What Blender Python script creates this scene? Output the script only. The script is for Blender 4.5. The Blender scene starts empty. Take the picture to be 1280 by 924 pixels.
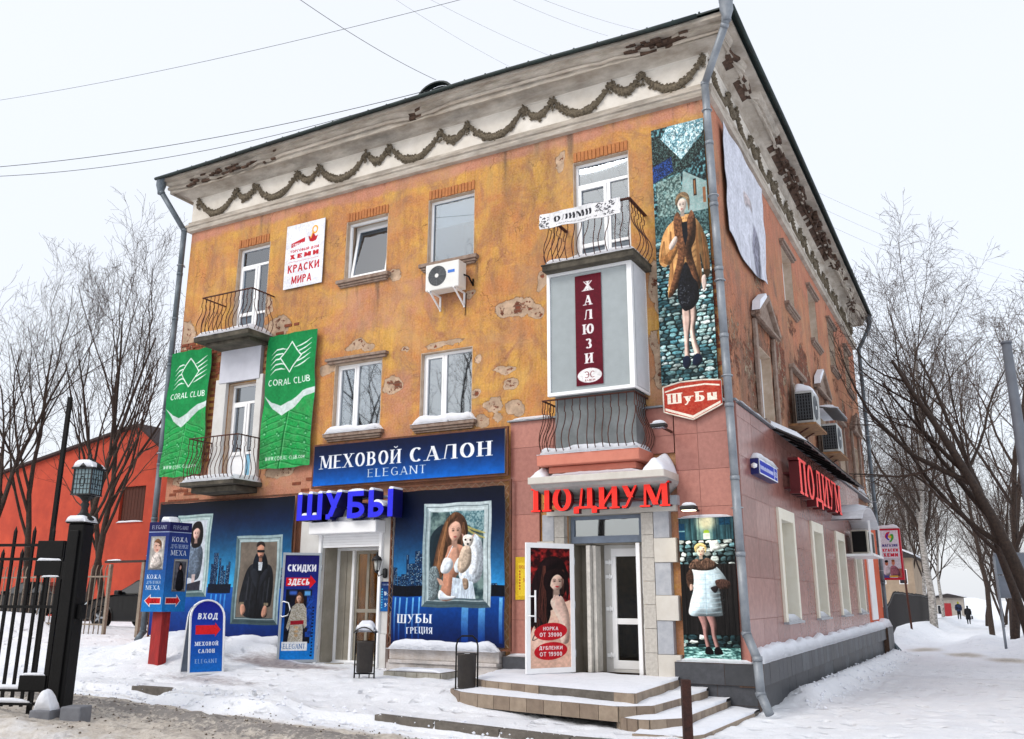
import bpy, bmesh, math, random
import numpy as np
from mathutils import Vector, Matrix
random.seed(7)
R = math.radians
SC = bpy.context.scene
# ---------------------------------------------------------------- camera
FOC, YAW, PIT, ROL = 1089.3, -.49286, .25391, .00239
CAM = np.array([3.629, -14.4, 1.72])
_cy, _sy = math.cos(YAW), math.sin(YAW)
FW = np.array([_sy*math.cos(PIT), _cy*math.cos(PIT), math.sin(PIT)])
_r = np.array([_cy, -_sy, 0.]); _u = np.cross(_r, FW)
RT = _r*math.cos(ROL)+_u*math.sin(ROL); UP = _u*math.cos(ROL)-_r*math.sin(ROL)
cd = bpy.data.cameras.new('camera'); cam = bpy.data.objects.new('camera', cd); SC.collection.objects.link(cam)
cd.sensor_width = 36; cd.lens = FOC/1280*36; cd.clip_end = 2000; cd.clip_start = .1
cam.matrix_world = Matrix(((RT[0], UP[0], -FW[0], CAM[0]), (RT[1], UP[1], -FW[1], CAM[1]), (RT[2], UP[2], -FW[2], CAM[2]), (0, 0, 0, 1)))
SC.camera = cam
# ---------------------------------------------------------------- sky: even white overcast
EL, AZ = R(38), R(205)
wd = bpy.data.worlds.new('World'); SC.world = wd; wd.use_nodes = True
nt = wd.node_tree; nt.nodes.clear()
sky = nt.nodes.new('ShaderNodeTexSky'); sky.sky_type = 'NISHITA'; sky.sun_disc = False; sky.sun_elevation = EL; sky.sun_rotation = AZ; sky.dust_density = 4
bg1 = nt.nodes.new('ShaderNodeBackground'); bg1.inputs[1].default_value = .05
bg2 = nt.nodes.new('ShaderNodeBackground'); bg2.inputs[1].default_value = .93
tc = nt.nodes.new('ShaderNodeTexCoord'); sx = nt.nodes.new('ShaderNodeSeparateXYZ'); cr = nt.nodes.new('ShaderNodeValToRGB')
cr.color_ramp.elements[0].position = .0; cr.color_ramp.elements[0].color = (.87, .895, .94, 1); cr.color_ramp.elements[1].position = .5; cr.color_ramp.elements[1].color = (.93, .955, 1, 1)
add = nt.nodes.new('ShaderNodeAddShader'); out = nt.nodes.new('ShaderNodeOutputWorld')
nt.links.new(tc.outputs['Generated'], sx.inputs[0]); nt.links.new(sx.outputs[2], cr.inputs[0]); nt.links.new(cr.outputs[0], bg2.inputs[0])
nt.links.new(sky.outputs[0], bg1.inputs[0]); nt.links.new(bg1.outputs[0], add.inputs[0]); nt.links.new(bg2.outputs[0], add.inputs[1]); nt.links.new(add.outputs[0], out.inputs[0])
sun = bpy.data.lights.new('sun', 'SUN'); sun.energy = 1.1; sun.angle = R(22); sun.color = (1, .97, .93)
so = bpy.data.objects.new('sun', sun); SC.collection.objects.link(so)
so.rotation_euler = (math.pi/2-EL, 0, math.pi-AZ)
SC.view_settings.view_transform = 'Standard'; SC.view_settings.look = 'None'; SC.view_settings.exposure = 0; SC.view_settings.gamma = 1
SC.cycles.max_bounces = 6; SC.cycles.transparent_max_bounces = 8

# ---------------------------------------------------------------- measuring and building helpers
def ray(x, y): return FW*FOC+RT*(x-640)-UP*(y-462)
def fp(x, y, o=0.):                     # photograph pixel -> (x, z) on the plane o metres in front of the main facade
    v = ray(x, y); q = CAM+v*((-o-CAM[1])/v[1]); return float(q[0]), float(q[2])
def sp(x, y, o=0.):                     # photograph pixel -> (y, z) on the plane o metres out from the side facade
    v = ray(x, y); q = CAM+v*((o-CAM[0])/v[0]); return float(q[1]), float(q[2])
def lin(c): return tuple((v/255/12.92 if v/255 <= .04045 else ((v/255+.055)/1.055)**2.4) for v in c)+(1,)
MATS = {}
def mat(name, c, rough=.7, c2=None, var=.12, scale=6., bump=.0, bscale=40., metal=0., stretch=(1, 1, 1), spec=.4, emit=0., dirt=0., coat=0.):
    if name in MATS: return MATS[name]
    m = bpy.data.materials.new(name); m.use_nodes = True; n = m.node_tree.nodes; l = m.node_tree.links; b = n['Principled BSDF']
    col = lin(c); b.inputs['Roughness'].default_value = rough; b.inputs['Metallic'].default_value = metal; b.inputs['Specular IOR Level'].default_value = spec; b.inputs['Coat Weight'].default_value = coat
    g = n.new('ShaderNodeNewGeometry'); mp = n.new('ShaderNodeMapping'); mp.inputs['Scale'].default_value = stretch; l.new(g.outputs['Position'], mp.inputs[0])
    t = n.new('ShaderNodeTexNoise'); t.inputs['Scale'].default_value = scale; t.inputs['Detail'].default_value = 6; t.inputs['Roughness'].default_value = .65; l.new(mp.outputs[0], t.inputs[0])
    r = n.new('ShaderNodeValToRGB'); r.color_ramp.elements[0].position = .3; r.color_ramp.elements[1].position = .7
    k2 = lin(c2) if c2 else tuple(min(v*(1+var*1.6), 1) for v in col[:3])+(1,); k1 = col if c2 else tuple(v*(1-var*1.6) for v in col[:3])+(1,)
    r.color_ramp.elements[0].color = k1; r.color_ramp.elements[1].color = k2; l.new(t.outputs['Fac'], r.inputs[0]); last = r.outputs[0]
    if dirt:
        t2 = n.new('ShaderNodeTexNoise'); t2.inputs['Scale'].default_value = scale*.35; t2.inputs['Detail'].default_value = 8; t2.inputs['Roughness'].default_value = .7; l.new(mp.outputs[0], t2.inputs[0])
        r2 = n.new('ShaderNodeValToRGB'); r2.color_ramp.elements[0].position = .5; r2.color_ramp.elements[1].position = .68; l.new(t2.outputs['Fac'], r2.inputs[0])
        mm = n.new('ShaderNodeMath'); mm.operation = 'MULTIPLY'; mm.inputs[1].default_value = dirt; l.new(r2.outputs[0], mm.inputs[0])
        mx = n.new('ShaderNodeMix'); mx.data_type = 'RGBA'; l.new(mm.outputs[0], mx.inputs[0]); l.new(last, mx.inputs[6]); mx.inputs[7].default_value = tuple(v*.35 for v in col[:3])+(1,); last = mx.outputs[2]
    l.new(last, b.inputs['Base Color'])
    if bump:
        t3 = n.new('ShaderNodeTexNoise'); t3.inputs['Scale'].default_value = bscale; t3.inputs['Detail'].default_value = 5; l.new(mp.outputs[0], t3.inputs[0])
        bp = n.new('ShaderNodeBump'); bp.inputs['Strength'].default_value = bump; bp.inputs['Distance'].default_value = .02; l.new(t3.outputs['Fac'], bp.inputs['Height']); l.new(bp.outputs[0], b.inputs['Normal'])
    if emit: l.new(last, b.inputs['Emission Color']); b.inputs['Emission Strength'].default_value = emit
    MATS[name] = m; return m

FR = lambda u, v, w: (u, -v, w)          # front facade frame: along, out, up
SI = lambda u, v, w: (v, u, w)           # side facade frame
ID = lambda u, v, w: (u, v, w)
class MB:
    def __init__(s, T=ID): s.T = T; s.v = []; s.f = []; s.m = []; s.uv = {}; s.smooth = set()
    def add(s, vs, fs, mi=0, smooth=False):
        o = len(s.v); s.v += [s.T(*p) for p in vs]
        for f in fs:
            if smooth: s.smooth.add(len(s.f))
            s.f.append([i+o for i in f]); s.m.append(mi)
        return s
    def box(s, u0, u1, v0, v1, w0, w1, mi=0):
        return s.add([(u0, v0, w0), (u1, v0, w0), (u1, v1, w0), (u0, v1, w0), (u0, v0, w1), (u1, v0, w1), (u1, v1, w1), (u0, v1, w1)], [(0, 3, 2, 1), (4, 5, 6, 7), (0, 1, 5, 4), (1, 2, 6, 5), (2, 3, 7, 6), (3, 0, 4, 7)], mi)
    def prism(s, pts, v0, v1, ax='v', mi=0):    # outline in (u,w) extruded along v, or in (u,v) extruded along w, or (v,w) along u
        f = {'v': lambda a, b, c: (a, c, b), 'w': lambda a, b, c: (a, b, c), 'u': lambda a, b, c: (c, a, b)}[ax]; n = len(pts)
        return s.add([f(a, b, v0) for a, b in pts]+[f(a, b, v1) for a, b in pts], [tuple(range(n))[::-1], tuple(range(n, 2*n))]+[(i, (i+1) % n, (i+1) % n+n, i+n) for i in range(n)], mi)
    def ring(s, outer, inner, v0, v1, mi=0):    # rectangular frame: (u0,u1,w0,w1) outer and inner
        a, b, c, d = outer; e, f, g, h = inner
        s.box(a, b, v0, v1, h, d, mi); s.box(a, b, v0, v1, c, g, mi); s.box(a, e, v0, v1, g, h, mi); s.box(f, b, v0, v1, g, h, mi); return s
    def tube(s, pts, r, n=6, mi=0, cap=True, smooth=True):
        P = [np.array(p, float) for p in pts]; rs = r if isinstance(r, (list, tuple)) else [r]*len(P); vs = []; ref = np.array([.31, .17, .93])
        for i, p in enumerate(P):
            d = P[min(i+1, len(P)-1)]-P[max(i-1, 0)]; d = d/(np.linalg.norm(d)+1e-9); q = ref if abs(d@ref) < .95 else np.array([1., 0, 0])
            a = np.cross(d, q); a /= np.linalg.norm(a); b = np.cross(d, a)
            vs += [tuple(p+rs[i]*(a*math.cos(6.28319*k/n)+b*math.sin(6.28319*k/n))) for k in range(n)]
        fs = [(i*n+k, i*n+(k+1) % n, (i+1)*n+(k+1) % n, (i+1)*n+k) for i in range(len(P)-1) for k in range(n)]
        s.add(vs, fs, mi, smooth)
        if cap: o = len(s.v)-len(vs); s.f += [[o+k for k in range(n)][::-1], [o+len(vs)-n+k for k in range(n)]]; s.m += [mi, mi]
        return s
    def lathe(s, prof, c, n=16, mi=0, sx=1, sy=1):
        vs = [(c[0]+r*math.cos(6.28319*k/n)*sx, c[1]+r*math.sin(6.28319*k/n)*sy, c[2]+z) for r, z in prof for k in range(n)]; m = len(prof)
        fs = [(i*n+k, i*n+(k+1) % n, (i+1)*n+(k+1) % n, (i+1)*n+k) for i in range(m-1) for k in range(n)]
        s.add(vs, fs, mi, True); o = len(s.v)-len(vs); s.f += [[o+k for k in range(n)][::-1], [o+(m-1)*n+k for k in range(n)]]; s.m += [mi, mi]; return s
    def quad(s, p, mi=0, uv=((0, 0), (1, 0), (1, 1), (0, 1))):
        s.uv[len(s.f)] = uv; return s.add(p, [tuple(range(len(p)))], mi)
    def mesh(s, name, mats):
        me = bpy.data.meshes.new(name); me.from_pydata(s.v, [], s.f)
        for m in (mats if isinstance(mats, (list, tuple)) else [mats]): me.materials.append(m)
        me.polygons.foreach_set('material_index', s.m)
        if s.smooth: me.polygons.foreach_set('use_smooth', [i in s.smooth for i in range(len(s.f))])
        if s.uv:
            ul = me.uv_layers.new(name='UVMap')
            for fi, uv in s.uv.items():
                for k, li in enumerate(me.polygons[fi].loop_indices): ul.data[li].uv = uv[k]
        if len(s.f) < 4000 and len(s.f) > 2:
            bm = bmesh.new(); bm.from_mesh(me); bmesh.ops.recalc_face_normals(bm, faces=bm.faces); bm.to_mesh(me); bm.free()
        me.update(); return me
    def build(s, name, mats, parent=None, bevel=0., world=True):
        """link as ONE object; with a parent the coordinates given are world ones unless world=False"""
        o = bpy.data.objects.new(name, s.mesh(name, mats)); SC.collection.objects.link(o)
        if parent is not None:
            o.parent = parent
            if world: o.location = tuple(-a for a in woff(parent))
        if bevel: b = o.modifiers.new('bevel', 'BEVEL'); b.width = bevel; b.segments = 2; b.limit_method = 'ANGLE'
        return o
def woff(p):
    a = Vector((0, 0, 0))
    while p is not None: a += p.location; p = p.parent
    return a
def tag(o, label=None, cat=None, group=None, kind=None):
    for k, v in (('label', label), ('category', cat), ('group', group), ('kind', kind)):
        if v: o[k] = v
    return o
def thing(name, label, cat, loc=(0, 0, 0), group=None, rz=0):
    o = bpy.data.objects.new(name, None); o.empty_display_size = .1; SC.collection.objects.link(o); o.location = loc; o.rotation_euler.z = rz
    return tag(o, label, cat, group)
def inst(me, name, parent, loc, rot=(0, 0, 0), sc=(1, 1, 1), world=True):
    o = bpy.data.objects.new(name, me); SC.collection.objects.link(o); o.parent = parent
    o.location = Vector(loc)-(woff(parent) if world and parent else Vector((0, 0, 0))); o.rotation_euler = rot; o.scale = sc; return o
def copy_tree(o, parent=None):
    c = o.copy(); SC.collection.objects.link(c); c.parent = parent
    for ch in list(o.children): copy_tree(ch, c)
    return c
def printed(name, cv, rough=.55, noise_amt=.22):
    a = np.clip(cv.a, 0, 255)/255.; h, w = a.shape[:2]; a = (np.roll(a, 1, 0)+a*2+np.roll(a, -1, 0))/4 if h > 60 else a; a = (np.roll(a, 1, 1)+a*2+np.roll(a, -1, 1))/4; a = a*(1+noise_amt*(vnoise(h, w, max(h, w)/60, len(name))-.5)+.08*(np.random.RandomState(5).rand(h, w)-.5))[..., None]; a = np.clip(a, 0, 1); im = bpy.data.images.new(name, w, h)
    px = np.ones((h, w, 4), np.float32); px[..., :3] = a[::-1]; im.pixels.foreach_set(px.ravel()); im.update(); im.pack()
    m = bpy.data.materials.new(name); m.use_nodes = True; n = m.node_tree.nodes; l = m.node_tree.links; b = n['Principled BSDF']
    t = n.new('ShaderNodeTexImage'); t.image = im; t.extension = 'EXTEND'
    g = n.new('ShaderNodeNewGeometry'); z = n.new('ShaderNodeTexNoise'); z.inputs['Scale'].default_value = 3; z.inputs['Detail'].default_value = 6; l.new(g.outputs['Position'], z.inputs[0])
    mr = n.new('ShaderNodeMapRange'); mr.inputs[1].default_value = .3; mr.inputs[2].default_value = .7; mr.inputs[3].default_value = .8; mr.inputs[4].default_value = 1.; l.new(z.outputs['Fac'], mr.inputs[0])
    mx = n.new('ShaderNodeMix'); mx.data_type = 'RGBA'; mx.blend_type = 'MULTIPLY'; mx.inputs[0].default_value = 1; l.new(t.outputs['Color'], mx.inputs[6]); l.new(mr.outputs[0], mx.inputs[7]); l.new(mx.outputs[2], b.inputs['Base Color'])
    bp = n.new('ShaderNodeBump'); bp.inputs['Strength'].default_value = .25; bp.inputs['Distance'].default_value = .03; z2 = n.new('ShaderNodeTexNoise'); z2.inputs['Scale'].default_value = 2.2; l.new(g.outputs['Position'], z2.inputs[0]); l.new(z2.outputs['Fac'], bp.inputs['Height']); l.new(bp.outputs[0], b.inputs['Normal'])
    b.inputs['Roughness'].default_value = rough; b.inputs['Specular IOR Level'].default_value = .12; return m
def panel(T, u0, u1, w0, w1, v, th, ripple=0., n=14, seed=0, hang=0.):
    """a printed sheet standing v out from the wall, th thick; ripple makes it loose cloth"""
    mb = MB(T)
    if not ripple:
        mb.box(u0, u1, v-th, v-.002, w0, w1, 1); mb.quad([(u0, v, w0), (u1, v, w0), (u1, v, w1), (u0, v, w1)]); return mb
    rg = np.random.RandomState(seed); ph = rg.rand(6)*6.3; m = int(n*(w1-w0)/(u1-u0))+2; vs = []
    for j in range(m+1):
        for i in range(n+1):
            a, b = i/n, j/m; d = ripple*(.5+.3*math.sin(a*9+ph[0]+b*3)+.3*math.sin(a*17+ph[1]-b*5)+.25*math.sin(b*11+ph[2])+.15*math.sin(b*23+a*4+ph[3]))
            vs.append((u0+(u1-u0)*a+.01*math.sin(b*14+ph[4]), v+d, w0+(w1-w0)*b-hang*math.sin(math.pi*a)*(1 if j == 0 else .0)+.008*math.sin(a*20+ph[5])))
    o = len(mb.v); mb.v += [T(*p) for p in vs]
    for j in range(m):
        for i in range(n):
            mb.uv[len(mb.f)] = [(i/n, j/m), ((i+1)/n, j/m), ((i+1)/n, (j+1)/m), (i/n, (j+1)/m)]; mb.smooth.add(len(mb.f))
            mb.f.append([o+j*(n+1)+i, o+j*(n+1)+i+1, o+(j+1)*(n+1)+i+1, o+(j+1)*(n+1)+i]); mb.m.append(0)
    vb = [(p[0], p[1]-th, p[2]) for p in vs]; mb.add(vb, [(j*(n+1)+i, (j+1)*(n+1)+i, (j+1)*(n+1)+i+1, j*(n+1)+i+1) for j in range(m) for i in range(n)], 1)
    return mb

# 3-D value noise for lumps (plain numpy)
_rg = np.random.RandomState(3); _NT = _rg.rand(64, 64)
def n2(x, y, s=1., o=4):
    x = np.asarray(x, float)*s+100.3; y = np.asarray(y, float)*s+57.1; t = 0; a = 1.; tt = 0
    for _ in range(o):
        xi = np.floor(x).astype(int); yi = np.floor(y).astype(int); fx = x-xi; fy = y-yi; fx = fx*fx*(3-2*fx); fy = fy*fy*(3-2*fy)
        g = lambda i, j: _NT[i % 64, j % 64]
        t = t+a*((g(xi, yi)*(1-fx)+g(xi+1, yi)*fx)*(1-fy)+(g(xi, yi+1)*(1-fx)+g(xi+1, yi+1)*fx)*fy); tt += a; a *= .5; x = x*2.03+11; y = y*2.03+7
    return t/tt
def snowcap(T, u0, u1, v0, v1, w, h, n=12, m=4, seed=0., over=.01, name='snow_cap', parent=None, sag=0., ends=True):
    """a lumpy strip of lying snow on a ledge"""
    mb = MB(T); vs = []
    for j in range(m+1):
        for i in range(n+1):
            a, b = i/n, j/m; e = min(1, min(a, 1-a)*n*.6) if ends else 1; e2 = min(1, (1-b)*m*.8+.0)
            k = max(.0, (e*e2)**.5) if h < .18 or not ends or (u1-u0) > 1.2 else max(0, math.sin(math.pi*a))**.75*max(0, math.cos(math.pi/2*b))**.5; nz = float(n2(u0+(u1-u0)*a+seed*3.1, v0+(v1-v0)*b+seed, 3.2, 3))
            edge = (float(n2(u0+(u1-u0)*a, seed+5, 6., 3))-.5)*.05 if j == m else 0
            vs.append((u0+(u1-u0)*a, v0+(v1-v0)*b+edge, w+h*k*(.55+.9*nz)+(-over if k == 0 else 0)))
    mb.add(vs, [(j*(n+1)+i, j*(n+1)+i+1, (j+1)*(n+1)+i+1, (j+1)*(n+1)+i) for j in range(m) for i in range(n)], 0, True)
    base = [(p[0], p[1], w-.004) for p in vs]; o = len(mb.v)
    mb.add(base, [])
    per = [i for i in range(n+1)]+[(j+1)*(n+1)+n for j in range(m)]+[m*(n+1)+i for i in range(n-1, -1, -1)]+[j*(n+1) for j in range(m-1, 0, -1)]
    for q in range(len(per)):
        a, b = per[q], per[(q+1) % len(per)]; mb.f.append([o-len(vs)+a, o-len(vs)+b, o+b, o+a]); mb.m.append(0); mb.smooth.add(len(mb.f)-1)
    mb.f.append([o+i for i in per]); mb.m.append(0)
    return mb.build(name, M_SNOW, parent)

# ---------------------------------------------------------------- materials
M_SNOW = mat('snow', (232, 235, 242), .75, var=.03, scale=5, bump=.5, bscale=22, spec=.25)
M_FRAME = mat('white_plastic', (240, 241, 242), .35, var=.03, scale=3)
M_REVEAL = mat('window_reveal_plaster', (206, 186, 166), .9, c2=(176, 152, 130), scale=5, bump=.4)
M_SILL = mat('weathered_sill', (158, 142, 130), .9, c2=(120, 96, 82), scale=9, bump=.5)
M_STONE = mat('cornice_plaster', (204, 196, 184), .9, c2=(150, 138, 124), scale=3.4, bump=.8, bscale=14, dirt=.75, stretch=(.5, .5, 2.2))
M_FRIEZE = mat('frieze_plaster', (232, 227, 218), .9, c2=(206, 198, 186), scale=1.4, bump=.35, bscale=14, dirt=.25)
M_BROKEN = mat('broken_brick_core', (104, 80, 66), .95, c2=(50, 40, 34), scale=7, bump=1, bscale=20)
M_GARL = mat('garland_relief', (138, 126, 106), .95, c2=(70, 62, 52), scale=26, bump=1, bscale=60)
M_ROOF = mat('green_roof_metal', (34, 52, 50), .6, c2=(22, 28, 28), scale=3)
M_IRON = mat('rusty_iron', (92, 50, 36), .8, c2=(52, 30, 26), scale=12)
M_BLACK = mat('black_paint', (13, 13, 14), .5, var=.2, scale=5, bump=.15, spec=.18)
M_ZINC = mat('galvanised_pipe', (150, 156, 162), .45, c2=(112, 118, 126), scale=3, metal=.25)
M_ZINCD = mat('weathered_pipe', (116, 126, 134), .5, c2=(78, 88, 96), scale=3, metal=.2)
M_CONC = mat('balcony_concrete', (104, 98, 86), .95, c2=(54, 50, 44), scale=3, bump=1, bscale=16, dirt=.6)
M_PINK = mat('pink_granite', (170, 114, 103), .32, c2=(150, 98, 88), scale=14, spec=.5)
M_PINKS = mat('polished_pink_granite', (160, 110, 100), .24, c2=(134, 88, 80), scale=10, spec=.5)
M_JOINT = mat('cladding_joint', (138, 94, 84), .9)
M_DGRAN = mat('dark_granite', (74, 76, 82), .5, c2=(56, 58, 62), scale=9, dirt=.3)
M_MARB = mat('white_marble', (206, 202, 194), .4, c2=(188, 182, 172), scale=3)
M_GMARB = mat('grey_marble', (150, 154, 162), .4, c2=(180, 182, 186), scale=7)
M_SALM = mat('salmon_paint', (208, 132, 112), .7, c2=(196, 118, 98), scale=4, dirt=.2)
M_BRICK = mat('old_brick', (150, 82, 56), .95, c2=(112, 62, 46), scale=11, bump=.8, bscale=50)
M_ALU = mat('aluminium', (160, 166, 172), .35, metal=.5, var=.05)
M_DARK = mat('dark_interior', (40, 38, 36), .9, c2=(64, 58, 50), scale=1.2)
M_WARM = mat('warm_interior', (150, 128, 92), .9, c2=(84, 66, 44), scale=2.4)
M_BLIND = mat('window_blind', (226, 226, 222), .9, var=.02)
M_CREAM = mat('cream_trim', (230, 225, 210), .6, c2=(220, 213, 194), scale=3)
M_CREAMR = mat('cream_reveal', (224, 214, 190), .7, c2=(214, 202, 174), scale=3)
M_WOOD = mat('boarded_shutter', (92, 48, 34), .85, c2=(60, 34, 28), scale=9, stretch=(6, 6, 1))
M_RUSTFR = mat('rusty_banner_frame', (118, 72, 48), .85, c2=(70, 48, 40), scale=9)
M_BARK = mat('tree_bark', (70, 57, 49), .95, c2=(40, 33, 30), scale=12, bump=.6)
M_TWIG = mat('twigs', (86, 70, 61), .95, c2=(60, 50, 44), scale=8)
M_BACK = mat('sheet_back', (150, 150, 152), .7)
def glass_mat(name, tint=(.7, .76, .78), refl=.3, rough=.02):
    m = bpy.data.materials.new(name); m.use_nodes = True; n = m.node_tree.nodes; l = m.node_tree.links; n.remove(n['Principled BSDF'])
    g = n.new('ShaderNodeBsdfGlossy'); g.inputs['Roughness'].default_value = rough; g.inputs['Color'].default_value = (.85, .92, 1, 1); t = n.new('ShaderNodeBsdfTransparent'); t.inputs[0].default_value = tint+(1,)
    f = n.new('ShaderNodeFresnel'); f.inputs[0].default_value = 1.5; mr = n.new('ShaderNodeMapRange'); mr.inputs[3].default_value = refl; mr.inputs[4].default_value = 1; l.new(f.outputs[0], mr.inputs[0])
    x = n.new('ShaderNodeMixShader'); l.new(mr.outputs[0], x.inputs[0]); l.new(t.outputs[0], x.inputs[1]); l.new(g.outputs[0], x.inputs[2]); l.new(x.outputs[0], n['Material Output'].inputs[0]); return m
M_GLASS = glass_mat('window_glass', (.62, .7, .76), refl=.13); M_GLASS2 = glass_mat('window_glass_low', (.55, .62, .66), refl=.24); M_GLASSD = glass_mat('door_glass', (.78, .74, .66), -.03)

def wall_mat(name, base, base2, base3, pinkc, plaster, brick_amt, streak=.5):
    """old painted plaster: vertex colour R = where the coat has come off, G = salmon repaint, B = brown soiling"""
    m = bpy.data.materials.new(name); m.use_nodes = True; n = m.node_tree.nodes; l = m.node_tree.links; b = n['Principled BSDF']; b.inputs['Roughness'].default_value = .9; b.inputs['Specular IOR Level'].default_value = .2
    at = n.new('ShaderNodeAttribute'); at.attribute_name = 'wear'; sp_ = n.new('ShaderNodeSeparateColor'); l.new(at.outputs['Color'], sp_.inputs[0])
    g = n.new('ShaderNodeNewGeometry')
    def noise(sc, det=8, ro=.65, st=(1, 1, 1), dist=0.):
        mp = n.new('ShaderNodeMapping'); mp.inputs['Scale'].default_value = st; l.new(g.outputs['Position'], mp.inputs[0]); t = n.new('ShaderNodeTexNoise'); t.inputs['Scale'].default_value = sc; t.inputs['Detail'].default_value = det; t.inputs['Roughness'].default_value = ro; t.inputs['Distortion'].default_value = dist; l.new(mp.outputs[0], t.inputs[0]); return t.outputs['Fac']
    def rng(x, a, b_, c=0., d=1.):
        r = n.new('ShaderNodeMapRange'); r.inputs[1].default_value = a; r.inputs[2].default_value = b_; r.inputs[3].default_value = c; r.inputs[4].default_value = d; l.new(x, r.inputs[0]); return r.outputs[0]
    def mix(f, a, b_, mode='MIX'):
        x = n.new('ShaderNodeMix'); x.data_type = 'RGBA'; x.blend_type = mode
        if isinstance(f, float): x.inputs[0].default_value = f
        else: l.new(f, x.inputs[0])
        for i, q in ((6, a), (7, b_)):
            if isinstance(q, tuple): x.inputs[i].default_value = q
            else: l.new(q, x.inputs[i])
        return x.outputs[2]
    def ma(op, a, b_):
        x = n.new('ShaderNodeMath'); x.operation = op
        for i, q in enumerate((a, b_)):
            if isinstance(q, (int, float)): x.inputs[i].default_value = q
            else: l.new(q, x.inputs[i])
        return x.outputs[0]
    c = mix(rng(noise(.62, 9, .7, (1, 1, 1.1), .9), .42, .58), lin(base), lin(base2))
    c = mix(rng(noise(1.5, 12, .78, (1, 1, .8), 1.2), .48, .62), c, lin(base3)); c = mix(ma('MULTIPLY', rng(noise(.9, 10, .75, (1, 1, 1.6), .6), .52, .66), .55), c, lin(tuple(q*1.08 for q in base2)))
    c = mix(ma('MULTIPLY', rng(noise(1.8, 9, .78, (1.6, 1.6, .3), .3), .5, .68), .55), c, lin(tuple(q*.66 for q in base)))
    pk = ma('ADD', sp_.outputs[1], ma('MULTIPLY', ma('SUBTRACT', noise(1.3, 10, .75), .5), 1.7))
    c = mix(rng(pk, .32, .74), c, mix(rng(noise(2.5, 8, .7), .35, .7), lin(pinkc), lin(tuple(q*.86 for q in pinkc))))
    br = ma('ADD', sp_.outputs[2], ma('MULTIPLY', ma('SUBTRACT', noise(2.6, 9, .75, (1, 1, .45)), .5), 1.1))
    c = mix(ma('MULTIPLY', rng(br, .35, .85), .8), c, lin(tuple(q*.5 for q in base3)))
    # rain streaks, faint
    c = mix(ma('MULTIPLY', rng(noise(7, 6, .7, (1, 1, .06)), .52, .75), streak), c, lin(tuple(q*.7 for q in base)))
    c = mix(rng(noise(26, 6, .7), .3, .72), mix(.22, c, (0, 0, 0, 1)), mix(.1, c, (1, 1, 1, 1)))
    # cracks
    vo = n.new('ShaderNodeTexVoronoi'); vo.feature = 'DISTANCE_TO_EDGE'; vo.inputs['Scale'].default_value = .9; mpv = n.new('ShaderNodeMapping'); nd = n.new('ShaderNodeTexNoise'); nd.inputs['Scale'].default_value = 2.5; nd.inputs['Detail'].default_value = 8; l.new(g.outputs['Position'], nd.inputs[0])
    vm = n.new('ShaderNodeVectorMath'); vm.operation = 'MULTIPLY_ADD'; l.new(nd.outputs['Color'], vm.inputs[0]); vm.inputs[1].default_value = (.9, .9, .9); l.new(g.outputs['Position'], vm.inputs[2]); l.new(vm.outputs[0], vo.inputs[0])
    ck = ma('MULTIPLY', rng(vo.outputs['Distance'], .012, .0), rng(noise(.8, 4, .6), .5, .6)); c = mix(ma('MULTIPLY', ck, .7), c, lin((76, 50, 38)))
    # grime: grey washes
    c = mix(ma('MULTIPLY', rng(noise(1.1, 12, .8, (1, 1, .35), .5), .5, .68), .58), c, lin((136, 116, 96))); c = mix(ma('MULTIPLY', rng(noise(.5, 8, .7, (1, 1, .7), .5), .52, .66), .35), c, lin((196, 164, 126)))
    # coat fallen off
    pn = ma('ADD', sp_.outputs[0], ma('MULTIPLY', ma('SUBTRACT', noise(4.2, 10, .74), .5), 1.15)); pm = rng(pn, .49, .52); rim = ma('MULTIPLY', rng(pn, .44, .48), rng(pn, .53, .49))
    pl = mix(rng(noise(5, 8, .7), .35, .65), lin(plaster), lin(tuple(q*.78 for q in plaster)))
    bt = n.new('ShaderNodeTexBrick'); bt.inputs['Color1'].default_value = lin((148, 78, 54)); bt.inputs['Color2'].default_value = lin((112, 62, 46)); bt.inputs['Mortar'].default_value = lin((120, 100, 86)); bt.inputs['Scale'].default_value = 1; bt.inputs['Brick Width'].default_value = .26; bt.inputs['Row Height'].default_value = .078; bt.inputs['Mortar Size'].default_value = .008
    cx = n.new('ShaderNodeSeparateXYZ'); l.new(g.outputs['Position'], cx.inputs[0]); cc = n.new('ShaderNodeCombineXYZ'); l.new(ma('ADD', cx.outputs[0], cx.outputs[1]), cc.inputs[0]); l.new(cx.outputs[2], cc.inputs[1]); l.new(cc.outputs[0], bt.inputs[0])
    bm = rng(ma('ADD', pn, ma('MULTIPLY', ma('SUBTRACT', noise(1.3, 6, .7), .5), .9)), .62-brick_amt, .66-brick_amt)
    pl = mix(bm, pl, mix(rng(noise(4, 8, .8), .3, .75), bt.outputs['Color'], lin((86, 60, 48))))
    c = mix(pm, c, pl); c = mix(ma('MULTIPLY', rim, .4), c, lin((84, 60, 46)))
    l.new(c, b.inputs['Base Color'])
    h = ma('ADD', ma('MULTIPLY', pm, -1.0), ma('MULTIPLY', noise(18, 8, .7), .35)); bp = n.new('ShaderNodeBump'); bp.inputs['Strength'].default_value = .8; bp.inputs['Distance'].default_value = .02; l.new(h, bp.inputs['Height']); l.new(bp.outputs[0], b.inputs['Normal'])
    return m
M_WALLF = wall_mat('ochre_plaster', (200, 128, 60), (214, 160, 60), (170, 110, 66), (204, 134, 102), (202, 174, 148), -.16, .5)
M_WALLS = wall_mat('salmon_plaster', (194, 116, 74), (184, 124, 80), (132, 92, 68), (200, 122, 88), (178, 162, 138), .14, .85)
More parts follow.
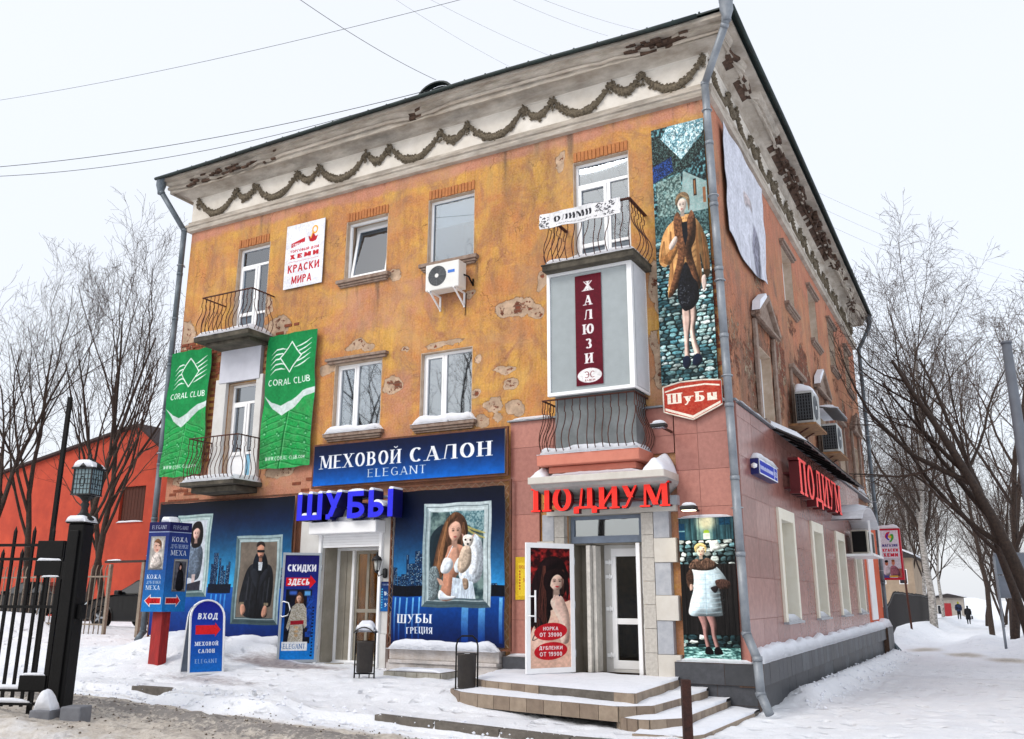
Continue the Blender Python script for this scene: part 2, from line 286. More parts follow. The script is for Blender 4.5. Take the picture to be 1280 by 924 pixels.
# ---------------------------------------------------------------- lettering
def glyph(ch, T, t):
    h, v = t/2, T/2
    up, lo = 1-h, h
    def V(x, a=0., b=1.): return ([(x, a), (x, b)], 1)
    def L(x0, y0, x1, y1, c=1): return ([(x0, y0), (x1, y1)], c)
    def bowl(y0, y1, xa, xb):
        a, b = y0+h, y1-h; xm = xa+(xb-v-xa)*.45; m = (a+b)/2
        p = [(xa, a)]
        for i in range(9):
            an = -math.pi/2+math.pi*i/8; p.append((xm+(xb-v-xm)*math.cos(an), m+(b-a)/2*math.sin(an)))
        return (p+[(xa, b)], 2)
    def arc(x0, y0, x1, y1, a0, a1, n=16):
        cx, cy, rx, ry = (x0+x1)/2, (y0+y1)/2, (x1-x0)/2-v, (y1-y0)/2-h
        return ([(cx+rx*math.cos(math.radians(a0+(a1-a0)*i/n)), cy+ry*math.sin(math.radians(a0+(a1-a0)*i/n))) for i in range(n+1)], 2)
    w = .68; S = []; s = []
    def both(x): return [(x, 0), (x, 1)]
    c = ch
    if c in 'НH': s = [V(v), V(w-v), L(v, .52, w-v, .52, 0)]; S = both(v)+both(w-v)
    elif c == 'П': s = [V(v), V(w-v), L(0, up, w, up, 0)]; S = both(v)+both(w-v)
    elif c in 'EЕ': w = .6; s = [V(v), L(v, up, w, up, 0), L(v, lo, w, lo, 0), L(v, .52, w*.85, .52, 0)]; S = both(v)
    elif c == 'Г': w = .56; s = [V(v), L(v, up, w, up, 0)]; S = both(v)
    elif c in 'TТ': s = [V(w/2), L(0, up, w, up, 0)]; S = [(w/2, 0)]
    elif c == 'L': w = .58; s = [V(v), L(v, lo, w, lo, 0)]; S = both(v)
    elif c in 'OО': w = .78; s = [arc(0, 0, w, 1, 90, 450, 24)]
    elif c in 'CС': w = .7; s = [arc(0, 0, w*1.1, 1, 48, 312, 20)]
    elif c == 'Э': w = .7; s = [arc(-.08, 0, w, 1, 132, -132, 20), L(.2, .5, w-v, .5, 0)]
    elif c == 'G': w = .76; s = [arc(0, 0, w*1.08, 1, 48, 325, 20), V(w-v, .05, .45), L(w*.55, .45, w, .45, 0)]
    elif c in 'AА': w = .78; s = [L(v*.8, 0, w/2, 1, 0), L(w/2, 1, w-v, 0, 1), L(w*.2, .32, w*.8, .32, 0)]; S = [(v*.8, 0), (w-v, 0)]
    elif c == 'Д': w = .82; s = [L(.2, .12, .3, 1, 0), V(w-.12-v, .1), L(.28, up, w-.1, up, 0), L(0, .1, w, .1, 0), V(h, -.14, .12), V(w-h, -.14, .12)]
    elif c == 'Л': w = .74; s = [L(.0, lo, .1, .06, 0), L(.1, .03, .22, 1, 0), V(w-v), L(.18, up, w, up, 0)]; S = [(w-v, 0)]
    elif c == 'М' or c == 'M': w = .9; s = [L(h, 0, h*1.5, 1, 0), V(w-v), L(v, 1, w/2, .08, 1), L(w/2, .08, w-v*1.6, 1, 0)]; S = [(h, 0), (w-v, 0), (h, 1), (w-v, 1)]
    elif c in 'ИЙ':
        w = .72; s = [V(v), V(w-v), L(v, .1, w-v, .9, 0)]; S = both(v)+both(w-v)
        if c == 'Й': s.append(([(w*.3, 1.22), (w*.5, 1.12), (w*.7, 1.22)], 0))
    elif c == 'N': w = .74; s = [V(h*1.2), V(w-h*1.2), L(v*.8, 1, w-v*.8, 0, 1)]; S = [(h, 0), (h, 1), (w-h, 1)]
    elif c in 'КK': w = .72; s = [V(v), L(v, .42, w*.86, 1, 0), L(w*.38, .55, w-v, 0, 1)]; S = both(v)+[(w-v, 0), (w*.84, 1)]
    elif c in 'ХX': w = .74; s = [L(v, 1, w-v, 0, 1), L(h*1.3, 0, w-h*2, 1, 0)]; S = [(v, 1), (w-v, 0), (h*1.3, 0), (w-h*2, 1)]
    elif c == 'Ж':
        w = 1.0; s = [V(w/2), L(w/2, .5, v, 1, 0), L(w/2, .5, w-v, 1, 0), L(w/2, .55, v, 0, 1), L(w/2, .55, w-v, 0, 1)]; S = both(w/2)+[(v, 0), (w-v, 0)]
    elif c in 'PР': w = .62; s = [V(v), bowl(.45, 1, v, w)]; S = both(v)
    elif c == 'R': w = .7; s = [V(v), bowl(.46, 1, v, w*.92), L(w*.45, .5, w-v, 0, 1)]; S = both(v)+[(w-v, 0)]
    elif c == 'B' or c == 'В': w = .66; s = [V(v), bowl(0, .56, v, w), bowl(.5, 1, v, w*.92)]; S = both(v)
    elif c == 'Б': w = .66; s = [V(v), bowl(0, .6, v, w), L(v, up, w*.92, up, 0)]; S = both(v)
    elif c == 'Ь': w = .62; s = [V(v), bowl(0, .56, v, w)]; S = both(v)
    elif c == 'Ы': w = .9; s = [V(v), bowl(0, .56, v, w*.64), V(w-v)]; S = both(v)+both(w-v)
    elif c == 'Ю': w = 1.05; s = [V(v), arc(.33, 0, w, 1, 90, 450, 24), L(v, .5, .36, .5, 0)]; S = both(v)
    elif c == 'Я': w = .68; s = [V(w-v), ([(w-a, b) for a, b in bowl(.44, 1, v, w)[0]], 2), L(w*.55, .5, v, 0, 1)]; S = both(w-v)
    elif c == 'З': w = .6; s = [arc(-.06, .46, w*.94, 1, 150, -90, 12), arc(-.06, 0, w, .54, 90, -150, 12)]
    elif c == 'У': w = .72; s = [L(v, 1, w/2, .42, 1), L(w-h*2, 1, w*.26, lo, 0), L(.03, lo, w*.28, lo, 0)]; S = [(v, 1), (w-h*2, 1)]
    elif c == 'U': w = .68; s = [V(v, .3), V(w-v, .3), arc(0, 0, w, .62, 180, 360, 10)]; S = [(v, 1), (w-v, 1)]
    elif c == 'Ш': w = 1.0; s = [V(v), V(w/2), V(w-v), L(0, lo, w, lo, 0)]; S = [(v, 1), (w/2, 1), (w-v, 1)]
    elif c == 'Ц': w = .74; s = [V(v), V(w-.06-v), L(0, lo, w, lo, 0), V(w-h, -.18, .05)]; S = [(v, 1), (w-.06-v, 1)]
    elif c in 'wW': w = .95; s = [L(v, 1, w*.27, 0, 1), L(w*.27, 0, w/2, 1, 0), L(w/2, 1, w*.73, 0, 1), L(w*.73, 0, w-v, 1, 0)]
    elif c == 'I': w = .3; s = [V(w/2)]
    elif c == '.': w = .22; s = [V(w/2, 0, T)]
    elif c == '-': w = .4; s = [L(.04, .45, .36, .45, 0)]
    elif c == '1': w = .4; s = [V(w-v), L(w-v, .97, 0, .75, 0)]
    elif c == '0': w = .6; s = [arc(0, 0, w, 1, 90, 450, 20)]
    elif c == '9': w = .6; s = [arc(0, .4, w, 1, 90, 450, 16), ([(w-v, .7), (w-v*1.1, .4), (w*.6, .12), (w*.12, lo)], 2)]
    elif c == '2': w = .6; s = [arc(0, .45, w, 1, 160, -40, 12), L(w-v*1.4, .52, v, lo, 0), L(0, lo, w, lo, 0)]
    elif c == '3': w = .6; s = [arc(-.06, .46, w*.94, 1, 150, -90, 12), arc(-.06, 0, w, .54, 90, -150, 12)]
    elif c == '5': w = .6; s = [L(w*.15, up, w*.9, up, 0), L(v, .5, v*1.2, 1, 1), arc(-.1, 0, w, .62, 120, -140, 12)]
    elif c == '8': w = .6; s = [arc(.03, .48, w-.03, 1, 90, 450, 14), arc(0, 0, w, .54, 90, 450, 14)]
    else: w = .32
    return w, s, S

def strips(text, T=.18, t=.07, serif=True, gap=.14, ital=0., mixed=False):
    """list of letters; each letter = list of quads-strips (left pts, right pts) in em units; returns letters, total width"""
    x = 0; out = []
    for ch in text:
        sm = 1.; dy = 0.; c = ch
        if ch.islower() and ch not in 'w':
            sm = .72; c = ch.upper()
            if ch in 'ур' and mixed: dy = -.22; sm = .82
            if ch == 'б' and mixed: sm = .95
        w, ss, sf = glyph(c, T/sm if sm < 1 else T, t/sm if sm < 1 else t)
        parts = []
        for pts, code in ss:
            n = len(pts); Lp = []; Rp = []
            for i, (px, py) in enumerate(pts):
                a = pts[max(i-1, 0)]; b = pts[min(i+1, n-1)]
                closed = n > 12 and abs(pts[0][0]-pts[-1][0]) < 1e-6 and abs(pts[0][1]-pts[-1][1]) < 1e-6
                if closed and i in (0, n-1): a = pts[n-2]; b = pts[1]
                dx, dyy = b[0]-a[0], b[1]-a[1]; l = math.hypot(dx, dyy) or 1; dx /= l; dyy /= l
                wd = {1: T, 0: t, 2: t+(T-t)*abs(dyy)**1.3}[code]/sm
                if code == 1 and abs(dx) > .2: wd *= .95
                mit = 1.
                hx, hy = -dyy*wd/2, dx*wd/2
                if code != 2 and abs(dx) > .1 and n == 2 and abs(dyy) > .1:   # diagonal: cut horizontally at its ends
                    k = wd/2/abs(dyy); hx, hy = (-k if dyy > 0 else k), 0.
                Lp.append((px+hx, py+hy)); Rp.append((px-hx, py-hy))
            parts.append((Lp, Rp))
        if serif:
            sw = .1+T*.45
            for sx, sy in sf:
                y0, y1 = (0, t*.8) if sy == 0 else (1-t*.8, 1)
                parts.append(([(sx-sw, y0), (sx+sw, y0)], [(sx-sw, y1), (sx+sw, y1)]))
        f = lambda p: (x+(p[0]+ital*p[1])*sm, p[1]*sm+dy)
        out.append([([f(p) for p in a], [f(p) for p in b]) for a, b in parts])
        x += w*sm+gap+(.06 if serif else 0)
    return out, x-gap

# ---------------------------------------------------------------- printed pictures, painted as pixels
def vnoise(h, w, cell, seed=0, octs=3):
    rg = np.random.RandomState(seed); out = np.zeros((h, w)); amp = 1.; tot = 0
    cx = cy = cell
    if isinstance(cell, tuple): cx, cy = cell
    for o in range(octs):
        gh, gw = int(h/cy)+3, int(w/cx)+3
        g = rg.rand(gh, gw); y = np.arange(h)/cy; x = np.arange(w)/cx
        yi = y.astype(int); xi = x.astype(int); fy = (y-yi)[:, None]; fx = (x-xi)[None]
        fy = fy*fy*(3-2*fy); fx = fx*fx*(3-2*fx)
        a = g[yi][:, xi]*(1-fx)+g[yi][:, xi+1]*fx; b = g[yi+1][:, xi]*(1-fx)+g[yi+1][:, xi+1]*fx
        out += amp*(a*(1-fy)+b*fy); tot += amp; amp *= .55; cx = max(cx/2, 1); cy = max(cy/2, 1)
    return out/tot

def spl(pts, n=6):
    P = [np.array(p, float) for p in pts]; N = len(P); o = []
    for i in range(N):
        a, b, c, d = P[i-1], P[i], P[(i+1) % N], P[(i+2) % N]
        for k in range(n):
            t = k/n; o.append(.5*((2*b)+(c-a)*t+(2*a-5*b+4*c-d)*t*t+(3*b-a-3*c+d)*t**3))
    return [tuple(p) for p in o]

class Cv:
    def __init__(s, w, h, px, bg=(255, 255, 255)):
        s.w, s.h, s.s = w, h, px; s.H, s.W = int(h*px), int(w*px)
        s.a = np.ones((s.H, s.W, 3))*np.array(bg, float); s.k = 1
    def grad(s, x0, y0, x1, y1, c0, c1, p=1.):
        a, b, c, d = [int(round(q*s.s)) for q in (x0, x1, y0, y1)]
        t = (np.linspace(0, 1, max(d-c, 1))**p)[:, None, None]
        a, b = max(a, 0), min(b, s.W); c0_ = max(c, 0); d_ = min(d, s.H)
        g = np.array(c0, float)*(1-t)+np.array(c1, float)*t
        s.a[c0_:d_, a:b] = g[c0_-c:c0_-c+d_-c0_]
    def mask(s, pts, soft=0):
        P = np.array(pts, float)*s.s; pad = int(soft*s.s)+2
        x0, y0 = np.floor(P.min(0)).astype(int)-pad; x1, y1 = np.ceil(P.max(0)).astype(int)+pad
        x0, y0, x1, y1 = max(x0, 0), max(y0, 0), min(x1, s.W), min(y1, s.H)
        if x1 <= x0 or y1 <= y0: return None
        Y, X = np.mgrid[y0:y1, x0:x1]; X = X+.5; Y = Y+.5; m = np.zeros(X.shape, bool)
        Q = np.roll(P, -1, 0)
        for (ax, ay), (bx, by) in zip(P, Q):
            if ay == by: continue
            m ^= ((ay > Y) != (by > Y)) & (X < (bx-ax)*(Y-ay)/(by-ay)+ax)
        m = m.astype(float); r = max(int(soft*s.s), 1)
        if soft > 0:
            for _ in range(2):
                for ax in (0, 1):
                    c = np.cumsum(np.pad(m, [(r+1, r) if i == ax else (0, 0) for i in (0, 1)], mode='edge'), ax)
                    n = m.shape[ax]; sl = [slice(None)]*2; s2 = [slice(None)]*2
                    sl[ax] = slice(2*r+1, 2*r+1+n); s2[ax] = slice(0, n); m = (c[tuple(sl)]-c[tuple(s2)])/(2*r+1)
        return m, x0, y0, x1, y1
    def poly(s, pts, col, soft=0, al=1., smooth=False, tex=0, cell=2., col2=None, seed=None, vol=None):
        if vol is None: vol = .6 if smooth else 0
        P_ = spl(pts) if smooth else pts; r = s.mask(P_, soft)
        if r is None: return
        m, x0, y0, x1, y1 = r; c = np.array(col, float)*np.ones(m.shape+(1,))
        if vol and min(m.shape) > 6:          # modelling: the form turns away from a light at the upper left
            q = np.array(P_); d = min(np.ptp(q[:, 0]), np.ptp(q[:, 1]))*.13+.15; b, bx0, by0, bx1, by1 = s.mask(P_, d)
            gy, gx = np.gradient(b); k = d*s.s*2.2; sh = np.zeros_like(m); oy, ox = y0-by0, x0-bx0
            f = (1+vol*np.clip(k*(gx*.75+gy*.6), -.62, .2))[oy:oy+m.shape[0], ox:ox+m.shape[1]]
            if f.shape == m.shape: c = c*f[..., None]
        s.k += 1
        cl = tuple(q*s.s for q in cell) if isinstance(cell, tuple) else cell*s.s
        if col2 is not None:
            t = np.clip((vnoise(m.shape[0], m.shape[1], cl, seed or s.k)-.5)*3+.5, 0, 1)[..., None]
            c = c*(1-t)+np.array(col2, float)*t
        if tex: c = c*(1+tex*2*(vnoise(m.shape[0], m.shape[1], cl, seed or s.k)-.5))[..., None]
        m = (m*al)[..., None]; s.a[y0:y1, x0:x1] = s.a[y0:y1, x0:x1]*(1-m)+c*m
    def rect(s, x0, y0, x1, y1, col, **k): s.poly([(x0, y0), (x1, y0), (x1, y1), (x0, y1)], col, **k)
    def ell(s, cx, cy, rx, ry, col, rot=0, **k):
        c, d = math.cos(rot), math.sin(rot)
        s.poly([(cx+rx*math.cos(a)*c-ry*math.sin(a)*d, cy+rx*math.cos(a)*d+ry*math.sin(a)*c) for a in [i*math.pi/14 for i in range(28)]], col, **k)
    def line(s, pts, w, col, **k):
        for (ax, ay), (bx, by) in zip(pts, pts[1:]):
            l = math.hypot(bx-ax, by-ay) or 1; nx, ny = -(by-ay)/l*w/2, (bx-ax)/l*w/2
            s.poly([(ax+nx, ay+ny), (bx+nx, by+ny), (bx-nx, by-ny), (ax-nx, ay-ny)], col, **k)
    def text(s, tx, x, y, h, col, width=None, center=False, **k):
        L, tw = strips(tx, **k); fx = h if width is None else width/tw
        if center: x -= tw*fx/2
        for let in L:
            for a, b in let:
                for i in range(len(a)-1):
                    q = [a[i], a[i+1], b[i+1], b[i]]
                    s.poly([(x+p[0]*fx, y-p[1]*h) for p in q], col)
    def frame(s, x0, y0, x1, y1, w, tones=((150, 170, 175), (70, 90, 98), (190, 205, 208), (50, 66, 74))):
        a, b, c, d = tones
        s.poly([(x0, y0), (x1, y0), (x1-w, y0+w), (x0+w, y0+w)], c, tex=.12, cell=(20, .6)); s.poly([(x0, y1), (x1, y1), (x1-w, y1-w), (x0+w, y1-w)], b, tex=.12, cell=(20, .6))
        s.poly([(x0, y0), (x0, y1), (x0+w, y1-w), (x0+w, y0+w)], a, tex=.12, cell=(.6, 20)); s.poly([(x1, y0), (x1, y1), (x1-w, y1-w), (x1-w, y0+w)], c, tex=.12, cell=(.6, 20))
        for q, cc in ((.35, d), (.7, (215, 228, 230))):
            e = w*q; z = w*.12
            s.rect(x0+e, y0+e, x1-e, y0+e+z, cc, al=.6); s.rect(x0+e, y1-e-z, x1-e, y1-e, cc, al=.6); s.rect(x0+e, y0+e, x0+e+z, y1-e, cc, al=.6); s.rect(x1-e-z, y0+e, x1-e, y1-e, cc, al=.6)
    def strands(s, x0, y0, x1, y1, n, col, amp=3., w=.5, seed=1, fan=1.):
        rg = random.Random(seed)
        for k in range(n):
            a = rg.uniform(-1, 1)*fan; ph = rg.uniform(0, 6); f = rg.uniform(.6, 1.35); s.line([(x0+a*3*(.3+t)+(x1-x0)*t+amp*t*math.sin(ph+t*6)*.4, y0+(y1-y0)*t) for t in (0, .2, .4, .6, .8, 1)], w*rg.uniform(.6, 1.3), [min(255, q*f) for q in col], al=.55)
    def stones(s, x0, y0, x1, y1, cw, ch, cols, gap=(18, 28, 30), seed=1, jit=.35):
        rg = random.Random(seed); s.rect(x0, y0, x1, y1, gap, tex=.4, cell=1.)
        vn = vnoise(int(y1-y0)+2, int(x1-x0)+2, 22, seed); r = 0; y = y0
        while y < y1:
            x = x0-rg.random()*cw; hh = ch*rg.uniform(.7, 1.25)
            while x < x1:
                ww = cw*rg.uniform(.6, 1.5); c = rg.choice(cols); f = rg.uniform(.75, 1.15)
                pts = []
                for i in range(8):
                    a = i/8*6.283+.39+rg.uniform(-.3, .3); k = 1/max(abs(math.cos(a)), abs(math.sin(a)))**.75; pts.append((min(max(x+ww/2+ww*.47*k*math.cos(a)*rg.uniform(.72, 1.04), x0), x1), min(max(y+hh/2+hh*.5*k*math.sin(a)*rg.uniform(.6, 1.1), y0), y1)))
                f *= .55+.9*float(vn[min(int(y-y0), vn.shape[0]-1), min(max(int(x-x0), 0), vn.shape[1]-1)])
                s.poly(pts, [q*f for q in c], smooth=False, tex=.6, cell=(ch*.7, ch*.2), vol=.6); x += ww*.97
            y += hh*.9
    def face(s, x, y, r, skin, look=0., lips=(150, 60, 62), shade=.75, dark=(52, 36, 32)):
        sk = lambda f: [min(255, c*f) for c in skin]; e = look*r*.2
        s.poly([(x-r*.36, y+r*.7), (x+r*.36, y+r*.7), (x+r*.42, y+r*1.9), (x-r*.42, y+r*1.9)], sk(.74), soft=r*.06)
        s.poly([(x-r*.86, y-r*.6), (x, y-r*1.14), (x+r*.86, y-r*.6), (x+r*.82, y+r*.3), (x+r*.42, y+r*.96), (x, y+r*1.14), (x-r*.42, y+r*.96), (x-r*.82, y+r*.3)], skin, smooth=True, vol=.6, soft=r*.03)
        s.ell(x+r*.5, y+r*.25, r*.3, r*.7, sk(shade), soft=r*.2, al=.6); s.ell(x-r*.35, y-r*.55, r*.4, r*.25, sk(1.12), soft=r*.2, al=.5)
        for q in (-1, 1):
            s.ell(x+e+q*r*.32, y-r*.12, r*.24, r*.15, sk(.72), soft=r*.08, al=.7); s.ell(x+e+q*r*.32, y-r*.1, r*.13, r*.075, dark, soft=r*.03); s.line([(x+e+q*r*.14, y-r*.3), (x+e+q*r*.36, y-r*.38), (x+e+q*r*.56, y-r*.3)], r*.07, dark, al=.55)
        s.poly([(x+e-r*.02, y-r*.2), (x+e+r*.14, y+r*.3), (x+e-r*.1, y+r*.32)], sk(.8), soft=r*.05, al=.7); s.line([(x+e-r*.03, y-r*.15), (x+e-r*.02, y+r*.22)], r*.07, sk(1.14), al=.6, soft=r*.03)
        s.poly([(x+e-r*.26, y+r*.62), (x+e-r*.08, y+r*.54), (x+e, y+r*.58), (x+e+r*.08, y+r*.54), (x+e+r*.26, y+r*.62), (x+e, y+r*.76)], lips, soft=r*.02); s.ell(x+e, y+r*.86, r*.2, r*.05, sk(.8), al=.6, soft=r*.04)

SK = (226, 182, 158)
def city(c, x0, yh, x1, seed, hmax, dens=1.):
    """night skyline standing on horizon yh, with water under it"""
    rg = random.Random(seed); x = x0
    while x < x1:
        w = rg.uniform(3, 8); hh = rg.uniform(.3, 1)*hmax
        if rg.random() < dens:
            c.rect(x, yh-hh, min(x+w, x1), yh, (14, 40, 74), tex=.3)
            for yy in np.arange(yh-hh+.8, yh-1, 1.5):
                for xx in np.arange(x+.6, min(x+w, x1)-.6, 1.2):
                    if rg.random() < .42: c.rect(xx, yy, xx+.75, yy+.7, rg.choice([(150, 205, 235), (210, 235, 245), (90, 160, 215)]))
        x += w*rg.uniform(.9, 1.3)

def art_salon_left():
    c = Cv(228, 168, 4); c.grad(0, 0, 228, 24, (4, 10, 24), (6, 26, 60)); c.grad(0, 24, 228, 108, (6, 26, 60), (60, 180, 240), 1.15)
    c.grad(0, 108, 228, 168, (14, 90, 180), (6, 34, 104))
    city(c, 100, 110, 132, 3, 45); city(c, 212, 110, 226, 5, 30); c.rect(98, 104, 136, 115, (5, 16, 34), tex=.6, cell=1.5)
    for x in (104, 112, 120, 127, 216, 222): c.grad(x, 116, x+2.5, 160, (60, 150, 230), (12, 50, 130))
    c.frame(34, 16, 96, 120, 8, ((120, 150, 152), (84, 112, 116), (166, 190, 190), (60, 84, 90))); c.rect(42, 24, 88, 112, (196, 204, 214))
    c.poly([(60, 60), (70, 50), (84, 62), (82, 92), (74, 100), (64, 96), (50, 98), (56, 76)], (96, 110, 128), smooth=True, tex=.35, cell=2); c.poly([(64, 28), (76, 26), (83, 40), (80, 56), (66, 58), (61, 44)], (22, 16, 18), smooth=True)
    c.face(71, 41, 6.5, (224, 184, 170)); c.poly([(68, 92), (74, 92), (73, 112), (69, 112)], (188, 170, 168)); c.poly([(60, 104), (84, 100), (84, 112), (58, 112)], (44, 44, 56), tex=.3)
    # man in the dark sheepskin
    c.frame(140, 46, 214, 152, 8.5, ((92, 116, 122), (66, 86, 92), (150, 172, 176), (46, 62, 70))); c.rect(148, 54, 206, 144, (112, 102, 92), tex=.08, cell=10)
    c.poly([(152, 128), (154, 108), (160, 88), (170, 80), (190, 80), (199, 86), (203, 104), (202, 128), (196, 132), (194, 143), (162, 143), (160, 130)], (24, 26, 32), smooth=True, tex=.5, cell=(2, 8))
    c.line([(164, 96), (163, 124)], 1.2, (88, 92, 100), al=.5, soft=.4); c.line([(196, 96), (195, 124)], 1.2, (90, 96, 104), al=.45, soft=.4); c.line([(180, 88), (179, 142)], .9, (6, 8, 12))
    c.poly([(169, 84), (174, 68), (187, 68), (192, 84), (181, 94)], (12, 18, 28), smooth=True, tex=.4); c.poly([(177, 78), (184, 78), (183, 88), (178, 88)], (206, 214, 222), tex=.2)
    c.ell(180.5, 60, 5.2, 5, (196, 142, 118)); c.face(180.5, 66, 6.2, (196, 142, 118)); c.poly([(174, 60), (176, 54), (185, 54), (187, 60), (181, 57)], (40, 30, 28), smooth=True); c.rect(175, 63.6, 186.4, 66.4, (14, 16, 22)); c.ell(181, 71.5, 3.2, 1.8, (70, 50, 44), al=.6)
    c.poly([(172, 86), (166, 92), (178, 110), (180, 96)], (34, 38, 46), smooth=True); c.poly([(190, 86), (194, 92), (184, 108), (182, 96)], (30, 33, 41), smooth=True)
    for x in (163, 170, 190, 196): c.line([(x, 100), (x-1.5+.04*(x-180), 138)], 1.1, (70, 76, 88), al=.4, soft=.7)
    for x in (156, 194): c.rect(x-3, 126, x+4, 129.4, (128, 116, 96), tex=.3, cell=1)
    c.poly([(155, 130), (160, 129), (163, 136), (158, 142), (155, 137)], (200, 146, 122), smooth=True); c.poly([(191, 130), (196, 131), (196, 139), (191, 143), (188, 139)], (200, 146, 122), smooth=True)
    c.text('ДУБЛЕНКИ', 74, 141, 8, (240, 244, 250), width=54, T=.17); return c

def art_salon_right():
    c = Cv(138, 160, 4); c.grad(0, 0, 138, 20, (4, 10, 28), (5, 16, 44)); c.grad(0, 20, 138, 106, (5, 16, 44), (50, 160, 232), 1.4); c.grad(0, 106, 138, 160, (10, 80, 172), (5, 20, 66))
    city(c, 0, 107, 42, 9, 46); city(c, 118, 107, 138, 4, 10, .8); c.rect(0, 100, 138, 111, (3, 10, 24), tex=.7, cell=1.5)
    for i, x in enumerate((3, 9, 18, 26, 34, 88, 92, 108, 112, 132)): c.grad(x, 112, x+(4 if i > 4 else 2), 156, (110, 190, 245), (8, 44, 120))
    x0, y0, x1, y1 = 38, 15, 122, 122; c.frame(x0, y0, x1, y1, 9); c.rect(47, 24, 113, 113, (44, 66, 72), col2=(120, 146, 142), cell=7)
    c.poly([(70, 24), (113, 24), (113, 48), (92, 38), (74, 36)], (150, 180, 184), col2=(70, 110, 120), cell=1.6)
    for a in (0, 5): c.poly(spl([(74+a, 30), (95, 40+a*.6), (113, 46+a), (113, 47.6+a), (94, 42+a*.6), (72+a, 31.5)]), (190, 176, 96), al=.8)
    c.poly([(48, 50), (64, 38), (60, 70), (50, 84)], (26, 40, 48), smooth=True)
    # hair, body
    c.poly([(64, 36), (76, 25), (89, 31), (94, 46), (88, 58), (80, 66), (68, 84), (57, 96), (50, 90), (53, 74), (58, 54)], (78, 52, 38), smooth=True, tex=.4, cell=(1., 6))
    c.poly([(66, 66), (78, 58), (92, 64), (90, 84), (80, 92), (78, 113), (60, 113), (64, 94)], (182, 128, 104), smooth=True, tex=.05); c.poly([(74, 62), (82, 60), (84, 74), (78, 84), (72, 72)], (206, 154, 130), smooth=True, soft=.8)
    c.face(78, 45, 9., (216, 170, 148), look=.3)
    c.poly([(66, 33), (76, 26), (80, 30), (70, 38), (67, 52), (70, 62), (60, 84), (52, 94), (54, 76), (60, 54)], (96, 66, 46), smooth=True, tex=.5, cell=(1., 8)); c.poly([(80, 29), (88, 33), (92, 48), (87, 60), (86, 44)], (70, 46, 34), smooth=True)
    c.strands(68, 34, 57, 92, 34, (150, 104, 70), 4, .45, 3); c.strands(88, 36, 90, 60, 12, (120, 82, 56), 2, .4, 4)
    c.line([(76, 60), (68, 74)], .9, (225, 230, 238)); c.poly([(61, 82), (66, 72), (74, 73), (77, 80), (71, 87), (63, 87)], (228, 236, 244), smooth=True, tex=.05); c.poly([(78, 80), (84, 72), (90, 78), (88, 86), (80, 87)], (214, 224, 236), smooth=True)
    c.poly([(86, 78), (94, 56), (102, 48), (110, 54), (113, 66), (112, 86), (106, 96), (94, 98), (84, 92)], (214, 226, 238), smooth=True, tex=.3, cell=(1.2, 1.8)); c.poly([(96, 60), (104, 56), (108, 70), (104, 88), (96, 86)], (234, 240, 248), smooth=True, soft=1.4, tex=.2, cell=1.)
    c.poly([(76, 92), (100, 96), (104, 113), (74, 113)], (206, 220, 234), tex=.3, cell=(1, 5)); c.poly([(60, 104), (70, 110), (80, 111), (78, 113.5), (60, 113.5)], (224, 232, 242), smooth=True)
    c.poly([(47, 86), (55, 80), (60, 90), (59, 104), (56, 113), (47, 113)], (112, 126, 130), smooth=True, tex=.6, cell=1.)
    for i in range(4): c.line([(57+i*1.6, 92+i*.6), (61+i*1.3, 99+i*.2)], 1.5, (214, 168, 146), vol=0)
    # small dog
    c.poly([(86, 47), (90, 50), (90, 56)], (190, 150, 140)); c.poly([(103, 46), (99, 50), (99, 56)], (190, 150, 140)); c.poly([(88, 53), (91, 49), (98, 49), (101, 53), (99, 59), (95, 62), (91, 60)], (230, 222, 212), smooth=True, tex=.15, cell=1.); c.ell(91.5, 54, 1.3, 1.1, (30, 20, 20)); c.ell(97.5, 54, 1.3, 1.1, (30, 20, 20)); c.ell(94.5, 58.2, 1.3, 1, (26, 20, 22))
    c.poly([(88, 62), (98, 62), (98, 78), (88, 88), (82, 82)], (196, 176, 156), smooth=True, tex=.25); c.poly([(88, 94), (94, 94), (95, 102), (90, 104)], (150, 128, 108), smooth=True, tex=.3)
    c.text('ШУБЫ', 8, 138, 9, (236, 240, 246), width=44, T=.2); c.text('ГРЕЦИЯ', 20, 148.5, 6.4, (236, 240, 246), width=33, T=.2); return c

def art_header():
    c = Cv(240, 46, 4); c.grad(0, 0, 240, 46, (5, 16, 48), (8, 104, 208), 1.5)
    c.text('МЕХОВОЙ', 10, 27, 15.5, (240, 243, 248), width=107, T=.2, t=.07); c.text('САЛОН', 128, 27, 15.5, (240, 243, 248), width=98, T=.2, t=.07)
    c.text('ELEGANT', 75, 40, 9, (214, 226, 240), width=74, T=.12, t=.06, gap=.22); return c

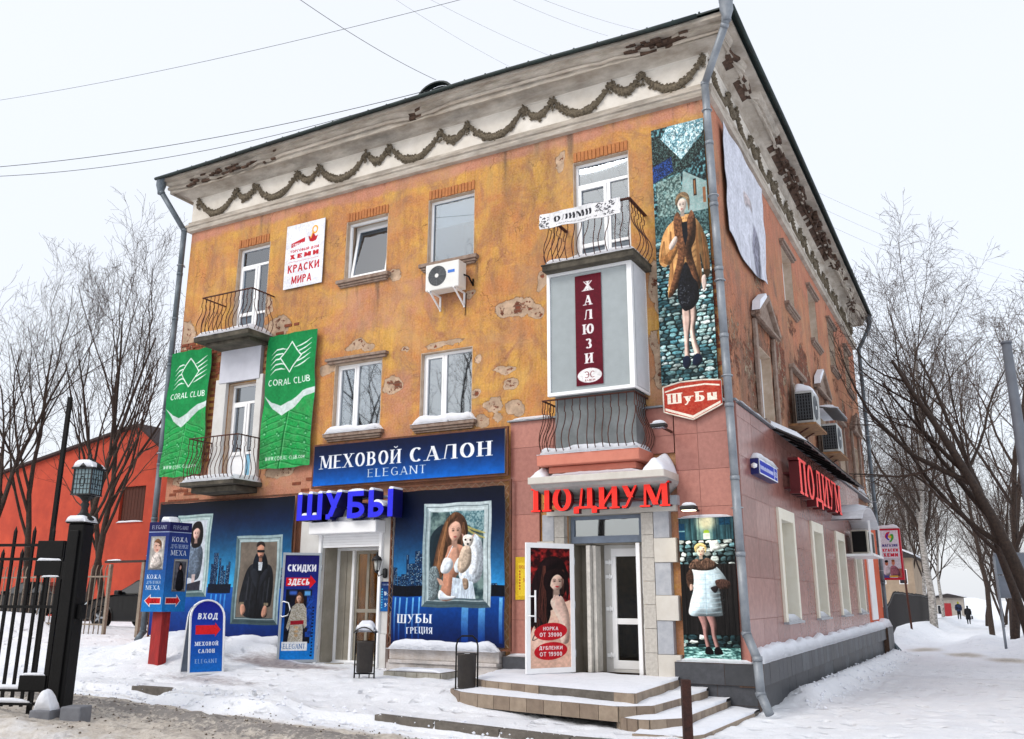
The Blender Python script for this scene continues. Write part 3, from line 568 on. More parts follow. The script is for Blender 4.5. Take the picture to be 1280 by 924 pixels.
def art_coral():
    c = Cv(72, 158, 4); c.grad(0, 0, 72, 158, (24, 132, 72), (34, 148, 78))
    for sgn in (-1, 1):
        for k in range(5):
            y = 17+k*6; e = abs(k-2)*2.6-7
            if sgn < 0: p = [(8, y+8), (15, y+3), (23, y+1.5), (30+e*.6, y+2)]
            else: p = [(42-e*.6, y+2), (50, y+.5), (57, y-2), (65, y-7)]
            q = [(x, yy-1.8 if 0 < i < 3 else yy-.4) for i, (x, yy) in enumerate(p)]
            c.poly(p+q[::-1], (226, 240, 232))
    c.poly([(36, 10), (53, 29), (36, 49), (20, 29)], (230, 240, 234)); c.poly([(36, 12.4), (51, 29), (36, 46.6), (22, 29)], (26, 136, 74))
    c.text('CORAL CLUB', 36, 62, 7.6, (232, 242, 236), width=60, center=True, T=.15, t=.13, serif=False, gap=.12)
    c.poly([(0, 84), (12, 90), (24, 92), (40, 88), (56, 78), (72, 74), (72, 158), (0, 158)], (70, 182, 100), tex=.4, cell=(5, 7), col2=(30, 138, 68))
    D_ = (12, 92, 40); L_ = (150, 222, 160)
    for sg in (-1, 1):
        for k in range(9):
            y = 92+k*8.5; x = 36-.12*(y-92); p = [(x+sg*(34+4*k)*t, y+26*t-13*t*t-4*math.sin(t*3)) for t in (0, .25, .5, .75, 1)]; c.line(p, 1.1, D_, al=.7, soft=.25); c.line([(a, b+1.1) for a, b in p], .7, L_, al=.45, soft=.2)
        for k in range(40):
            x, y = random.Random(k*7+sg).uniform(2, 70), random.Random(k*13+sg).uniform(92, 156); c.line([(x, y), (x+4*sg, y-3), (x+6*sg, y-2)], .7, D_, al=.45, soft=.2)
    c.line([(37, 92), (35, 112), (31, 136), (28, 158)], 1.8, D_, al=.8, soft=.3); c.line([(38.4, 92), (36.6, 112), (32.6, 136), (29.6, 158)], .8, L_, al=.6, soft=.2)
    rg = random.Random(5)
    for _ in range(26):
        x, y, r = rg.uniform(5, 68), rg.uniform(94, 145), rg.uniform(1, 2.6); c.ell(x, y, r, r*1.3, (22, 120, 58), al=.8); c.ell(x-.3, y+r*.4, r*.6, r*.5, (150, 226, 170), al=.8, soft=.2)
    c.poly([(0, 72), (12, 82), (24, 86), (40, 82), (56, 72), (72, 68), (72, 75), (58, 80), (42, 92), (28, 98), (14, 90)], (208, 222, 220))
    c.text('www.CORAL-CLUB.com', 36, 150, 4.6, (226, 240, 230), width=56, center=True, T=.15, t=.13, serif=False); return c

def art_paint_shop():
    c = Cv(48, 66, 8, (236, 238, 246)); R = (190, 30, 44)
    c.poly([(7, 19.5), (24, 15.5), (24, 20), (7, 24)], R); c.text('СНЕМI', 8.5, 22.6, 2.6, (240, 240, 246), width=13.5, T=.2, t=.18, serif=False)
    c.poly([(30, 21), (28, 15), (32, 17), (34, 12), (37, 17), (40, 16), (38, 21), (34, 22)], R); c.ell(36, 9.6, 3.8, 4.4, (244, 178, 70)); c.ell(36, 9.6, 2.1, 2.7, (236, 238, 246)); c.line([(33.5, 12), (31, 18)], 1.3, (244, 178, 70))
    c.text('ТОРГОВЫЙ ДОМ', 6, 29.2, 2.6, R, width=36, T=.22, t=.2, serif=False); c.text('ХЕМИ', 6, 36, 4.6, R, width=36, T=.3, t=.26, serif=False, gap=.25); c.line([(4, 39), (42, 39)], .25, R)
    c.text('КРАСКИ', 4.5, 50, 8, R, width=39, T=.2, t=.18, serif=False); c.text('МИРА', 10, 62, 8, R, width=25, T=.2, t=.18, serif=False); return c

def art_blinds():
    c = Cv(105, 150, 4, (166, 174, 174))
    c.rect(38, 6, 70, 146, (96, 14, 34))
    for i, ch in enumerate('ЖАЛЮЗИ'): c.text(ch, 54, 27+i*18.4, 12.4, (238, 236, 236), center=True, T=.24, t=.1)
    c.ell(54, 134, 14.5, 9, (240, 238, 238)); c.text('ЭС', 54, 137, 8, (120, 40, 50), center=True, T=.12, t=.07, serif=False); c.text('ЖАЛЮЗИ', 54, 141, 2.2, (120, 60, 60), center=True, serif=False)
    c.a[::8] *= .93; c.a[1::8] *= .95; return c

def art_sale_door():
    c = Cv(50, 132, 6); c.grad(0, 0, 50, 40, (28, 24, 100), (26, 40, 128)); c.grad(0, 40, 50, 132, (26, 40, 128), (20, 128, 216))
    c.text('СКИДКИ', 25, 21, 9, (240, 240, 248), width=42, center=True, T=.25, t=.2, serif=False, gap=.08)
    c.poly([(3, 29), (38, 29), (38, 25.5), (47, 34), (38, 43), (38, 39), (3, 40)], (214, 24, 34)); c.text('ЗДЕСЬ', 5, 38.3, 8, (250, 244, 248), width=32, T=.25, t=.2, serif=False, gap=.08, ital=.15)
    c.rect(4, 44, 42, 112, (16, 18, 34), tex=.6, cell=5); c.rect(9, 46, 20, 51, (60, 100, 190), soft=1); c.rect(31, 46, 40, 52, (90, 160, 220), soft=.8); c.rect(35, 52, 44, 104, (22, 60, 140), tex=.5, cell=2.)
    c.poly([(18, 58), (22, 48), (27, 49), (31, 60), (28, 66), (20, 66)], (92, 58, 40), smooth=True, tex=.3); c.face(23.4, 56, 3.8, (222, 176, 150))
    c.poly([(14, 66), (20, 62), (30, 62), (35, 68), (37, 90), (33, 94), (31, 84), (32, 111), (10, 111), (13, 88), (10, 96), (7, 92)], (214, 210, 200), tex=.25, cell=.9, col2=(130, 122, 106)); c.poly([(13, 84), (32, 83), (32, 88), (13, 89)], (150, 24, 40)); c.ell(36, 95, 2.2, 3, (34, 30, 40))
    for y in (92, 97, 102): c.ell(22, y, 3, 1.6, (204, 146, 80), al=.5, soft=.5)
    c.rect(2, 110, 39, 121, (224, 228, 232)); c.text('ELEGANT', 20.5, 118.5, 6, (40, 92, 160), width=32, center=True, T=.14, t=.07)
    rg = random.Random(3)
    for y in range(66, 130, 4): c.rect(44+rg.uniform(-1, 1), y, 46.5, y+2.2, (14, 24, 60))
    return c

def art_totem(face):
    c = Cv(44 if face else 30, 104, 6); w = c.w; c.grad(0, 0, w, 104, (44, 48, 112), (34, 128, 204), 1.1); c.rect(0, 0, w, 11, (34, 34, 84)); c.rect(0, 11.4, w, 12.2, (180, 196, 220))
    c.text('ELEGANT', w/2, 8.4, 4.4, (206, 216, 232), width=w*.7, center=True, T=.12, t=.07)
    W = (232, 238, 244)
    if face:
        c.text('КОЖА', 22, 23, 5.6, W, width=31, center=True, T=.15); c.text('ДУБЛЕНКИ', 22, 30.6, 4.4, (200, 214, 232), width=35, center=True, T=.14); c.text('МЕХА', 22, 39, 6, W, width=31, center=True, T=.15)
        c.frame(14, 43, 42, 81, 2.6, ((120, 116, 112), (90, 84, 84), (150, 146, 140), (70, 66, 66))); c.rect(16.6, 45.6, 39.4, 78.4, (84, 84, 92), tex=.5, cell=6); c.poly([(22, 78), (23, 60), (28, 55), (35, 60), (36, 78)], (20, 20, 26), smooth=True, tex=.5); c.poly([(24, 56), (27, 47), (31, 50), (31, 58)], (24, 18, 20), smooth=True); c.ell(28, 53, 1.8, 2.5, (206, 160, 146))
        c.poly([(4, 87.5), (25, 87.5), (25, 84), (34, 91.5), (25, 99), (25, 95.5), (4, 95.5)], (236, 226, 226)); c.poly([(5, 88.5), (26, 88.5), (26, 86), (32.5, 91.5), (26, 97), (26, 94.5), (5, 94.5)], (206, 32, 36)); c.text('ВХОД', 7, 93.6, 4, (70, 20, 24), width=17, T=.14)
    else:
        c.frame(4, 17, 25, 56, 2.4, ((150, 148, 146), (110, 108, 108), (170, 168, 164), (80, 78, 78))); c.rect(6.4, 19.4, 22.6, 53.6, (196, 190, 184), tex=.3, cell=5); c.ell(14, 29, 5, 7, (222, 178, 160)); c.poly([(9, 24), (14, 19.5), (20, 24), (20, 32), (17, 26), (12, 24)], (120, 84, 60), smooth=True); c.ell(12.6, 28, 1, .6, (40, 30, 30)); c.ell(17, 28, 1, .6, (40, 30, 30)); c.ell(14.6, 33, 1.5, .7, (170, 60, 64)); c.poly([(7, 53), (9, 40), (16, 36), (22, 44), (22, 53)], (206, 196, 190), smooth=True, tex=.3, cell=1.5)
        c.text('КОЖА', 14, 66.5, 5, W, width=20, center=True, T=.15); c.text('ДУБЛЕНКИ', 14, 72, 3.4, (200, 214, 232), width=20, center=True); c.text('МЕХА', 14, 79, 5, W, width=20, center=True, T=.15)
        c.poly([(27, 87.5), (12, 87.5), (12, 84), (3, 91.5), (12, 99), (12, 95.5), (27, 95.5)], (236, 226, 226)); c.poly([(26, 88.5), (11, 88.5), (11, 86), (4.4, 91.5), (11, 97), (11, 94.5), (26, 94.5)], (206, 32, 36)); c.text('ДА', 13, 93.6, 4, (70, 20, 24), T=.14)
    return c

def art_aboard():
    c = Cv(52, 108, 5); c.grad(0, 0, 52, 108, (26, 30, 140), (22, 110, 200)); W = (238, 240, 248)
    c.text('ВХОД', 26, 29, 9.5, W, width=33, center=True, T=.24, t=.18, serif=False, ital=.15)
    c.poly([(7, 38), (39, 38), (39, 34), (48, 45), (39, 56), (39, 52), (7, 52)], (222, 34, 40)); c.text('МЕХОВОЙ', 26, 69, 6, W, width=38, center=True, T=.24, t=.15); c.text('САЛОН', 26, 80, 6, W, width=27, center=True, T=.24, t=.15)
    c.text('ELEGANT', 26, 95, 6, (190, 210, 236), width=36, center=True, T=.13, t=.07, gap=.25); return c

def art_door_model():
    c = Cv(40, 132, 6, (60, 14, 18)); c.rect(0, 0, 40, 132, (40, 10, 14), col2=(176, 40, 38), cell=6)
    c.poly([(5, 30), (12, 14), (24, 9), (34, 16), (38, 34), (34, 52), (24, 66), (20, 84), (10, 94), (1, 86), (1, 50)], (28, 15, 16), smooth=True)
    c.poly([(0, 96), (10, 78), (20, 70), (28, 66), (36, 60), (42, 66), (42, 134), (-2, 134)], (230, 186, 164), smooth=True, tex=.04)
    c.face(26, 38, 8.4, (236, 198, 178), look=.5, lips=(200, 26, 44))
    c.poly([(4, 32), (12, 16), (24, 12), (30, 18), (21, 26), (17, 40), (16, 58), (20, 74), (12, 92), (3, 84), (1, 52)], (30, 16, 18), smooth=True, tex=.3, cell=(1, 8)); c.strands(14, 20, 10, 90, 40, (92, 50, 40), 5, .4, 2, 1.4); c.strands(33, 24, 35, 52, 12, (80, 44, 36), 2, .4, 6)
    c.poly([(13, 40), (15, 28), (21, 24), (29, 24), (36, 30), (39, 44), (37, 58), (35, 40), (31, 32), (26, 30), (21, 36), (18, 52)], (30, 15, 16), smooth=True, vol=.3)
    c.poly([(20, 62), (25, 54), (31, 54), (35, 62), (39, 78), (38, 104), (30, 104), (29, 84)], (238, 200, 182), smooth=True, tex=.04)
    for i in range(4): c.line([(22.5+i*2.2, 58.5-i*.4), (24+i*2.1, 52.6+i*.5)], 1.7, (240, 204, 186), soft=.15); c.line([(23.6+i*2.2, 58-i*.4), (25+i*2.1, 53.+i*.5)], .3, (190, 130, 112), al=.7)
    c.line(spl([(1, 80), (8, 77), (12, 88), (9, 98), (2, 102), (6, 90)], 3), 1., (26, 16, 20)); c.ell(29, 53, .9, 1.2, (30, 30, 60)); c.ell(9, 104, 7, 10, (240, 204, 186), soft=2.4, al=.5)
    for y, a, b in ((93, 'НОРКА', 'ОТ 39000'), (114, 'ДУБЛЕНКИ', 'ОТ 19900')):
        c.ell(20, y, 16.5, 9.5, (196, 28, 40), rot=-.12); c.text(a, 20, y-1.4, 4, (246, 240, 240), width=15 if a[0] == 'Н' else 23, center=True, T=.2, t=.18, serif=False); c.text(b, 20, y+5.6, 4.6, (246, 240, 240), width=22, center=True, T=.2, t=.18, serif=False)
    return c

TEAL = [(128, 178, 182), (92, 146, 154), (176, 208, 204), (70, 118, 128), (196, 216, 212)]
def art_white_fur():
    c = Cv(80, 232, 4, (12, 20, 24)); c.rect(0, 0, 80, 40, (46, 80, 88), tex=.6, cell=(2, 30)); c.rect(27, 0, 50, 38, (104, 142, 140), tex=.4, cell=(2, 30)); c.rect(0, 10, 9, 44, (18, 62, 92)); c.rect(0, 22, 9, 24, (120, 170, 180)); c.rect(60, 0, 76, 14, (20, 60, 84), tex=.4); c.ell(41, 8, 13, 13, (255, 246, 200), soft=5, al=.95)  # soft yellow ellipse: glow of the floodlight above, painted into the print
    for x in (17, 30, 55, 68): c.line([(x, 0), (x+1, 40)], .8, (20, 34, 38), al=.7)
    c.ell(41, 25, 4.4, 3.4, (160, 196, 60)); c.rect(36, 27, 46, 37, (214, 224, 216))
    c.stones(0, 38, 80, 80, 12, 9, [(150, 176, 176), (214, 226, 220), (96, 134, 140), (70, 96, 100), (44, 62, 66)], (10, 18, 18), 4); c.poly([(44, 40), (56, 39), (63, 54), (46, 58)], (222, 230, 226), tex=.2, vol=.8)
    c.rect(0, 78, 80, 200, (26, 24, 24), tex=.7, cell=(2.6, 60))
    for x in (6, 60, 66, 74): c.line([(x, 80), (x+1, 200)], .7, (6, 6, 8))
    c.stones(0, 192, 80, 216, 13, 8, [(52, 78, 80), (110, 134, 130), (206, 214, 206), (30, 48, 52), (20, 32, 34)], (8, 14, 14), 8); c.rect(0, 212, 80, 232, (60, 116, 114), tex=.9, cell=(5, 1.6), col2=(140, 180, 172))
    for x0, x1, x2 in ((25, 32, 36), (37, 44, 49)):
        c.poly([(x0-4, 156), (x0+7, 156), (x1+5, 176), (x1+3.6, 194), (x2+2.6, 214), (x2-2.4, 216), (x1-2.4, 196), (x1-4.5, 178)], (150, 112, 106), smooth=True, vol=1.1); c.poly([(x2-4.6, 214), (x2-.5, 211), (x2+4, 214), (x2+6.5, 220), (x2+5, 223), (x2-5, 222.5)], (16, 13, 17), smooth=True)
    c.poly([(15, 92), (24, 78), (38, 74), (50, 80), (60, 92), (68, 108), (66, 116), (58, 116), (55, 110), (56, 132), (58, 156), (56, 162), (34, 163), (11, 161), (12, 142), (18, 118), (14, 104)], (212, 232, 240), smooth=True, tex=.07, cell=(2, 5), vol=1.)
    rgf = random.Random(4)
    for k in range(9):
        y = 94+k*7.6; c.line([(15, y+1), (26, y+2.2), (36, y+2), (46, y+2.2), (57, y)], 1.1, (150, 190, 204), al=.5, soft=.5); c.line([(15, y+2.4), (36, y+3.6), (57, y+1.6)], .7, (240, 248, 252), al=.5, soft=.3)
    c.line([(36, 92), (35.4, 161)], .9, (150, 186, 200), al=.7, soft=.3)
    for k in range(500): x, y = rgf.uniform(12, 62), rgf.uniform(84, 160); c.line([(x, y), (x+rgf.uniform(-.5, .5), y+1.6)], .3, (176, 206, 218), al=.25)
    c.poly([(11, 90), (16, 86), (19, 98), (18, 112), (13, 118), (9, 112), (8, 98)], (70, 50, 40), smooth=True, tex=.6, cell=1.); c.poly([(13, 112), (17, 112), (17, 120), (13, 121)], (206, 172, 154), smooth=True)
    c.poly([(50, 106), (60, 103), (69, 106), (72, 113), (66, 119), (54, 118)], (66, 46, 40), smooth=True, tex=.7, cell=(1., 3)); c.poly([(43, 117), (51, 114), (54, 118), (50, 125), (46, 123)], (38, 32, 34), smooth=True)
    c.face(31, 58, 6.4, (236, 208, 184))
    c.poly([(13, 84), (17, 74), (25, 69), (31, 73), (39, 68), (47, 72), (54, 79), (50, 86), (38, 89), (24, 88)], (92, 70, 58), smooth=True, tex=.7, cell=(1.2, 2.5), vol=1.)
    for k in range(9): a = k/8; c.line([(17+34*a, 72+3*math.sin(a*9)), (16+36*a, 88)], .9, (42, 30, 26), al=.5, soft=.4)
    c.poly([(24, 60), (22, 50), (27, 44), (35, 44), (40, 51), (38, 60), (36.6, 52), (31, 49), (26, 52)], (214, 190, 128), smooth=True, tex=.3, cell=1.); c.strands(28, 45, 25, 58, 10, (240, 220, 160), 1, .3, 3); return c

def art_tall_fur():
    c = Cv(76, 296, 4, (20, 34, 40)); c.rect(0, 0, 76, 108, (20, 34, 38), col2=(84, 130, 136), cell=2.6, tex=.8)
    c.poly([(24, 0), (76, 0), (76, 14), (42, 46), (14, 14)], (110, 170, 186), col2=(212, 232, 232), cell=1.6, tex=.3)
    rg = random.Random(3)
    for k in range(120): x, y = rg.uniform(14, 76), rg.uniform(0, 34); c.line([(x, y), (x+rg.uniform(-7, 7), y+rg.uniform(1, 6))], .5, (18, 34, 38), al=.8)
    c.poly([(0, 8), (12, 12), (42, 44), (76, 18), (76, 34), (50, 56), (0, 66)], (14, 22, 24), tex=1., cell=1.2, col2=(56, 78, 76)); c.poly([(0, 46), (28, 38), (30, 56), (0, 66)], (14, 34, 70), tex=.8, cell=1., col2=(30, 60, 120))
    c.poly([(44, 58), (76, 76), (76, 128), (36, 112)], (182, 206, 204), tex=.35, cell=1.6, col2=(120, 150, 148)); c.rect(57, 70, 61.5, 90, (54, 38, 30)); c.rect(58, 72, 60, 88, (150, 104, 66)); c.rect(70, 82, 74, 100, (150, 100, 66))
    c.poly([(4, 66), (40, 60), (42, 110), (6, 112)], (60, 84, 80), col2=(176, 204, 196), cell=1.8, al=.8); c.poly([(30, 112), (76, 120), (76, 132), (30, 120)], (16, 24, 28), tex=.6)
    c.rect(0, 108, 76, 140, (30, 52, 54), col2=(96, 134, 134), cell=1.6); c.stones(0, 132, 76, 296, 11, 4.6, TEAL+[(60, 96, 104), (150, 190, 190)], (20, 36, 38), 11)
    for k in range(160): x, y = rg.uniform(0, 76), rg.uniform(170, 290); c.line([(x, y), (x+rg.uniform(-3, 3), y-rg.uniform(1, 4))], .5, (40, 56, 30), al=.6)
    # bare legs crossed, dark shoes
    c.poly([(42, 212), (51, 208), (52, 226), (49, 240), (51, 254), (55, 268), (49, 270), (44, 256), (42, 242), (40, 226)], (222, 190, 176), smooth=True, vol=1.1); c.poly([(34, 214), (43, 212), (44, 230), (41, 246), (40, 258), (40, 270), (34, 271), (34, 256), (34, 244), (33, 228)], (210, 178, 164), smooth=True, vol=1.1)
    c.poly([(31, 270), (36, 267), (41, 270), (41, 277), (36, 281), (31, 278)], (18, 28, 50), smooth=True); c.poly([(45, 270), (50, 266), (56, 269), (57, 275), (50, 279), (44, 276)], (18, 28, 50), smooth=True)
    # coat
    c.poly([(4, 158), (8, 136), (16, 122), (27, 114), (36, 110), (50, 110), (58, 116), (66, 128), (72, 146), (74, 166), (73, 182), (66, 184), (64, 168), (61, 156), (62, 176), (60, 194), (50, 200), (40, 180), (26, 194), (15, 201), (16, 184), (19, 162), (12, 166)], (196, 146, 92), smooth=True, tex=.22, cell=(2, 8), vol=1.1)
    for (x0, y0, x1, y1) in ((22, 126, 20, 190), (58, 124, 60, 190), (12, 136, 9, 160), (66, 134, 70, 176)): c.strands(x0, y0, x1, y1, 16, (150, 98, 56), 2, .5, int(x0))
    c.poly([(6, 156), (18, 164), (30, 150), (27, 144), (14, 152)], (170, 116, 68), smooth=True, tex=.3)
    c.poly([(27, 114), (33, 105), (38, 112), (42, 124), (48, 112), (53, 106), (58, 118), (56, 140), (50, 152), (56, 176), (60, 192), (52, 198), (45, 180), (41, 158), (36, 176), (24, 196), (15, 200), (24, 176), (31, 154), (28, 136)], (104, 68, 46), smooth=True, tex=.5, cell=(2, 2), vol=1.)
    for k in range(13): y = 112+k*6.6; c.line([(28+.1*k, y), (36, y+3.4), (42, y+1.6)], 1., (50, 30, 22), al=.55, soft=.5); c.line([(56, y), (50, y+3.4), (44, y+1.6)], 1., (50, 30, 22), al=.55, soft=.5)
    c.poly([(38, 118), (46, 118), (46, 134), (42, 146), (39, 134)], (14, 18, 26)); c.poly([(30, 186), (41, 164), (50, 182), (56, 190), (57, 206), (50, 215), (42, 218), (35, 217), (28, 204)], (20, 22, 28), smooth=True, tex=.9, cell=1.2)
    for k in range(26): x, y = rg.uniform(30, 44), rg.uniform(188, 212); c.ell(x, y, 1., .6, (120, 128, 136), al=.5)
    c.face(40, 98, 7., (230, 212, 198), look=-.4); c.poly([(32, 98), (31, 90), (36, 84), (44, 83), (50, 88), (51, 98), (49, 106), (47.4, 96), (44, 90), (37, 90)], (128, 104, 78), smooth=True, tex=.35, cell=1.); c.strands(38, 85, 48, 92, 10, (190, 164, 120), 1, .35, 2)
    c.poly([(19, 142), (26, 134), (30, 133), (31, 138), (25, 146), (20, 147)], (226, 210, 200), smooth=True); c.line([(28, 134), (25, 141)], .5, (150, 110, 96), al=.6); c.line([(30, 136), (26.5, 143)], .5, (150, 110, 96), al=.6); c.poly([(62, 184), (67, 182), (68, 192), (65, 199), (62, 194)], (222, 200, 188), smooth=True); return c

def art_badge():
    c = Cv(72, 48, 6, (198, 78, 58)); c.rect(0, 0, 72, 48, (198, 80, 60), col2=(160, 48, 36), cell=2.2, tex=.2); W = (240, 230, 214)
    c.poly([(2, 10), (20, 6), (52, 5), (70, 8), (70, 10), (52, 7), (20, 8), (2, 12)], W); c.poly([(2, 31), (36, 43), (70, 28), (70, 31), (36, 46.5), (2, 34)], W)
    c.text('Шубы', 36, 26.5, 13, W, width=62, center=True, T=.26, t=.11, mixed=True); return c

def art_olymp():
    c = Cv(110, 26, 5, (232, 232, 234)); K = (50, 50, 56)
    for x0, x1, s in ((0, 12, 2), (78, 106, 7)):
        rg = random.Random(s)
        for _ in range(24 if s == 2 else 44):
            x, y = rg.uniform(x0, x1), rg.uniform(2, 24); a = rg.random()*6; c.line([(x, y), (x+2.4*math.cos(a), y+2*math.sin(a)), (x+3.4*math.cos(a+1), y+3*math.sin(a+1))], .9, K)
    c.text('ОЛИМП', 20, 17, 10, K, width=52, T=.26, t=.05, serif=False, gap=.2)
    rg = random.Random(9); x = 24
    while x < 72: w = rg.uniform(.7, 1.6); c.rect(x, 20.5+rg.random(), x+w*.6, 23, (110, 110, 116)); x += w+.8
    return c

def art_hours():
    c = Cv(22, 34, 8); c.grad(0, 0, 22, 34, (22, 40, 92), (24, 104, 180)); W = (228, 236, 244)
    c.text('ELEGANT', 11, 4.4, 2, (190, 204, 224), width=13, center=True); c.text('10-20', 8, 16, 4.6, W, width=12, T=.26, t=.22, serif=False); c.text('9-19', 9.6, 29, 4.6, W, width=10, T=.26, t=.22, serif=False); c.text('БЕЗ ОБЕДА', 8, 21, 1.6, (180, 206, 230), width=10, serif=False)
    for y in range(8, 30, 3): c.rect(2.6, y, 5.4, y+1.5, (90, 190, 232))
    return c

def art_yellow():
    c = Cv(22, 44, 6, (222, 184, 44)); c.rect(0, 0, 22, 44, (226, 188, 44), tex=.1, cell=6); c.rect(3, 6, 20, 40, (240, 208, 60)); R = (176, 70, 40)
    c.text('ПОДИУМ', 4, 12, 3.4, R, width=15, T=.2); c.text('10-20', 8, 26, 4, R, width=11, T=.2)
    for y in range(14, 34, 3): c.rect(4, y, 5.4, y+1.8, R)
    return c

def art_far_sign():
    c = Cv(64, 132, 4, (226, 220, 232)); c.rect(0, 0, 64, 132, (200, 40, 60)); c.rect(4, 4, 60, 128, (226, 222, 234))
    c.poly(spl([(20, 20), (26, 10), (36, 8), (32, 14), (28, 24), (24, 26)]), (214, 40, 60)); c.poly(spl([(30, 12), (28, 22), (34, 30), (26, 28), (24, 18)]), (60, 60, 190)); c.poly(spl([(36, 16), (44, 14), (46, 24), (38, 34), (32, 34), (38, 26)]), (70, 170, 70)); c.ell(35, 21, 5, 4, (240, 190, 60))
    c.text('МАГАЗИН', 32, 47, 7, (50, 44, 130), width=46, center=True, T=.26, t=.22, serif=False); c.text('КРАСКИ', 32, 60, 8, (208, 34, 60), width=46, center=True, T=.28, t=.24, serif=False); c.text('ХЕМИ', 32, 73, 9, (208, 34, 60), width=44, center=True, T=.28, t=.24, serif=False)
    c.rect(4, 77, 60, 128, (208, 206, 216)); c.rect(46, 104, 60, 128, (170, 100, 90)); c.rect(4, 112, 24, 128, (90, 84, 150), tex=.2)
    c.poly([(6, 116), (10, 98), (18, 94), (26, 102), (30, 114), (16, 122)], (214, 206, 214), smooth=True); c.ell(17, 90, 5, 6.4, (190, 120, 96)); c.ell(17, 85, 5.4, 3.4, (30, 22, 24))
    c.poly([(26, 116), (28, 100), (38, 96), (50, 104), (54, 122), (30, 126)], (150, 96, 110), smooth=True, tex=.3); c.ell(37, 89, 5, 6.6, (202, 132, 108)); c.ell(37, 83.6, 5, 3, (140, 80, 50)); c.rect(22, 122, 48, 126, (226, 176, 60)); return c

def art_street():
    c = Cv(80, 24, 6, (236, 238, 246)); c.rect(2, 2, 64, 22, (36, 54, 176)); c.rect(66, 2, 78, 22, (36, 54, 176)); W = (232, 236, 246)
    rg = random.Random(4); x = 4
    while x < 60: w = rg.uniform(1.6, 3.2); c.rect(x, 9+rg.random()*1.5, x+w*.62, 16, W, soft=.3); x += w
    c.text('53', 67.5, 17, 9, W, width=9, T=.22, t=.2, serif=False); return c

def art_white_banner():
    c = Cv(100, 80, 5, (214, 216, 226)); c.rect(0, 0, 100, 80, (216, 218, 228), tex=.06, cell=(3, 40))
    c.poly([(44, 30), (58, 30), (60, 40), (54, 38), (46, 40)], (176, 160, 158), smooth=True, soft=1, tex=.4, al=.7); c.poly([(60, 52), (72, 48), (80, 58), (76, 78), (62, 78)], (110, 108, 122), smooth=True, soft=1.5, tex=.5, al=.75); c.line([(52, 40), (50, 80)], 1, (186, 184, 194), soft=.5, al=.7); c.line([(28, 4), (26, 78)], 1.2, (194, 196, 208), soft=.6, al=.6); return c
# ================================================================ GROUND
def sst(x, a, b): t = np.clip((np.asarray(x, float)-a)/(b-a), 0, 1); return t*t*(3-2*t)
def gz(x, y):
    """lie of the land, snow included"""
    x = np.asarray(x, float); y = np.asarray(y, float)
    z = .028*np.clip(-x-1.2, 0, 9)+.22*sst(-x, 1.8, 4.2)*sst(y, -3.1, -1.5)+.1*sst(-x, 9.5, 12.5)*sst(y, -3.5, -.5)
    z = z-.011*np.clip(y, 0, 200)*sst(x, -14, -2)+.28*sst(-x, 12, 15)*sst(y, -1, 5)
    z = z-.11*sst(-y, 3.82, 3.9)*sst(-x, -.9, -.6)*sst(-x, -1.2, -1.)      # carriageway lies lower than the pavement
    z = z+.2*np.exp(-((y+3.98)/.3)**2)*sst(-x, 5.2, 6.)*sst(x, -8.6, -8.)   # ploughed ridge over the kerb
    z = z+.6*np.exp(-((y-1.2)/1.6)**2)*sst(-x, 18.6, 20.5)-.12*sst(-x, 14, 16)*sst(y, 3, 5)+.35*np.exp(-(((x+11.8)/1.2)**2+((y+.9)/.6)**2))*1.
    z = z+.3*sst(-x, 8.6, 9.6)*np.exp(-((y+.1)/.5)**2)*sst(x, -14, -12)
    z = z+.75*np.exp(-((x+2.6)/2.)**2)*sst(y, 27, 33)+.55*np.exp(-((x+.3)/.9)**2)*sst(y, 29, 34)+.8*np.exp(-((x-5.6)/1.3)**2)*sst(y, 20, 25)+.4*np.exp(-((x-3.)/.9)**2)*sst(y, 25, 29)*sst(-y, -42, -34)     # banks along the street
    z = z+.22*np.exp(-((x-.55)/.3)**2)*sst(y, 1., 2.5)*sst(y, 21, 19)
    return z
def bumps(x, y):
    a = .06*(n2(x, y, 1.1, 4)-.5)+.05*(n2(x+9, y, .35, 3)-.5); k = sst(-y, 3.9, 4.3)*sst(-x, -2, 1)
    tr = .16*(np.sin((y+7)*3.6+.35*np.sin(x*.5))-.3*np.sin((y+6)*9+x*.8))*np.exp(-((y+6.8)/2.6)**2)
    r = n2(x*1.1, y*1.1, 7., 4); cx, cy = np.floor(x/.36), np.floor(y/.36); hx = np.sin(cx*12.98+cy*78.2)*43758.5; hx = hx-np.floor(hx); hy = np.sin(cx*39.3+cy*11.1)*24634.6; hy = hy-np.floor(hy)
    dx, dy = x-(cx+.3+.4*hx)*.36, y-(cy+.3+.4*hy)*.36; an = hx*3.1; u_ = dx*np.cos(an)+dy*np.sin(an); v_ = -dx*np.sin(an)+dy*np.cos(an)
    pit = np.exp(-((u_/.13)**2+(v_/.06)**2)**2)*(hy > .45)*.035*sst(y, -3.7, -3.2)*sst(10-y, 0, 3); a = a-pit
    return a+k*(.09*(r-.5)+tr*.6)+(1-k)*.06*(n2(x, y+3, 2.6, 4)-.5)+.012*(n2(x, y, 9, 2)-.5)
def axis(a, b, st, far, g=1.17):
    v = list(np.arange(a, b+1e-6, st)); d = st; x = v[0]; lo = []
    while x > -far: d *= g; x -= d; lo.append(x)
    d = st; x = v[-1]; hi = []
    while x < far: d *= g; x += d; hi.append(x)
    return np.array(lo[::-1]+v+hi)
XS = axis(-15, 4, .065, 700); YS = axis(-10, 2, .065, 900)
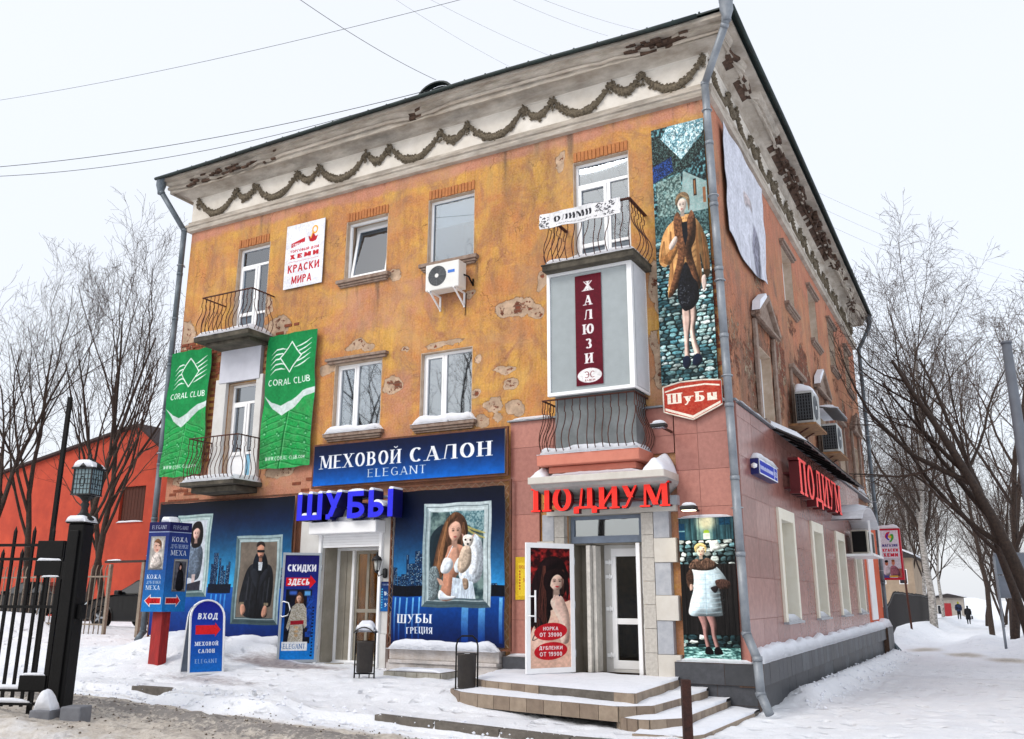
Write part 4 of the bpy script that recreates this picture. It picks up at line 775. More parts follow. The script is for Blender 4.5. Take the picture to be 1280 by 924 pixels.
def sheet(name, xs, ys, lift, m, dirt, hole=None):
    X, Y = np.meshgrid(xs, ys); Z = gz(X, Y)+bumps(X, Y)+lift; nx, ny = len(xs), len(ys)
    me = bpy.data.meshes.new(name); vs = np.stack([X, Y, Z], -1).reshape(-1, 3)
    i = np.arange((ny-1)*nx).reshape(ny-1, nx)[:, :-1].ravel(); q = np.stack([i, i+1, i+nx+1, i+nx], 1)
    me.vertices.add(len(vs)); me.vertices.foreach_set('co', vs.ravel()); me.loops.add(q.size); me.loops.foreach_set('vertex_index', q.ravel()); me.polygons.add(len(q)); me.polygons.foreach_set('loop_start', np.arange(0, q.size, 4)); me.polygons.foreach_set('loop_total', np.full(len(q), 4)); me.polygons.foreach_set('use_smooth', np.ones(len(q), bool)); me.update()
    ca = me.color_attributes.new('wear', 'FLOAT_COLOR', 'POINT'); d = dirt(X, Y); ca.data.foreach_set('color', np.concatenate([d.reshape(-1, 3), np.ones((len(vs), 1))], 1).astype(np.float32).ravel())
    me.materials.append(m); o = bpy.data.objects.new(name, me); SC.collection.objects.link(o); o['kind'] = 'structure'; return o
def snow_ground_mat():
    m = bpy.data.materials.new('trodden_snow'); m.use_nodes = True; n = m.node_tree.nodes; l = m.node_tree.links; b = n['Principled BSDF']; b.inputs['Roughness'].default_value = .7; b.inputs['Specular IOR Level'].default_value = .25
    at = n.new('ShaderNodeAttribute'); at.attribute_name = 'wear'; s = n.new('ShaderNodeSeparateColor'); l.new(at.outputs['Color'], s.inputs[0]); g = n.new('ShaderNodeNewGeometry')
    def noise(sc, det=8, ro=.7, st=(1, 1, 1)):
        mp = n.new('ShaderNodeMapping'); mp.inputs['Scale'].default_value = st; l.new(g.outputs['Position'], mp.inputs[0]); t = n.new('ShaderNodeTexNoise'); t.inputs['Scale'].default_value = sc; t.inputs['Detail'].default_value = det; t.inputs['Roughness'].default_value = ro; l.new(mp.outputs[0], t.inputs[0]); return t.outputs['Fac']
    def rng(x, a, b_): r = n.new('ShaderNodeMapRange'); r.inputs[1].default_value = a; r.inputs[2].default_value = b_; l.new(x, r.inputs[0]); return r.outputs[0]
    def ma(op, a, b_):
        x = n.new('ShaderNodeMath'); x.operation = op
        for i, q in enumerate((a, b_)):
            if isinstance(q, (int, float)): x.inputs[i].default_value = q
            else: l.new(q, x.inputs[i])
        return x.outputs[0]
    def mix(f, a, b_):
        x = n.new('ShaderNodeMix'); x.data_type = 'RGBA'; l.new(f, x.inputs[0])
        for i, q in ((6, a), (7, b_)):
            if isinstance(q, tuple): x.inputs[i].default_value = q
            else: l.new(q, x.inputs[i])
        return x.outputs[2]
    c = mix(rng(noise(.8), .35, .7), lin((236, 239, 245)), lin((246, 248, 252)))
    d = ma('ADD', s.outputs[0], ma('MULTIPLY', ma('SUBTRACT', noise(2.2, 10, .78, (1, 2.2, 1)), .5), 1.)); slush = mix(rng(noise(9, 8, .75), .35, .68), lin((156, 142, 123)), lin((216, 207, 193)))
    c = mix(rng(d, .35, .8), c, slush); c = mix(ma('MULTIPLY', rng(ma('ADD', d, ma('MULTIPLY', ma('SUBTRACT', noise(14, 6, .8), .5), 1.2)), .95, 1.1), .85), c, lin((74, 64, 54)))
    t = ma('ADD', s.outputs[1], ma('MULTIPLY', ma('SUBTRACT', noise(3., 8, .75, (1, 3, 1)), .5), .8)); c = mix(ma('MULTIPLY', rng(t, .45, .8), .85), c, mix(rng(noise(8), .4, .6), lin((122, 108, 108)), lin((164, 152, 152))))
    c = mix(ma('MULTIPLY', s.outputs[2], .5), c, mix(rng(noise(1.6, 6), .35, .65), lin((208, 210, 216)), lin((222, 221, 222))))
    c = mix(ma('MULTIPLY', rng(noise(38, 3, .6), .7, .76), .35), c, lin((150, 138, 124)))
    l.new(c, b.inputs['Base Color'])
    bp = n.new('ShaderNodeBump'); bp.inputs['Strength'].default_value = .55; bp.inputs['Distance'].default_value = .05; l.new(noise(9, 8, .7), bp.inputs['Height']); vo = n.new('ShaderNodeTexVoronoi'); vo.inputs['Scale'].default_value = 2.3; vo.inputs['Randomness'].default_value = 1; vm = n.new('ShaderNodeVectorMath'); vm.operation = 'MULTIPLY_ADD'; nd = n.new('ShaderNodeTexNoise'); nd.inputs['Scale'].default_value = 4; l.new(g.outputs['Position'], nd.inputs[0]); l.new(nd.outputs['Color'], vm.inputs[0]); vm.inputs[1].default_value = (.25, .25, .25); l.new(g.outputs['Position'], vm.inputs[2]); l.new(vm.outputs[0], vo.inputs[0])
    bp3 = n.new('ShaderNodeBump'); bp3.inputs['Strength'].default_value = .8; bp3.inputs['Distance'].default_value = .06; l.new(rng(vo.outputs['Distance'], .12, .3), bp3.inputs['Height']); l.new(bp3.outputs[0], bp.inputs['Normal'])
    bp2 = n.new('ShaderNodeBump'); bp2.inputs['Strength'].default_value = .5; bp2.inputs['Distance'].default_value = .02; l.new(noise(45, 4, .7), bp2.inputs['Height']); l.new(bp.outputs[0], bp2.inputs['Normal']); l.new(bp2.outputs[0], b.inputs['Normal']); return m
M_GROUND = snow_ground_mat()
def d_ground(X, Y):
    r = .5*sst(-Y, 3.5, 4.3)*sst(-X, -.5, 3)+.45*sst(-Y, 3.9, 4.6)*sst(-X, 7.5, 9)*sst(Y, -14, -11)
    t = np.exp(-(((X+8.6)/1.7)**2+((Y+.9)/.62)**2))*1.05+.7*np.exp(-(((X+8.8)/2.2)**2+((Y+2.6)/.45)**2))
    p = sst(X, .2, 1.5)*sst(Y, -4, 0)*sst(7-X, 0, 2)*sst(26-Y, 0, 4)*.9+sst(X, 4.5, 6)*sst(10.5-X, 0, 2)*sst(Y, 20, 26)*.5+.35*sst(-Y, 2.4, 3.2)*sst(-X, -1, 2)
    return np.stack([r, np.clip(t, 0, 1), np.clip(p, 0, 1)], -1)
def d_road(X, Y):
    e = np.minimum(1, np.minimum(sst(-Y, 4.15, 4.9), sst(-X, -.6, 2.)))*sst(X, -26, -20)
    tr = .5*np.exp(-((Y+5.)/.7)**2)+.3*np.exp(-((Y+6.4)/.5)**2)+.45*np.exp(-((Y+8.6)/.9)**2)+.56
    return np.stack([tr*e*1.05, 0*X, .4*e], -1)
def d_strip(X, Y):
    yc = 26.4-2.22*(X+.0); e = np.exp(-((Y-yc)/1.5)**2)*.95+.1; return np.stack([e*sst(X, -.6, .3), 0*X, .4+0*X], -1)
ground = sheet('snow_ground', XS, YS, 0, M_GROUND, d_ground)
sheet('slushy_road', XS[(XS > -26) & (XS < .6)], YS[(YS > -13) & (YS < -4.05)], .004, M_GROUND, d_road)
sheet('brown_slush_track', XS[(XS > -.5) & (XS < 9)], YS[(YS > 8.) & (YS < 31)], .003, M_GROUND, d_strip)
def gh(x, y): return float(gz(x, y)+bumps(np.array(x), np.array(y)))
def gp(px, py):                         # photograph pixel -> point on the ground
    v = ray(px, py); v = v/np.linalg.norm(v); q = CAM[None]+v[None]*np.arange(5, 130, .02)[:, None]; h = gz(q[:, 0], q[:, 1])+bumps(q[:, 0], q[:, 1]); k = q[int(np.argmax(q[:, 2] < h))]
    return float(k[0]), float(k[1]), gh(k[0], k[1])
M_KERB = mat('kerb_concrete', (118, 112, 104), .95, c2=(84, 78, 72), scale=6, bump=.7, dirt=.4)
kerb = MB(); kerb.box(-9.2, .55, -3.80, -3.72, -.4, -.1); kerb = kerb.build('kerb', M_KERB); kerb['kind'] = 'structure'
x = -9.2
while x < .4:
    if not -7.9 < x < -4.95:
        mb = MB(); h = .09 if x < -7.9 else .07; a, b = x, min(x+.98, .5); za, zb = float(gz(a, -3.6))+h*.35, float(gz(b, -3.6))+h*.35
        o = len(mb.v); mb.add([(a, -3.86, za-.4), (b, -3.86, zb-.4), (b, -3.7, zb-.4), (a, -3.7, za-.4), (a, -3.86, za), (b, -3.86, zb), (b, -3.7, zb), (a, -3.7, za)], [(0, 3, 2, 1), (4, 5, 6, 7), (0, 1, 5, 4), (1, 2, 6, 5), (2, 3, 7, 6), (3, 0, 4, 7)])
        mb.build('kerb_stone', M_KERB, kerb, bevel=.012)
    x += 1.

# ================================================================ BUILDING
W, D, ZT = 13.42, 19.4, 10.72           # width, depth, underside of the frieze moulding
BLD = thing('apartment_building', 'three storey corner house in peeling ochre plaster with pink stone ground floor and garlanded cornice', 'building', (-6.7, 9.7, 0))
# openings: u0,u1,w0,w1
FO = {'a3': (-11.72, -10.68, 7.6, 9.93), 'b3': (-8.38, -7.22, 8.52, 9.93), 'c3': (-6.16, -5.0, 8.5, 9.98), 'd3': (-2.75, -1.58, 7.62, 10.02),
      'a2': (-11.62, -10.72, 4.26, 6.5), 'b2': (-8.5, -7.22, 5.06, 6.6), 'c2': (-6.24, -5.0, 5.06, 6.56), 'd2': (-2.7, -1.6, 4.25, 6.5)}
DOOR1 = (-8.48, -7.0, .36, 2.72); DOOR2 = (-2.95, -1.55, .4, 3.12)
SY = [3.42, 6.9, 10.4, 13.75, 17.2]
SO3 = [(y-.62, y+.62, 8.6, 10.05) for y in SY[1:]]; SO2 = [(y-.62, y+.62, 5.1, 6.65) for y in SY]; SO1 = [(y-.58, y+.58, 1.28, 3.16) for y in SY[:4]]
def ell_(u, w, cu, cw, ru, rw): return np.clip(1.35-((u-cu)/ru)**2-((w-cw)/rw)**2, 0, 1)
def wall_grid(T, us, ws, holes, m, wearf, name, parent, relief=.018):
    us = np.array(sorted(set([round(float(v), 4) for v in us]+[h[i] for h in holes for i in (0, 1) if us[0] < h[i] < us[-1]]))); ws = np.array(sorted(set([round(float(v), 4) for v in ws]+[h[i] for h in holes for i in (2, 3) if ws[0] < h[i] < ws[-1]])))
    U, Wg = np.meshgrid(us, ws); wr = wearf(U, Wg); nz = n2(U*1.7, Wg*1.7, 3.2, 5)-.5; V = -relief*sst(wr[..., 0]+nz*.9, .45, .6)+.006*(n2(U, Wg, 1.3, 3)-.5)
    edge = np.zeros(U.shape, bool)
    nx, ny = len(us), len(ws); cu = (us[1:]+us[:-1])/2; cw = (ws[1:]+ws[:-1])/2; CU, CW = np.meshgrid(cu, cw); keep = np.ones(CU.shape, bool)
    for a, b, c, d in holes: keep &= ~((CU > a) & (CU < b) & (CW > c) & (CW < d))
    i = np.arange(nx*ny).reshape(ny, nx)[:-1, :-1][keep]; q = np.stack([i, i+1, i+nx+1, i+nx], 1)
    P = np.stack([U, V, Wg], -1).reshape(-1, 3); P = np.array([T(*p) for p in P])
    me = bpy.data.meshes.new(name); me.from_pydata(P.tolist(), [], q.tolist()); me.polygons.foreach_set('use_smooth', np.ones(len(q), bool))
    ca = me.color_attributes.new('wear', 'FLOAT_COLOR', 'POINT'); ca.data.foreach_set('color', np.concatenate([wr.reshape(-1, 3), np.ones((len(P), 1))], 1).astype(np.float32).ravel()); me.materials.append(m)
    o = bpy.data.objects.new(name, me); SC.collection.objects.link(o); o.parent = parent; o.location = -woff(parent); return o
PEELS = [(646, 381, 34, 13), (590, 369, 8, 5), (632, 464, 16, 6), (637, 483, 12, 6), (618, 505, 13, 9), (643, 512, 11, 13), (620, 522, 6, 5), (599, 527, 9, 10), (595, 492, 5, 5), (492, 480, 12, 12), (448, 432, 20, 7), (495, 345, 10, 7), (349, 408, 16, 14), (332, 382, 8, 16), (225, 425, 22, 22), (505, 437, 6, 3), (672, 385, 10, 12), (676, 350, 8, 12), (820, 360, 7, 45), (822, 450, 9, 40), (700, 205, 6, 14), (596, 448, 4, 6), (905, 300, 5, 60), (325, 424, 14, 16), (409, 463, 9, 8), (555, 432, 30, 3), (815, 520, 16, 6), (570, 566, 8, 4), (350, 590, 20, 9), (225, 605, 12, 8)]
def wear_front(U, Wg):
    P = 0*U; U0, W0 = U, Wg; U = U+.34*(n2(U0*1.1, W0, 2.6, 5)-.5); Wg = Wg+.3*(n2(U0+7, W0*1.1+3, 2.6, 5)-.5)
    for px, py, rx, ry in PEELS:
        c = fp(px, py); e = fp(px+rx, py); g = fp(px, py-ry); P = np.maximum(P, ell_(U, Wg, c[0], c[1], abs(e[0]-c[0])+.04, abs(g[1]-c[1])+.03)*.75)
    P = np.maximum(P, .6*sst(-U, 12.3, 13.3)*sst(Wg, 5.3, 6.6)*sst(8.3-Wg, 0, .5)); P = np.maximum(P, .42*sst(U, -.42, -.1)*sst(9.5-Wg, 0, 1.5))
    U, Wg = U0, W0
    for h in FO.values():     # chipped round the openings
        d = np.maximum(np.maximum(h[0]-U, U-h[1]), np.maximum(h[2]-Wg, Wg-h[3])); P = np.maximum(P, .33*sst(.16-d, 0, .12))
    pk = .75*sst(Wg+.35*(n2(U, Wg, .7)-.5), 10.25, 10.5)+.5*sst(Wg, 6.9, 7.5)*sst(8.5-Wg, 0, .35)*sst(-U, 4.3, 5.4)*sst(9.4+U, 0, .8)+.75*sst(5.2-Wg, 0, .9)*sst(-U, 3.8, 4.6)+.4*sst(-U, 12., 13)*sst(Wg, 9.8, 10.2)+.5*sst(6.7-Wg, 0, .6)*sst(-U, 6.3, 6.5)*sst(7.3+U, 0, .2)+.55*sst(U, -1.6, -1.2)*sst(7.4-Wg, 0, 2)
    brn = .5*sst(Wg, 8.6, 9.4)*sst(U, -5., -4.2)*sst(-U, 2.8, 3.2)+.35*ell_(U, Wg, -12.6, 8.3, 1.2, 1.3)+.55*ell_(U, Wg, -12.4, 6.9, 1.4, .8)+.3*ell_(U, Wg, -4.6, 8.2, .6, 1.2)+.25*sst(U, -1.4, -.6)*sst(Wg, 6.5, 8)
    for h in FO.values(): brn = brn+.28*np.exp(-np.maximum(0, np.abs(U-(h[0]+h[1])/2)-(h[1]-h[0])/2)/.22)*np.exp(-np.maximum(0, np.abs(Wg-(h[2]+h[3])/2)-(h[3]-h[2])/2)/.3)
    rs = random.Random(6)
    for h in FO.values():     # run-off below the sills and the air conditioner
        for ue in [h[0]-.1, h[1]+.08]+[rs.uniform(h[0], h[1]) for _ in range(4)]+([-5.75, -5.2] if h[2] == 8.5 else []):
            L_ = rs.uniform(.6, 1.7); wd_ = rs.uniform(.03, .07); top = h[2]-.15; brn = brn+rs.uniform(.35, .7)*np.exp(-((U-ue-.02*np.sin(Wg*5))/wd_)**2)*(Wg < top)*np.clip(1-(top-Wg)/L_, 0, 1)
    for _ in range(26): ue = rs.uniform(-13.2, 0); L_ = rs.uniform(.4, 1.6); brn = brn+rs.uniform(.3, .6)*np.exp(-((U-ue)/rs.uniform(.03, .08))**2)*np.clip(1-(10.7-Wg)/L_, 0, 1)
    return np.stack([np.clip(P, 0, 1), np.clip(pk, 0, 1), np.clip(brn, 0, 1)], -1)
def wear_side(U, Wg):
    P = .68*n2(U, Wg*.6, .8, 4)*sst(9.3-Wg, 0, 2)
    for y in SY:
        P = np.maximum(P, .62*ell_(U, Wg, y+1.5, 6.9, .9, 1.3)); P = np.maximum(P, .5*ell_(U, Wg, y-1.1, 5.6, .4, 1.3)); P = np.maximum(P, .48*ell_(U, Wg, y, 8.1, .8, .35))
    P = np.maximum(P, .66*ell_(U, Wg, 8.2, 6.9, 1.1, 1.4)); P = np.maximum(P, .55*ell_(U, Wg, .35, 5.9, .35, 1.2))
    pk = .42+.55*sst(Wg, 9.5, 10.3)-.3*sst(7.5-Wg, 0, 2); br = .3+.75*sst(8.6-Wg, 0, 2.5)*n2(U, Wg*.3, .9)
    return np.stack([np.clip(P, 0, 1), np.clip(pk, 0, 1), np.clip(br, 0, 1)], -1)
UPF = [h for h in FO.values()]
low1 = [DOOR1]
wall_grid(FR, np.arange(-W, .001, .05), np.arange(-.2, ZT+.35, .05), UPF+[DOOR1, DOOR2], M_WALLF, wear_front, 'front_wall', BLD)
wall_grid(SI, np.arange(0, D+.001, .06), np.arange(-.6, ZT+.35, .06), SO3+SO2+SO1, M_WALLS, wear_side, 'side_wall', BLD)
mb = MB(); mb.box(-W, -.02, D-.02, D, -.6, 11.4); mb.build('rear_wall', M_SALM, BLD)
mb = MB(); mb.box(-W, -W+.02, .01, D-.03, -.6, 11.4); mb.build('left_wall', mat('left_wall_plaster', (190, 112, 66), .9, c2=(160, 90, 60), scale=2, dirt=.3), BLD)

def window(T, h, kind, name='window', blind=None, dep=.11, fr=M_FRAME, rev=M_REVEAL, sill=True, head=False, snow=True, warm=False, curtain=False):
    u0, u1, w0, w1 = h; par = BLD
    r = MB(T); r.box(u0-.0, u0+.015, -.32, -.004, w0, w1); r.box(u1-.015, u1, -.32, -.004, w0, w1); r.box(u0+.015, u1-.015, -.32, -.004, w1-.015, w1); r.box(u0+.015, u1-.015, -.32, -.004, w0, w0+.015)
    root = r.build(name, rev, par)
    a, b, c, d = u0+.016, u1-.016, w0+.016, w1-.016; f = .055; v0, v1 = -dep-.06, -dep
    fm = MB(T); fm.ring((a, b, c, d), (a+f, b-f, c+f, d-f), v0, v1)
    panes = []
    if kind == 'two':
        m = a+(b-a)*.43; fm.box(m-.035, m+.035, v0, v1+.004, c+f, d-f); panes = [(a+f, m-.035, c+f, d-f), (m+.035, b-f, c+f, d-f)]
        sh = MB(T); sh.ring((a+f+.001, m-.036, c+f+.001, d-f-.001), (a+f+.045, m-.075, c+f+.045, d-f-.045), v0+.01, v1+.012); sh.build('sash', fr, root); panes[0] = (a+f+.045, m-.075, c+f+.045, d-f-.045)
    elif kind == 'one': panes = [(a+f, b-f, c+f, d-f)]
    elif kind == 'tilt':
        panes = []
    elif kind in ('balc', 'balc2'):
        t = d-(d-c)*.2; m = a+(b-a)*.6; fm.box(a+f, b-f, v0, v1+.004, t-.03, t+.03); fm.box(m-.035, m+.035, v0, v1+.003, c+f, t-.03)
        k = c+(t-c)*.33
        dr = MB(T); dr.ring((a+f+.002, m-.037, c+f+.002, t-.032), (a+f+.06, m-.095, c+f+.09, t-.09), v0+.01, v1+.02); dr.box(a+f+.06, m-.095, v0+.01, v1+.018, k-.04, k+.04); dr.build('balcony_door', fr, root)
        fm.box(m+.035, b-f, v0, v1+.003, k-.03, k+.03); panes = [(a+f, b-f, t+.03, d-f), (a+f+.06, m-.095, k+.04, t-.09), (m+.035, b-f, k+.03, t-.03)]
        lowp = [(a+f+.06, m-.095, c+f+.09, k-.04), (m+.035, b-f, c+f, k-.03)]
        for i, q in enumerate(lowp):
            pm = MB(T); pm.box(q[0], q[1], v0+.015, v0+.035, q[2], q[3]); pm.build('door_panel', fr if (kind == 'balc2' and i == 0) else (mat('blue_infill_panel', (120, 178, 206), .5) if kind == 'balc2' else mat('grey_glazed_panel', (92, 104, 116), .3)), root)
    fm.build('frame', fr, root, bevel=.006)
    if kind == 'tilt':     # the whole sash leans into the room at the top
        ang = .16; cs, sn = math.cos(ang), math.sin(ang)
        TT = lambda u, v, w: T(u, v1-.0+(v*cs)-(w-(c+f))*sn, c+f+(w-(c+f))*cs+v*sn)
        sh = MB(TT); sh.ring((a+f+.03, b-f, c+f, d-f-.02), (a+f+.09, b-f-.06, c+f+.06, d-f-.08), -.04, .01); sh.build('sash', fr, root)
        gm = MB(TT); gm.box(a+f+.09, b-f-.06, -.02, -.012, c+f+.06, d-f-.08); gm.build('pane', M_GLASS, root)
    for q in panes: gm = MB(T); gm.box(q[0], q[1], v0+.02, v0+.03, q[2], q[3]); gm.build('pane', M_GLASS if w1 > 7 else M_GLASS2, root)
    rm = MB(T); g = .02; rm.box(a-g, b+g, -1.5, -1.46, c-g, d+g); rm.box(a-g-.02, a-g, -1.46, -.33, c-g, d+g); rm.box(b+g, b+g+.02, -1.46, -.33, c-g, d+g); rm.box(a-g, b+g, -1.46, -.33, c-g-.02, c-g); rm.box(a-g, b+g, -1.46, -.33, d+g, d+g+.02); rm.build('room_beyond', M_WARM if warm else M_DARK, root)
    if blind: bl = MB(T); bl.box(a+.02, b-.02, -.33, -.322, d-(d-c)*blind, d); bl.build('roller_blind', M_BLIND, root)
    if curtain:
        cu = MB(T)
        for i in range(9): x = a+.05+(b-a)*.5*i/9; cu.box(x, x+.045, -.4-.02*(i % 2), -.39-.02*(i % 2), c, d)
        cu.build('curtain', mat('net_curtain', (196, 200, 204), .9), root)
    if sill:
        sl = MB(T); sl.box(u0-.14, u1+.12, -.02, .12, w0-.09, w0-.01); sl.box(u0-.1, u1+.08, -.02, .085, w0-.14, w0-.092); sl.box(u0-.07, u1+.05, -.02, .055, w0-.18, w0-.142); sl.build('sill', M_SILL, root, bevel=.01)
        if snow: snowcap(T, u0-.13, u1+.11, -.1, .14, w0-.008, .15, 16, 5, u0, parent=root)
    if head: hd = MB(T); hd.box(u0-.2, u1+.16, -.02, .12, w1+.06, w1+.12); hd.box(u0-.15, u1+.12, -.02, .08, w1+.0, w1+.058); hd.build('head_moulding', M_SILL, root, bevel=.01)
    return root
window(FR, FO['a3'], 'balc', curtain=True, sill=False); window(FR, FO['b3'], 'tilt', blind=.3, warm=True, snow=False); window(FR, FO['c3'], 'one', blind=.36, snow=False); window(FR, FO['d3'], 'balc', sill=False)
window(FR, FO['a2'], 'balc2', sill=False, warm=True); window(FR, FO['b2'], 'two', head=True, warm=False); window(FR, FO['c2'], 'two'); window(FR, FO['d2'], 'balc', sill=False)
for h in SO3: window(SI, h, 'two', dep=.2, snow=False, head=True)
for i, h in enumerate(SO2): window(SI, h, 'two', dep=.2, snow=i > 1, head=False)
# deep cream shop windows of the side wall stand proud of the cladding
for h in SO1:
    u0, u1, w0, w1 = h; root = window(SI, h, 'one', dep=.3, rev=M_CREAMR, sill=False, warm=True)
    t = MB(SI); t.box(u0-.2, u0, .04, .21, w0-.02, w1+.2); t.box(u1, u1+.16, .04, .21, w0-.02, w1+.2); t.box(u0, u1, .04, .21, w1, w1+.2); t.box(u0-.0, u0+.013, -.02, .209, w0, w1); t.box(u1-.013, u1, -.02, .209, w0, w1); t.box(u0+.013, u1-.013, -.02, .209, w1-.013, w1); t.build('surround', M_CREAM, root)
    s = MB(SI); s.box(u0-.22, u1+.18, -.25, .26, w0-.06, w0-.02); s.build('sill', M_ALU, root); snowcap(SI, u0, u1, -.22, .25, w0-.015, .14, 8, 4, u0, parent=root)
# brick soldier lintels above the top windows, brick by brick
bk = MB(); bk.box(-.032, .032, -.02, .02, -.1, .1); bkm = bk.mesh('brick', mat('plastered_lintel_brick', (190, 126, 76), .95, c2=(166, 106, 68), scale=9, bump=.8))
for h in (FO['b3'], FO['c3'], FO['d3'], FO['a3']):
    u = h[0]+.06
    while u < h[1]-.03: inst(bkm, 'brick', BLD, (u+random.uniform(-.006, .006), -.004+random.uniform(-.004, .006), h[3]+.1+random.uniform(-.01, .01)), (0, random.uniform(-.05, .05), 0)); u += .082
# bare brickwork where the plaster has fallen, left edge and round the balconies
bl = MB(); bl.box(-.118, .118, -.02, .02, -.031, .031); blm = bl.mesh('brick', M_BRICK); cnt = 0
for (a, b, c, d, dens) in ((-13.38, -12.25, 6.6, 7.75, .8), (-12.24, -12.0, 4.6, 7.4, .75), (-10.62, -10.42, 4.6, 7.5, .75), (-10.3, -9.7, 7.4, 7.75, .7), (-1.0, -.2, 4.7, 5.25, .4), (-.3, -.1, 5.2, 7.6, .55), (-9.5, -8.8, 3.9, 4.2, .3), (-13.3, -12.5, 3.85, 4.15, .4)):
    w = c; row = 0
    while w < d:
        u = a+(.13 if row % 2 else 0)
        while u < b:
            if random.random() < dens and cnt < 240: inst(blm, 'brick', BLD, (u+.12, .006+random.uniform(-.008, .006), w), (0, random.uniform(-.03, .03), 0), (random.choice((1, 1, .6, .9)), 1, 1)); cnt += 1
            u += .25
        w += .077; row += 1

# --- cornice: one profile run round the building, chipped along its length
PROF = [(.0, 10.68), (.09, 10.7), (.11, 10.76), (.11, 10.8), (.14, 10.82), (.14, 10.87), (.08, 10.9), (.08, 10.96), (.03, 10.98), (.03, 11.56), (.07, 11.58), (.1, 11.64), (.17, 11.7), (.2, 11.72), (.4, 11.75), (.4, 11.69), (.45, 11.69), (.45, 11.8), (.5, 11.8), (.5, 11.87), (.46, 11.885), (.55, 11.93), (.55, 12.0), (.61, 12.0), (.61, 12.09), (.3, 12.12)]
def sagz(x, y): return -.13*float(sst(x, -5.5, .2))*float(sst(6-y, 0, 6))+.04*float(n2(x*.3, y*.3, 1.))-.02
def cornice():
    mb = MB(); loop = []
    def run(p0, p1, st):
        n = int(math.hypot(p1[0]-p0[0], p1[1]-p0[1])/st); return [(p0[0]+(p1[0]-p0[0])*i/n, p0[1]+(p1[1]-p0[1])*i/n) for i in range(n)]
    C = [(-W, 0), (0, 0), (0, D), (-W, D)]; rg = random.Random(2)
    for k in range(4):
        a, b = C[k], C[(k+1) % 4]; st = .16 if k < 2 else 2.
        for i, p in enumerate(run(a, b, st)): loop.append((p, k, i == 0))
    n = len(loop); m = len(PROF); vs = []; core = []
    nrm = [(0, -1), (1, 0), (0, 1), (-1, 0)]; brk = []
    for idx, (p, k, corner) in enumerate(loop):
        nx, ny = nrm[k]
        if corner: q = nrm[k-1]; nx += q[0]; ny += q[1]
        s = p[0]*1.3+p[1]*1.7; e = float(n2(s, k*9.1, .9, 4)); bad = max(0, (e-.56)*5) if k == 0 else max(0, (e-.47)*5); bad = min(bad, 1)*(.85 if k == 0 else 1)
        if k == 0 and (-13.3 < p[0] < -10.3): bad = max(bad, .75*float(n2(s, 3, 3., 2)))
        if k == 0 and -1.2 < p[0] < -.25: bad = max(bad, .45)
        if k == 1 and (1.2 < p[1] < 2.2 or 4.2 < p[1] < 12.5): bad = max(bad, .55+.45*float(n2(s, 3, 2., 2)))
        brk.append(bad)
        for j, (v, z) in enumerate(PROF):
            if 13 < j < 23: v2 = v-(.16*bad if j > 16 else .06*bad)*(.6+.8*float(n2(s*2, j*.9, 2.)))-.008*rg.random(); z2 = z+(.012*(rg.random()-.5)); z2 = z2+(.05*bad if j in (14, 15, 16) else 0)
            else: v2, z2 = v+.003*(rg.random()-.5), z+.004*(rg.random()-.5)
            vs.append((p[0]+nx*v2, p[1]+ny*v2, z2+(sagz(p[0], p[1])*min(1, (z-11.58)/.25) if z > 11.58 else 0)))
    mb.v = vs
    for i in range(n):
        for j in range(m-1):
            bad = (brk[i]+brk[(i+1) % n])/2; fr = 8 <= j <= 9
            mi = 1 if fr else (2 if (bad > .5 and 16 < j < 22 and rg.random() < (bad-.3)*1.25) or (bad > .62 and 12 < j <= 16 and loop[i][1] == 1 and rg.random() < bad) else 0)
            mb.f.append((i*m+j, ((i+1) % n)*m+j, ((i+1) % n)*m+j+1, i*m+j+1)); mb.m.append(mi)
    return mb.build('cornice', [M_STONE, M_FRIEZE, M_BROKEN], BLD)
CORN = cornice()
# lumps of broken masonry still hanging in the eaves of the side
mb = MB(); rg = random.Random(8)
for _ in range(150):
    y = rg.uniform(3.8, 13.5) if rg.random() < .8 else rg.uniform(.8, 19); v = rg.uniform(.22, .52); z = 11.74+rg.uniform(-.03, .22); a, b, c = rg.uniform(.03, .14), rg.uniform(.02, .07), rg.uniform(.02, .06); mb.box(v-b, v+b, y-a, y+a, z-c, z+c)
for _ in range(70):
    x_ = rg.uniform(-13.2, -10.2) if rg.random() < .6 else rg.uniform(-1.4, -.2); v = rg.uniform(.4, .52); z = 11.78+rg.uniform(0, .2); a = rg.uniform(.03, .12); mb.box(x_-a, x_+a, -v-.03, -v+.03, z-.02, z+.02)
mb.build('broken_masonry', M_BROKEN, CORN)['kind'] = 'stuff'
# roof sheet with a slightly wavy edge
mb = MB(); n = 60; vs = []
P4 = [(-W-.68, -.68), (.68, -.68), (.68, D+.6), (-W-.6, D+.6)]
for k in range(4):
    a, b = P4[k], P4[(k+1) % 4]
    for i in range(n): t = i/n; dz = .02*(float(n2(a[0]+t*15, a[1]+t*13, 1., 3))-.5); X_, Y_ = a[0]+(b[0]-a[0])*t, a[1]+(b[1]-a[1])*t; vs.append((X_, Y_, 12.1+dz+sagz(X_, Y_)))
cx, cy = -W/2, D/2; N = len(vs); up = [(v[0], v[1], v[2]+.035) for v in vs]; rid = [(cx+(v[0]-cx)*.3, cy+(v[1]-cy)*.5, 13.2) for v in vs]
mb.add(vs+up+rid, [(i, (i+1) % N, (i+1) % N+N, i+N) for i in range(N)]+[(i+N, (i+1) % N+N, (i+1) % N+2*N, i+2*N) for i in range(N)]+[tuple(2*N+i for i in range(N))])
mb.build('roof', M_ROOF, BLD)
mb = MB(); 
for i in range(28): x_ = -13.4+i*.5; zz = sagz(x_, 0); mb.box(x_, x_+.03, -.69, -.5, 12.13+zz, 12.16+zz)
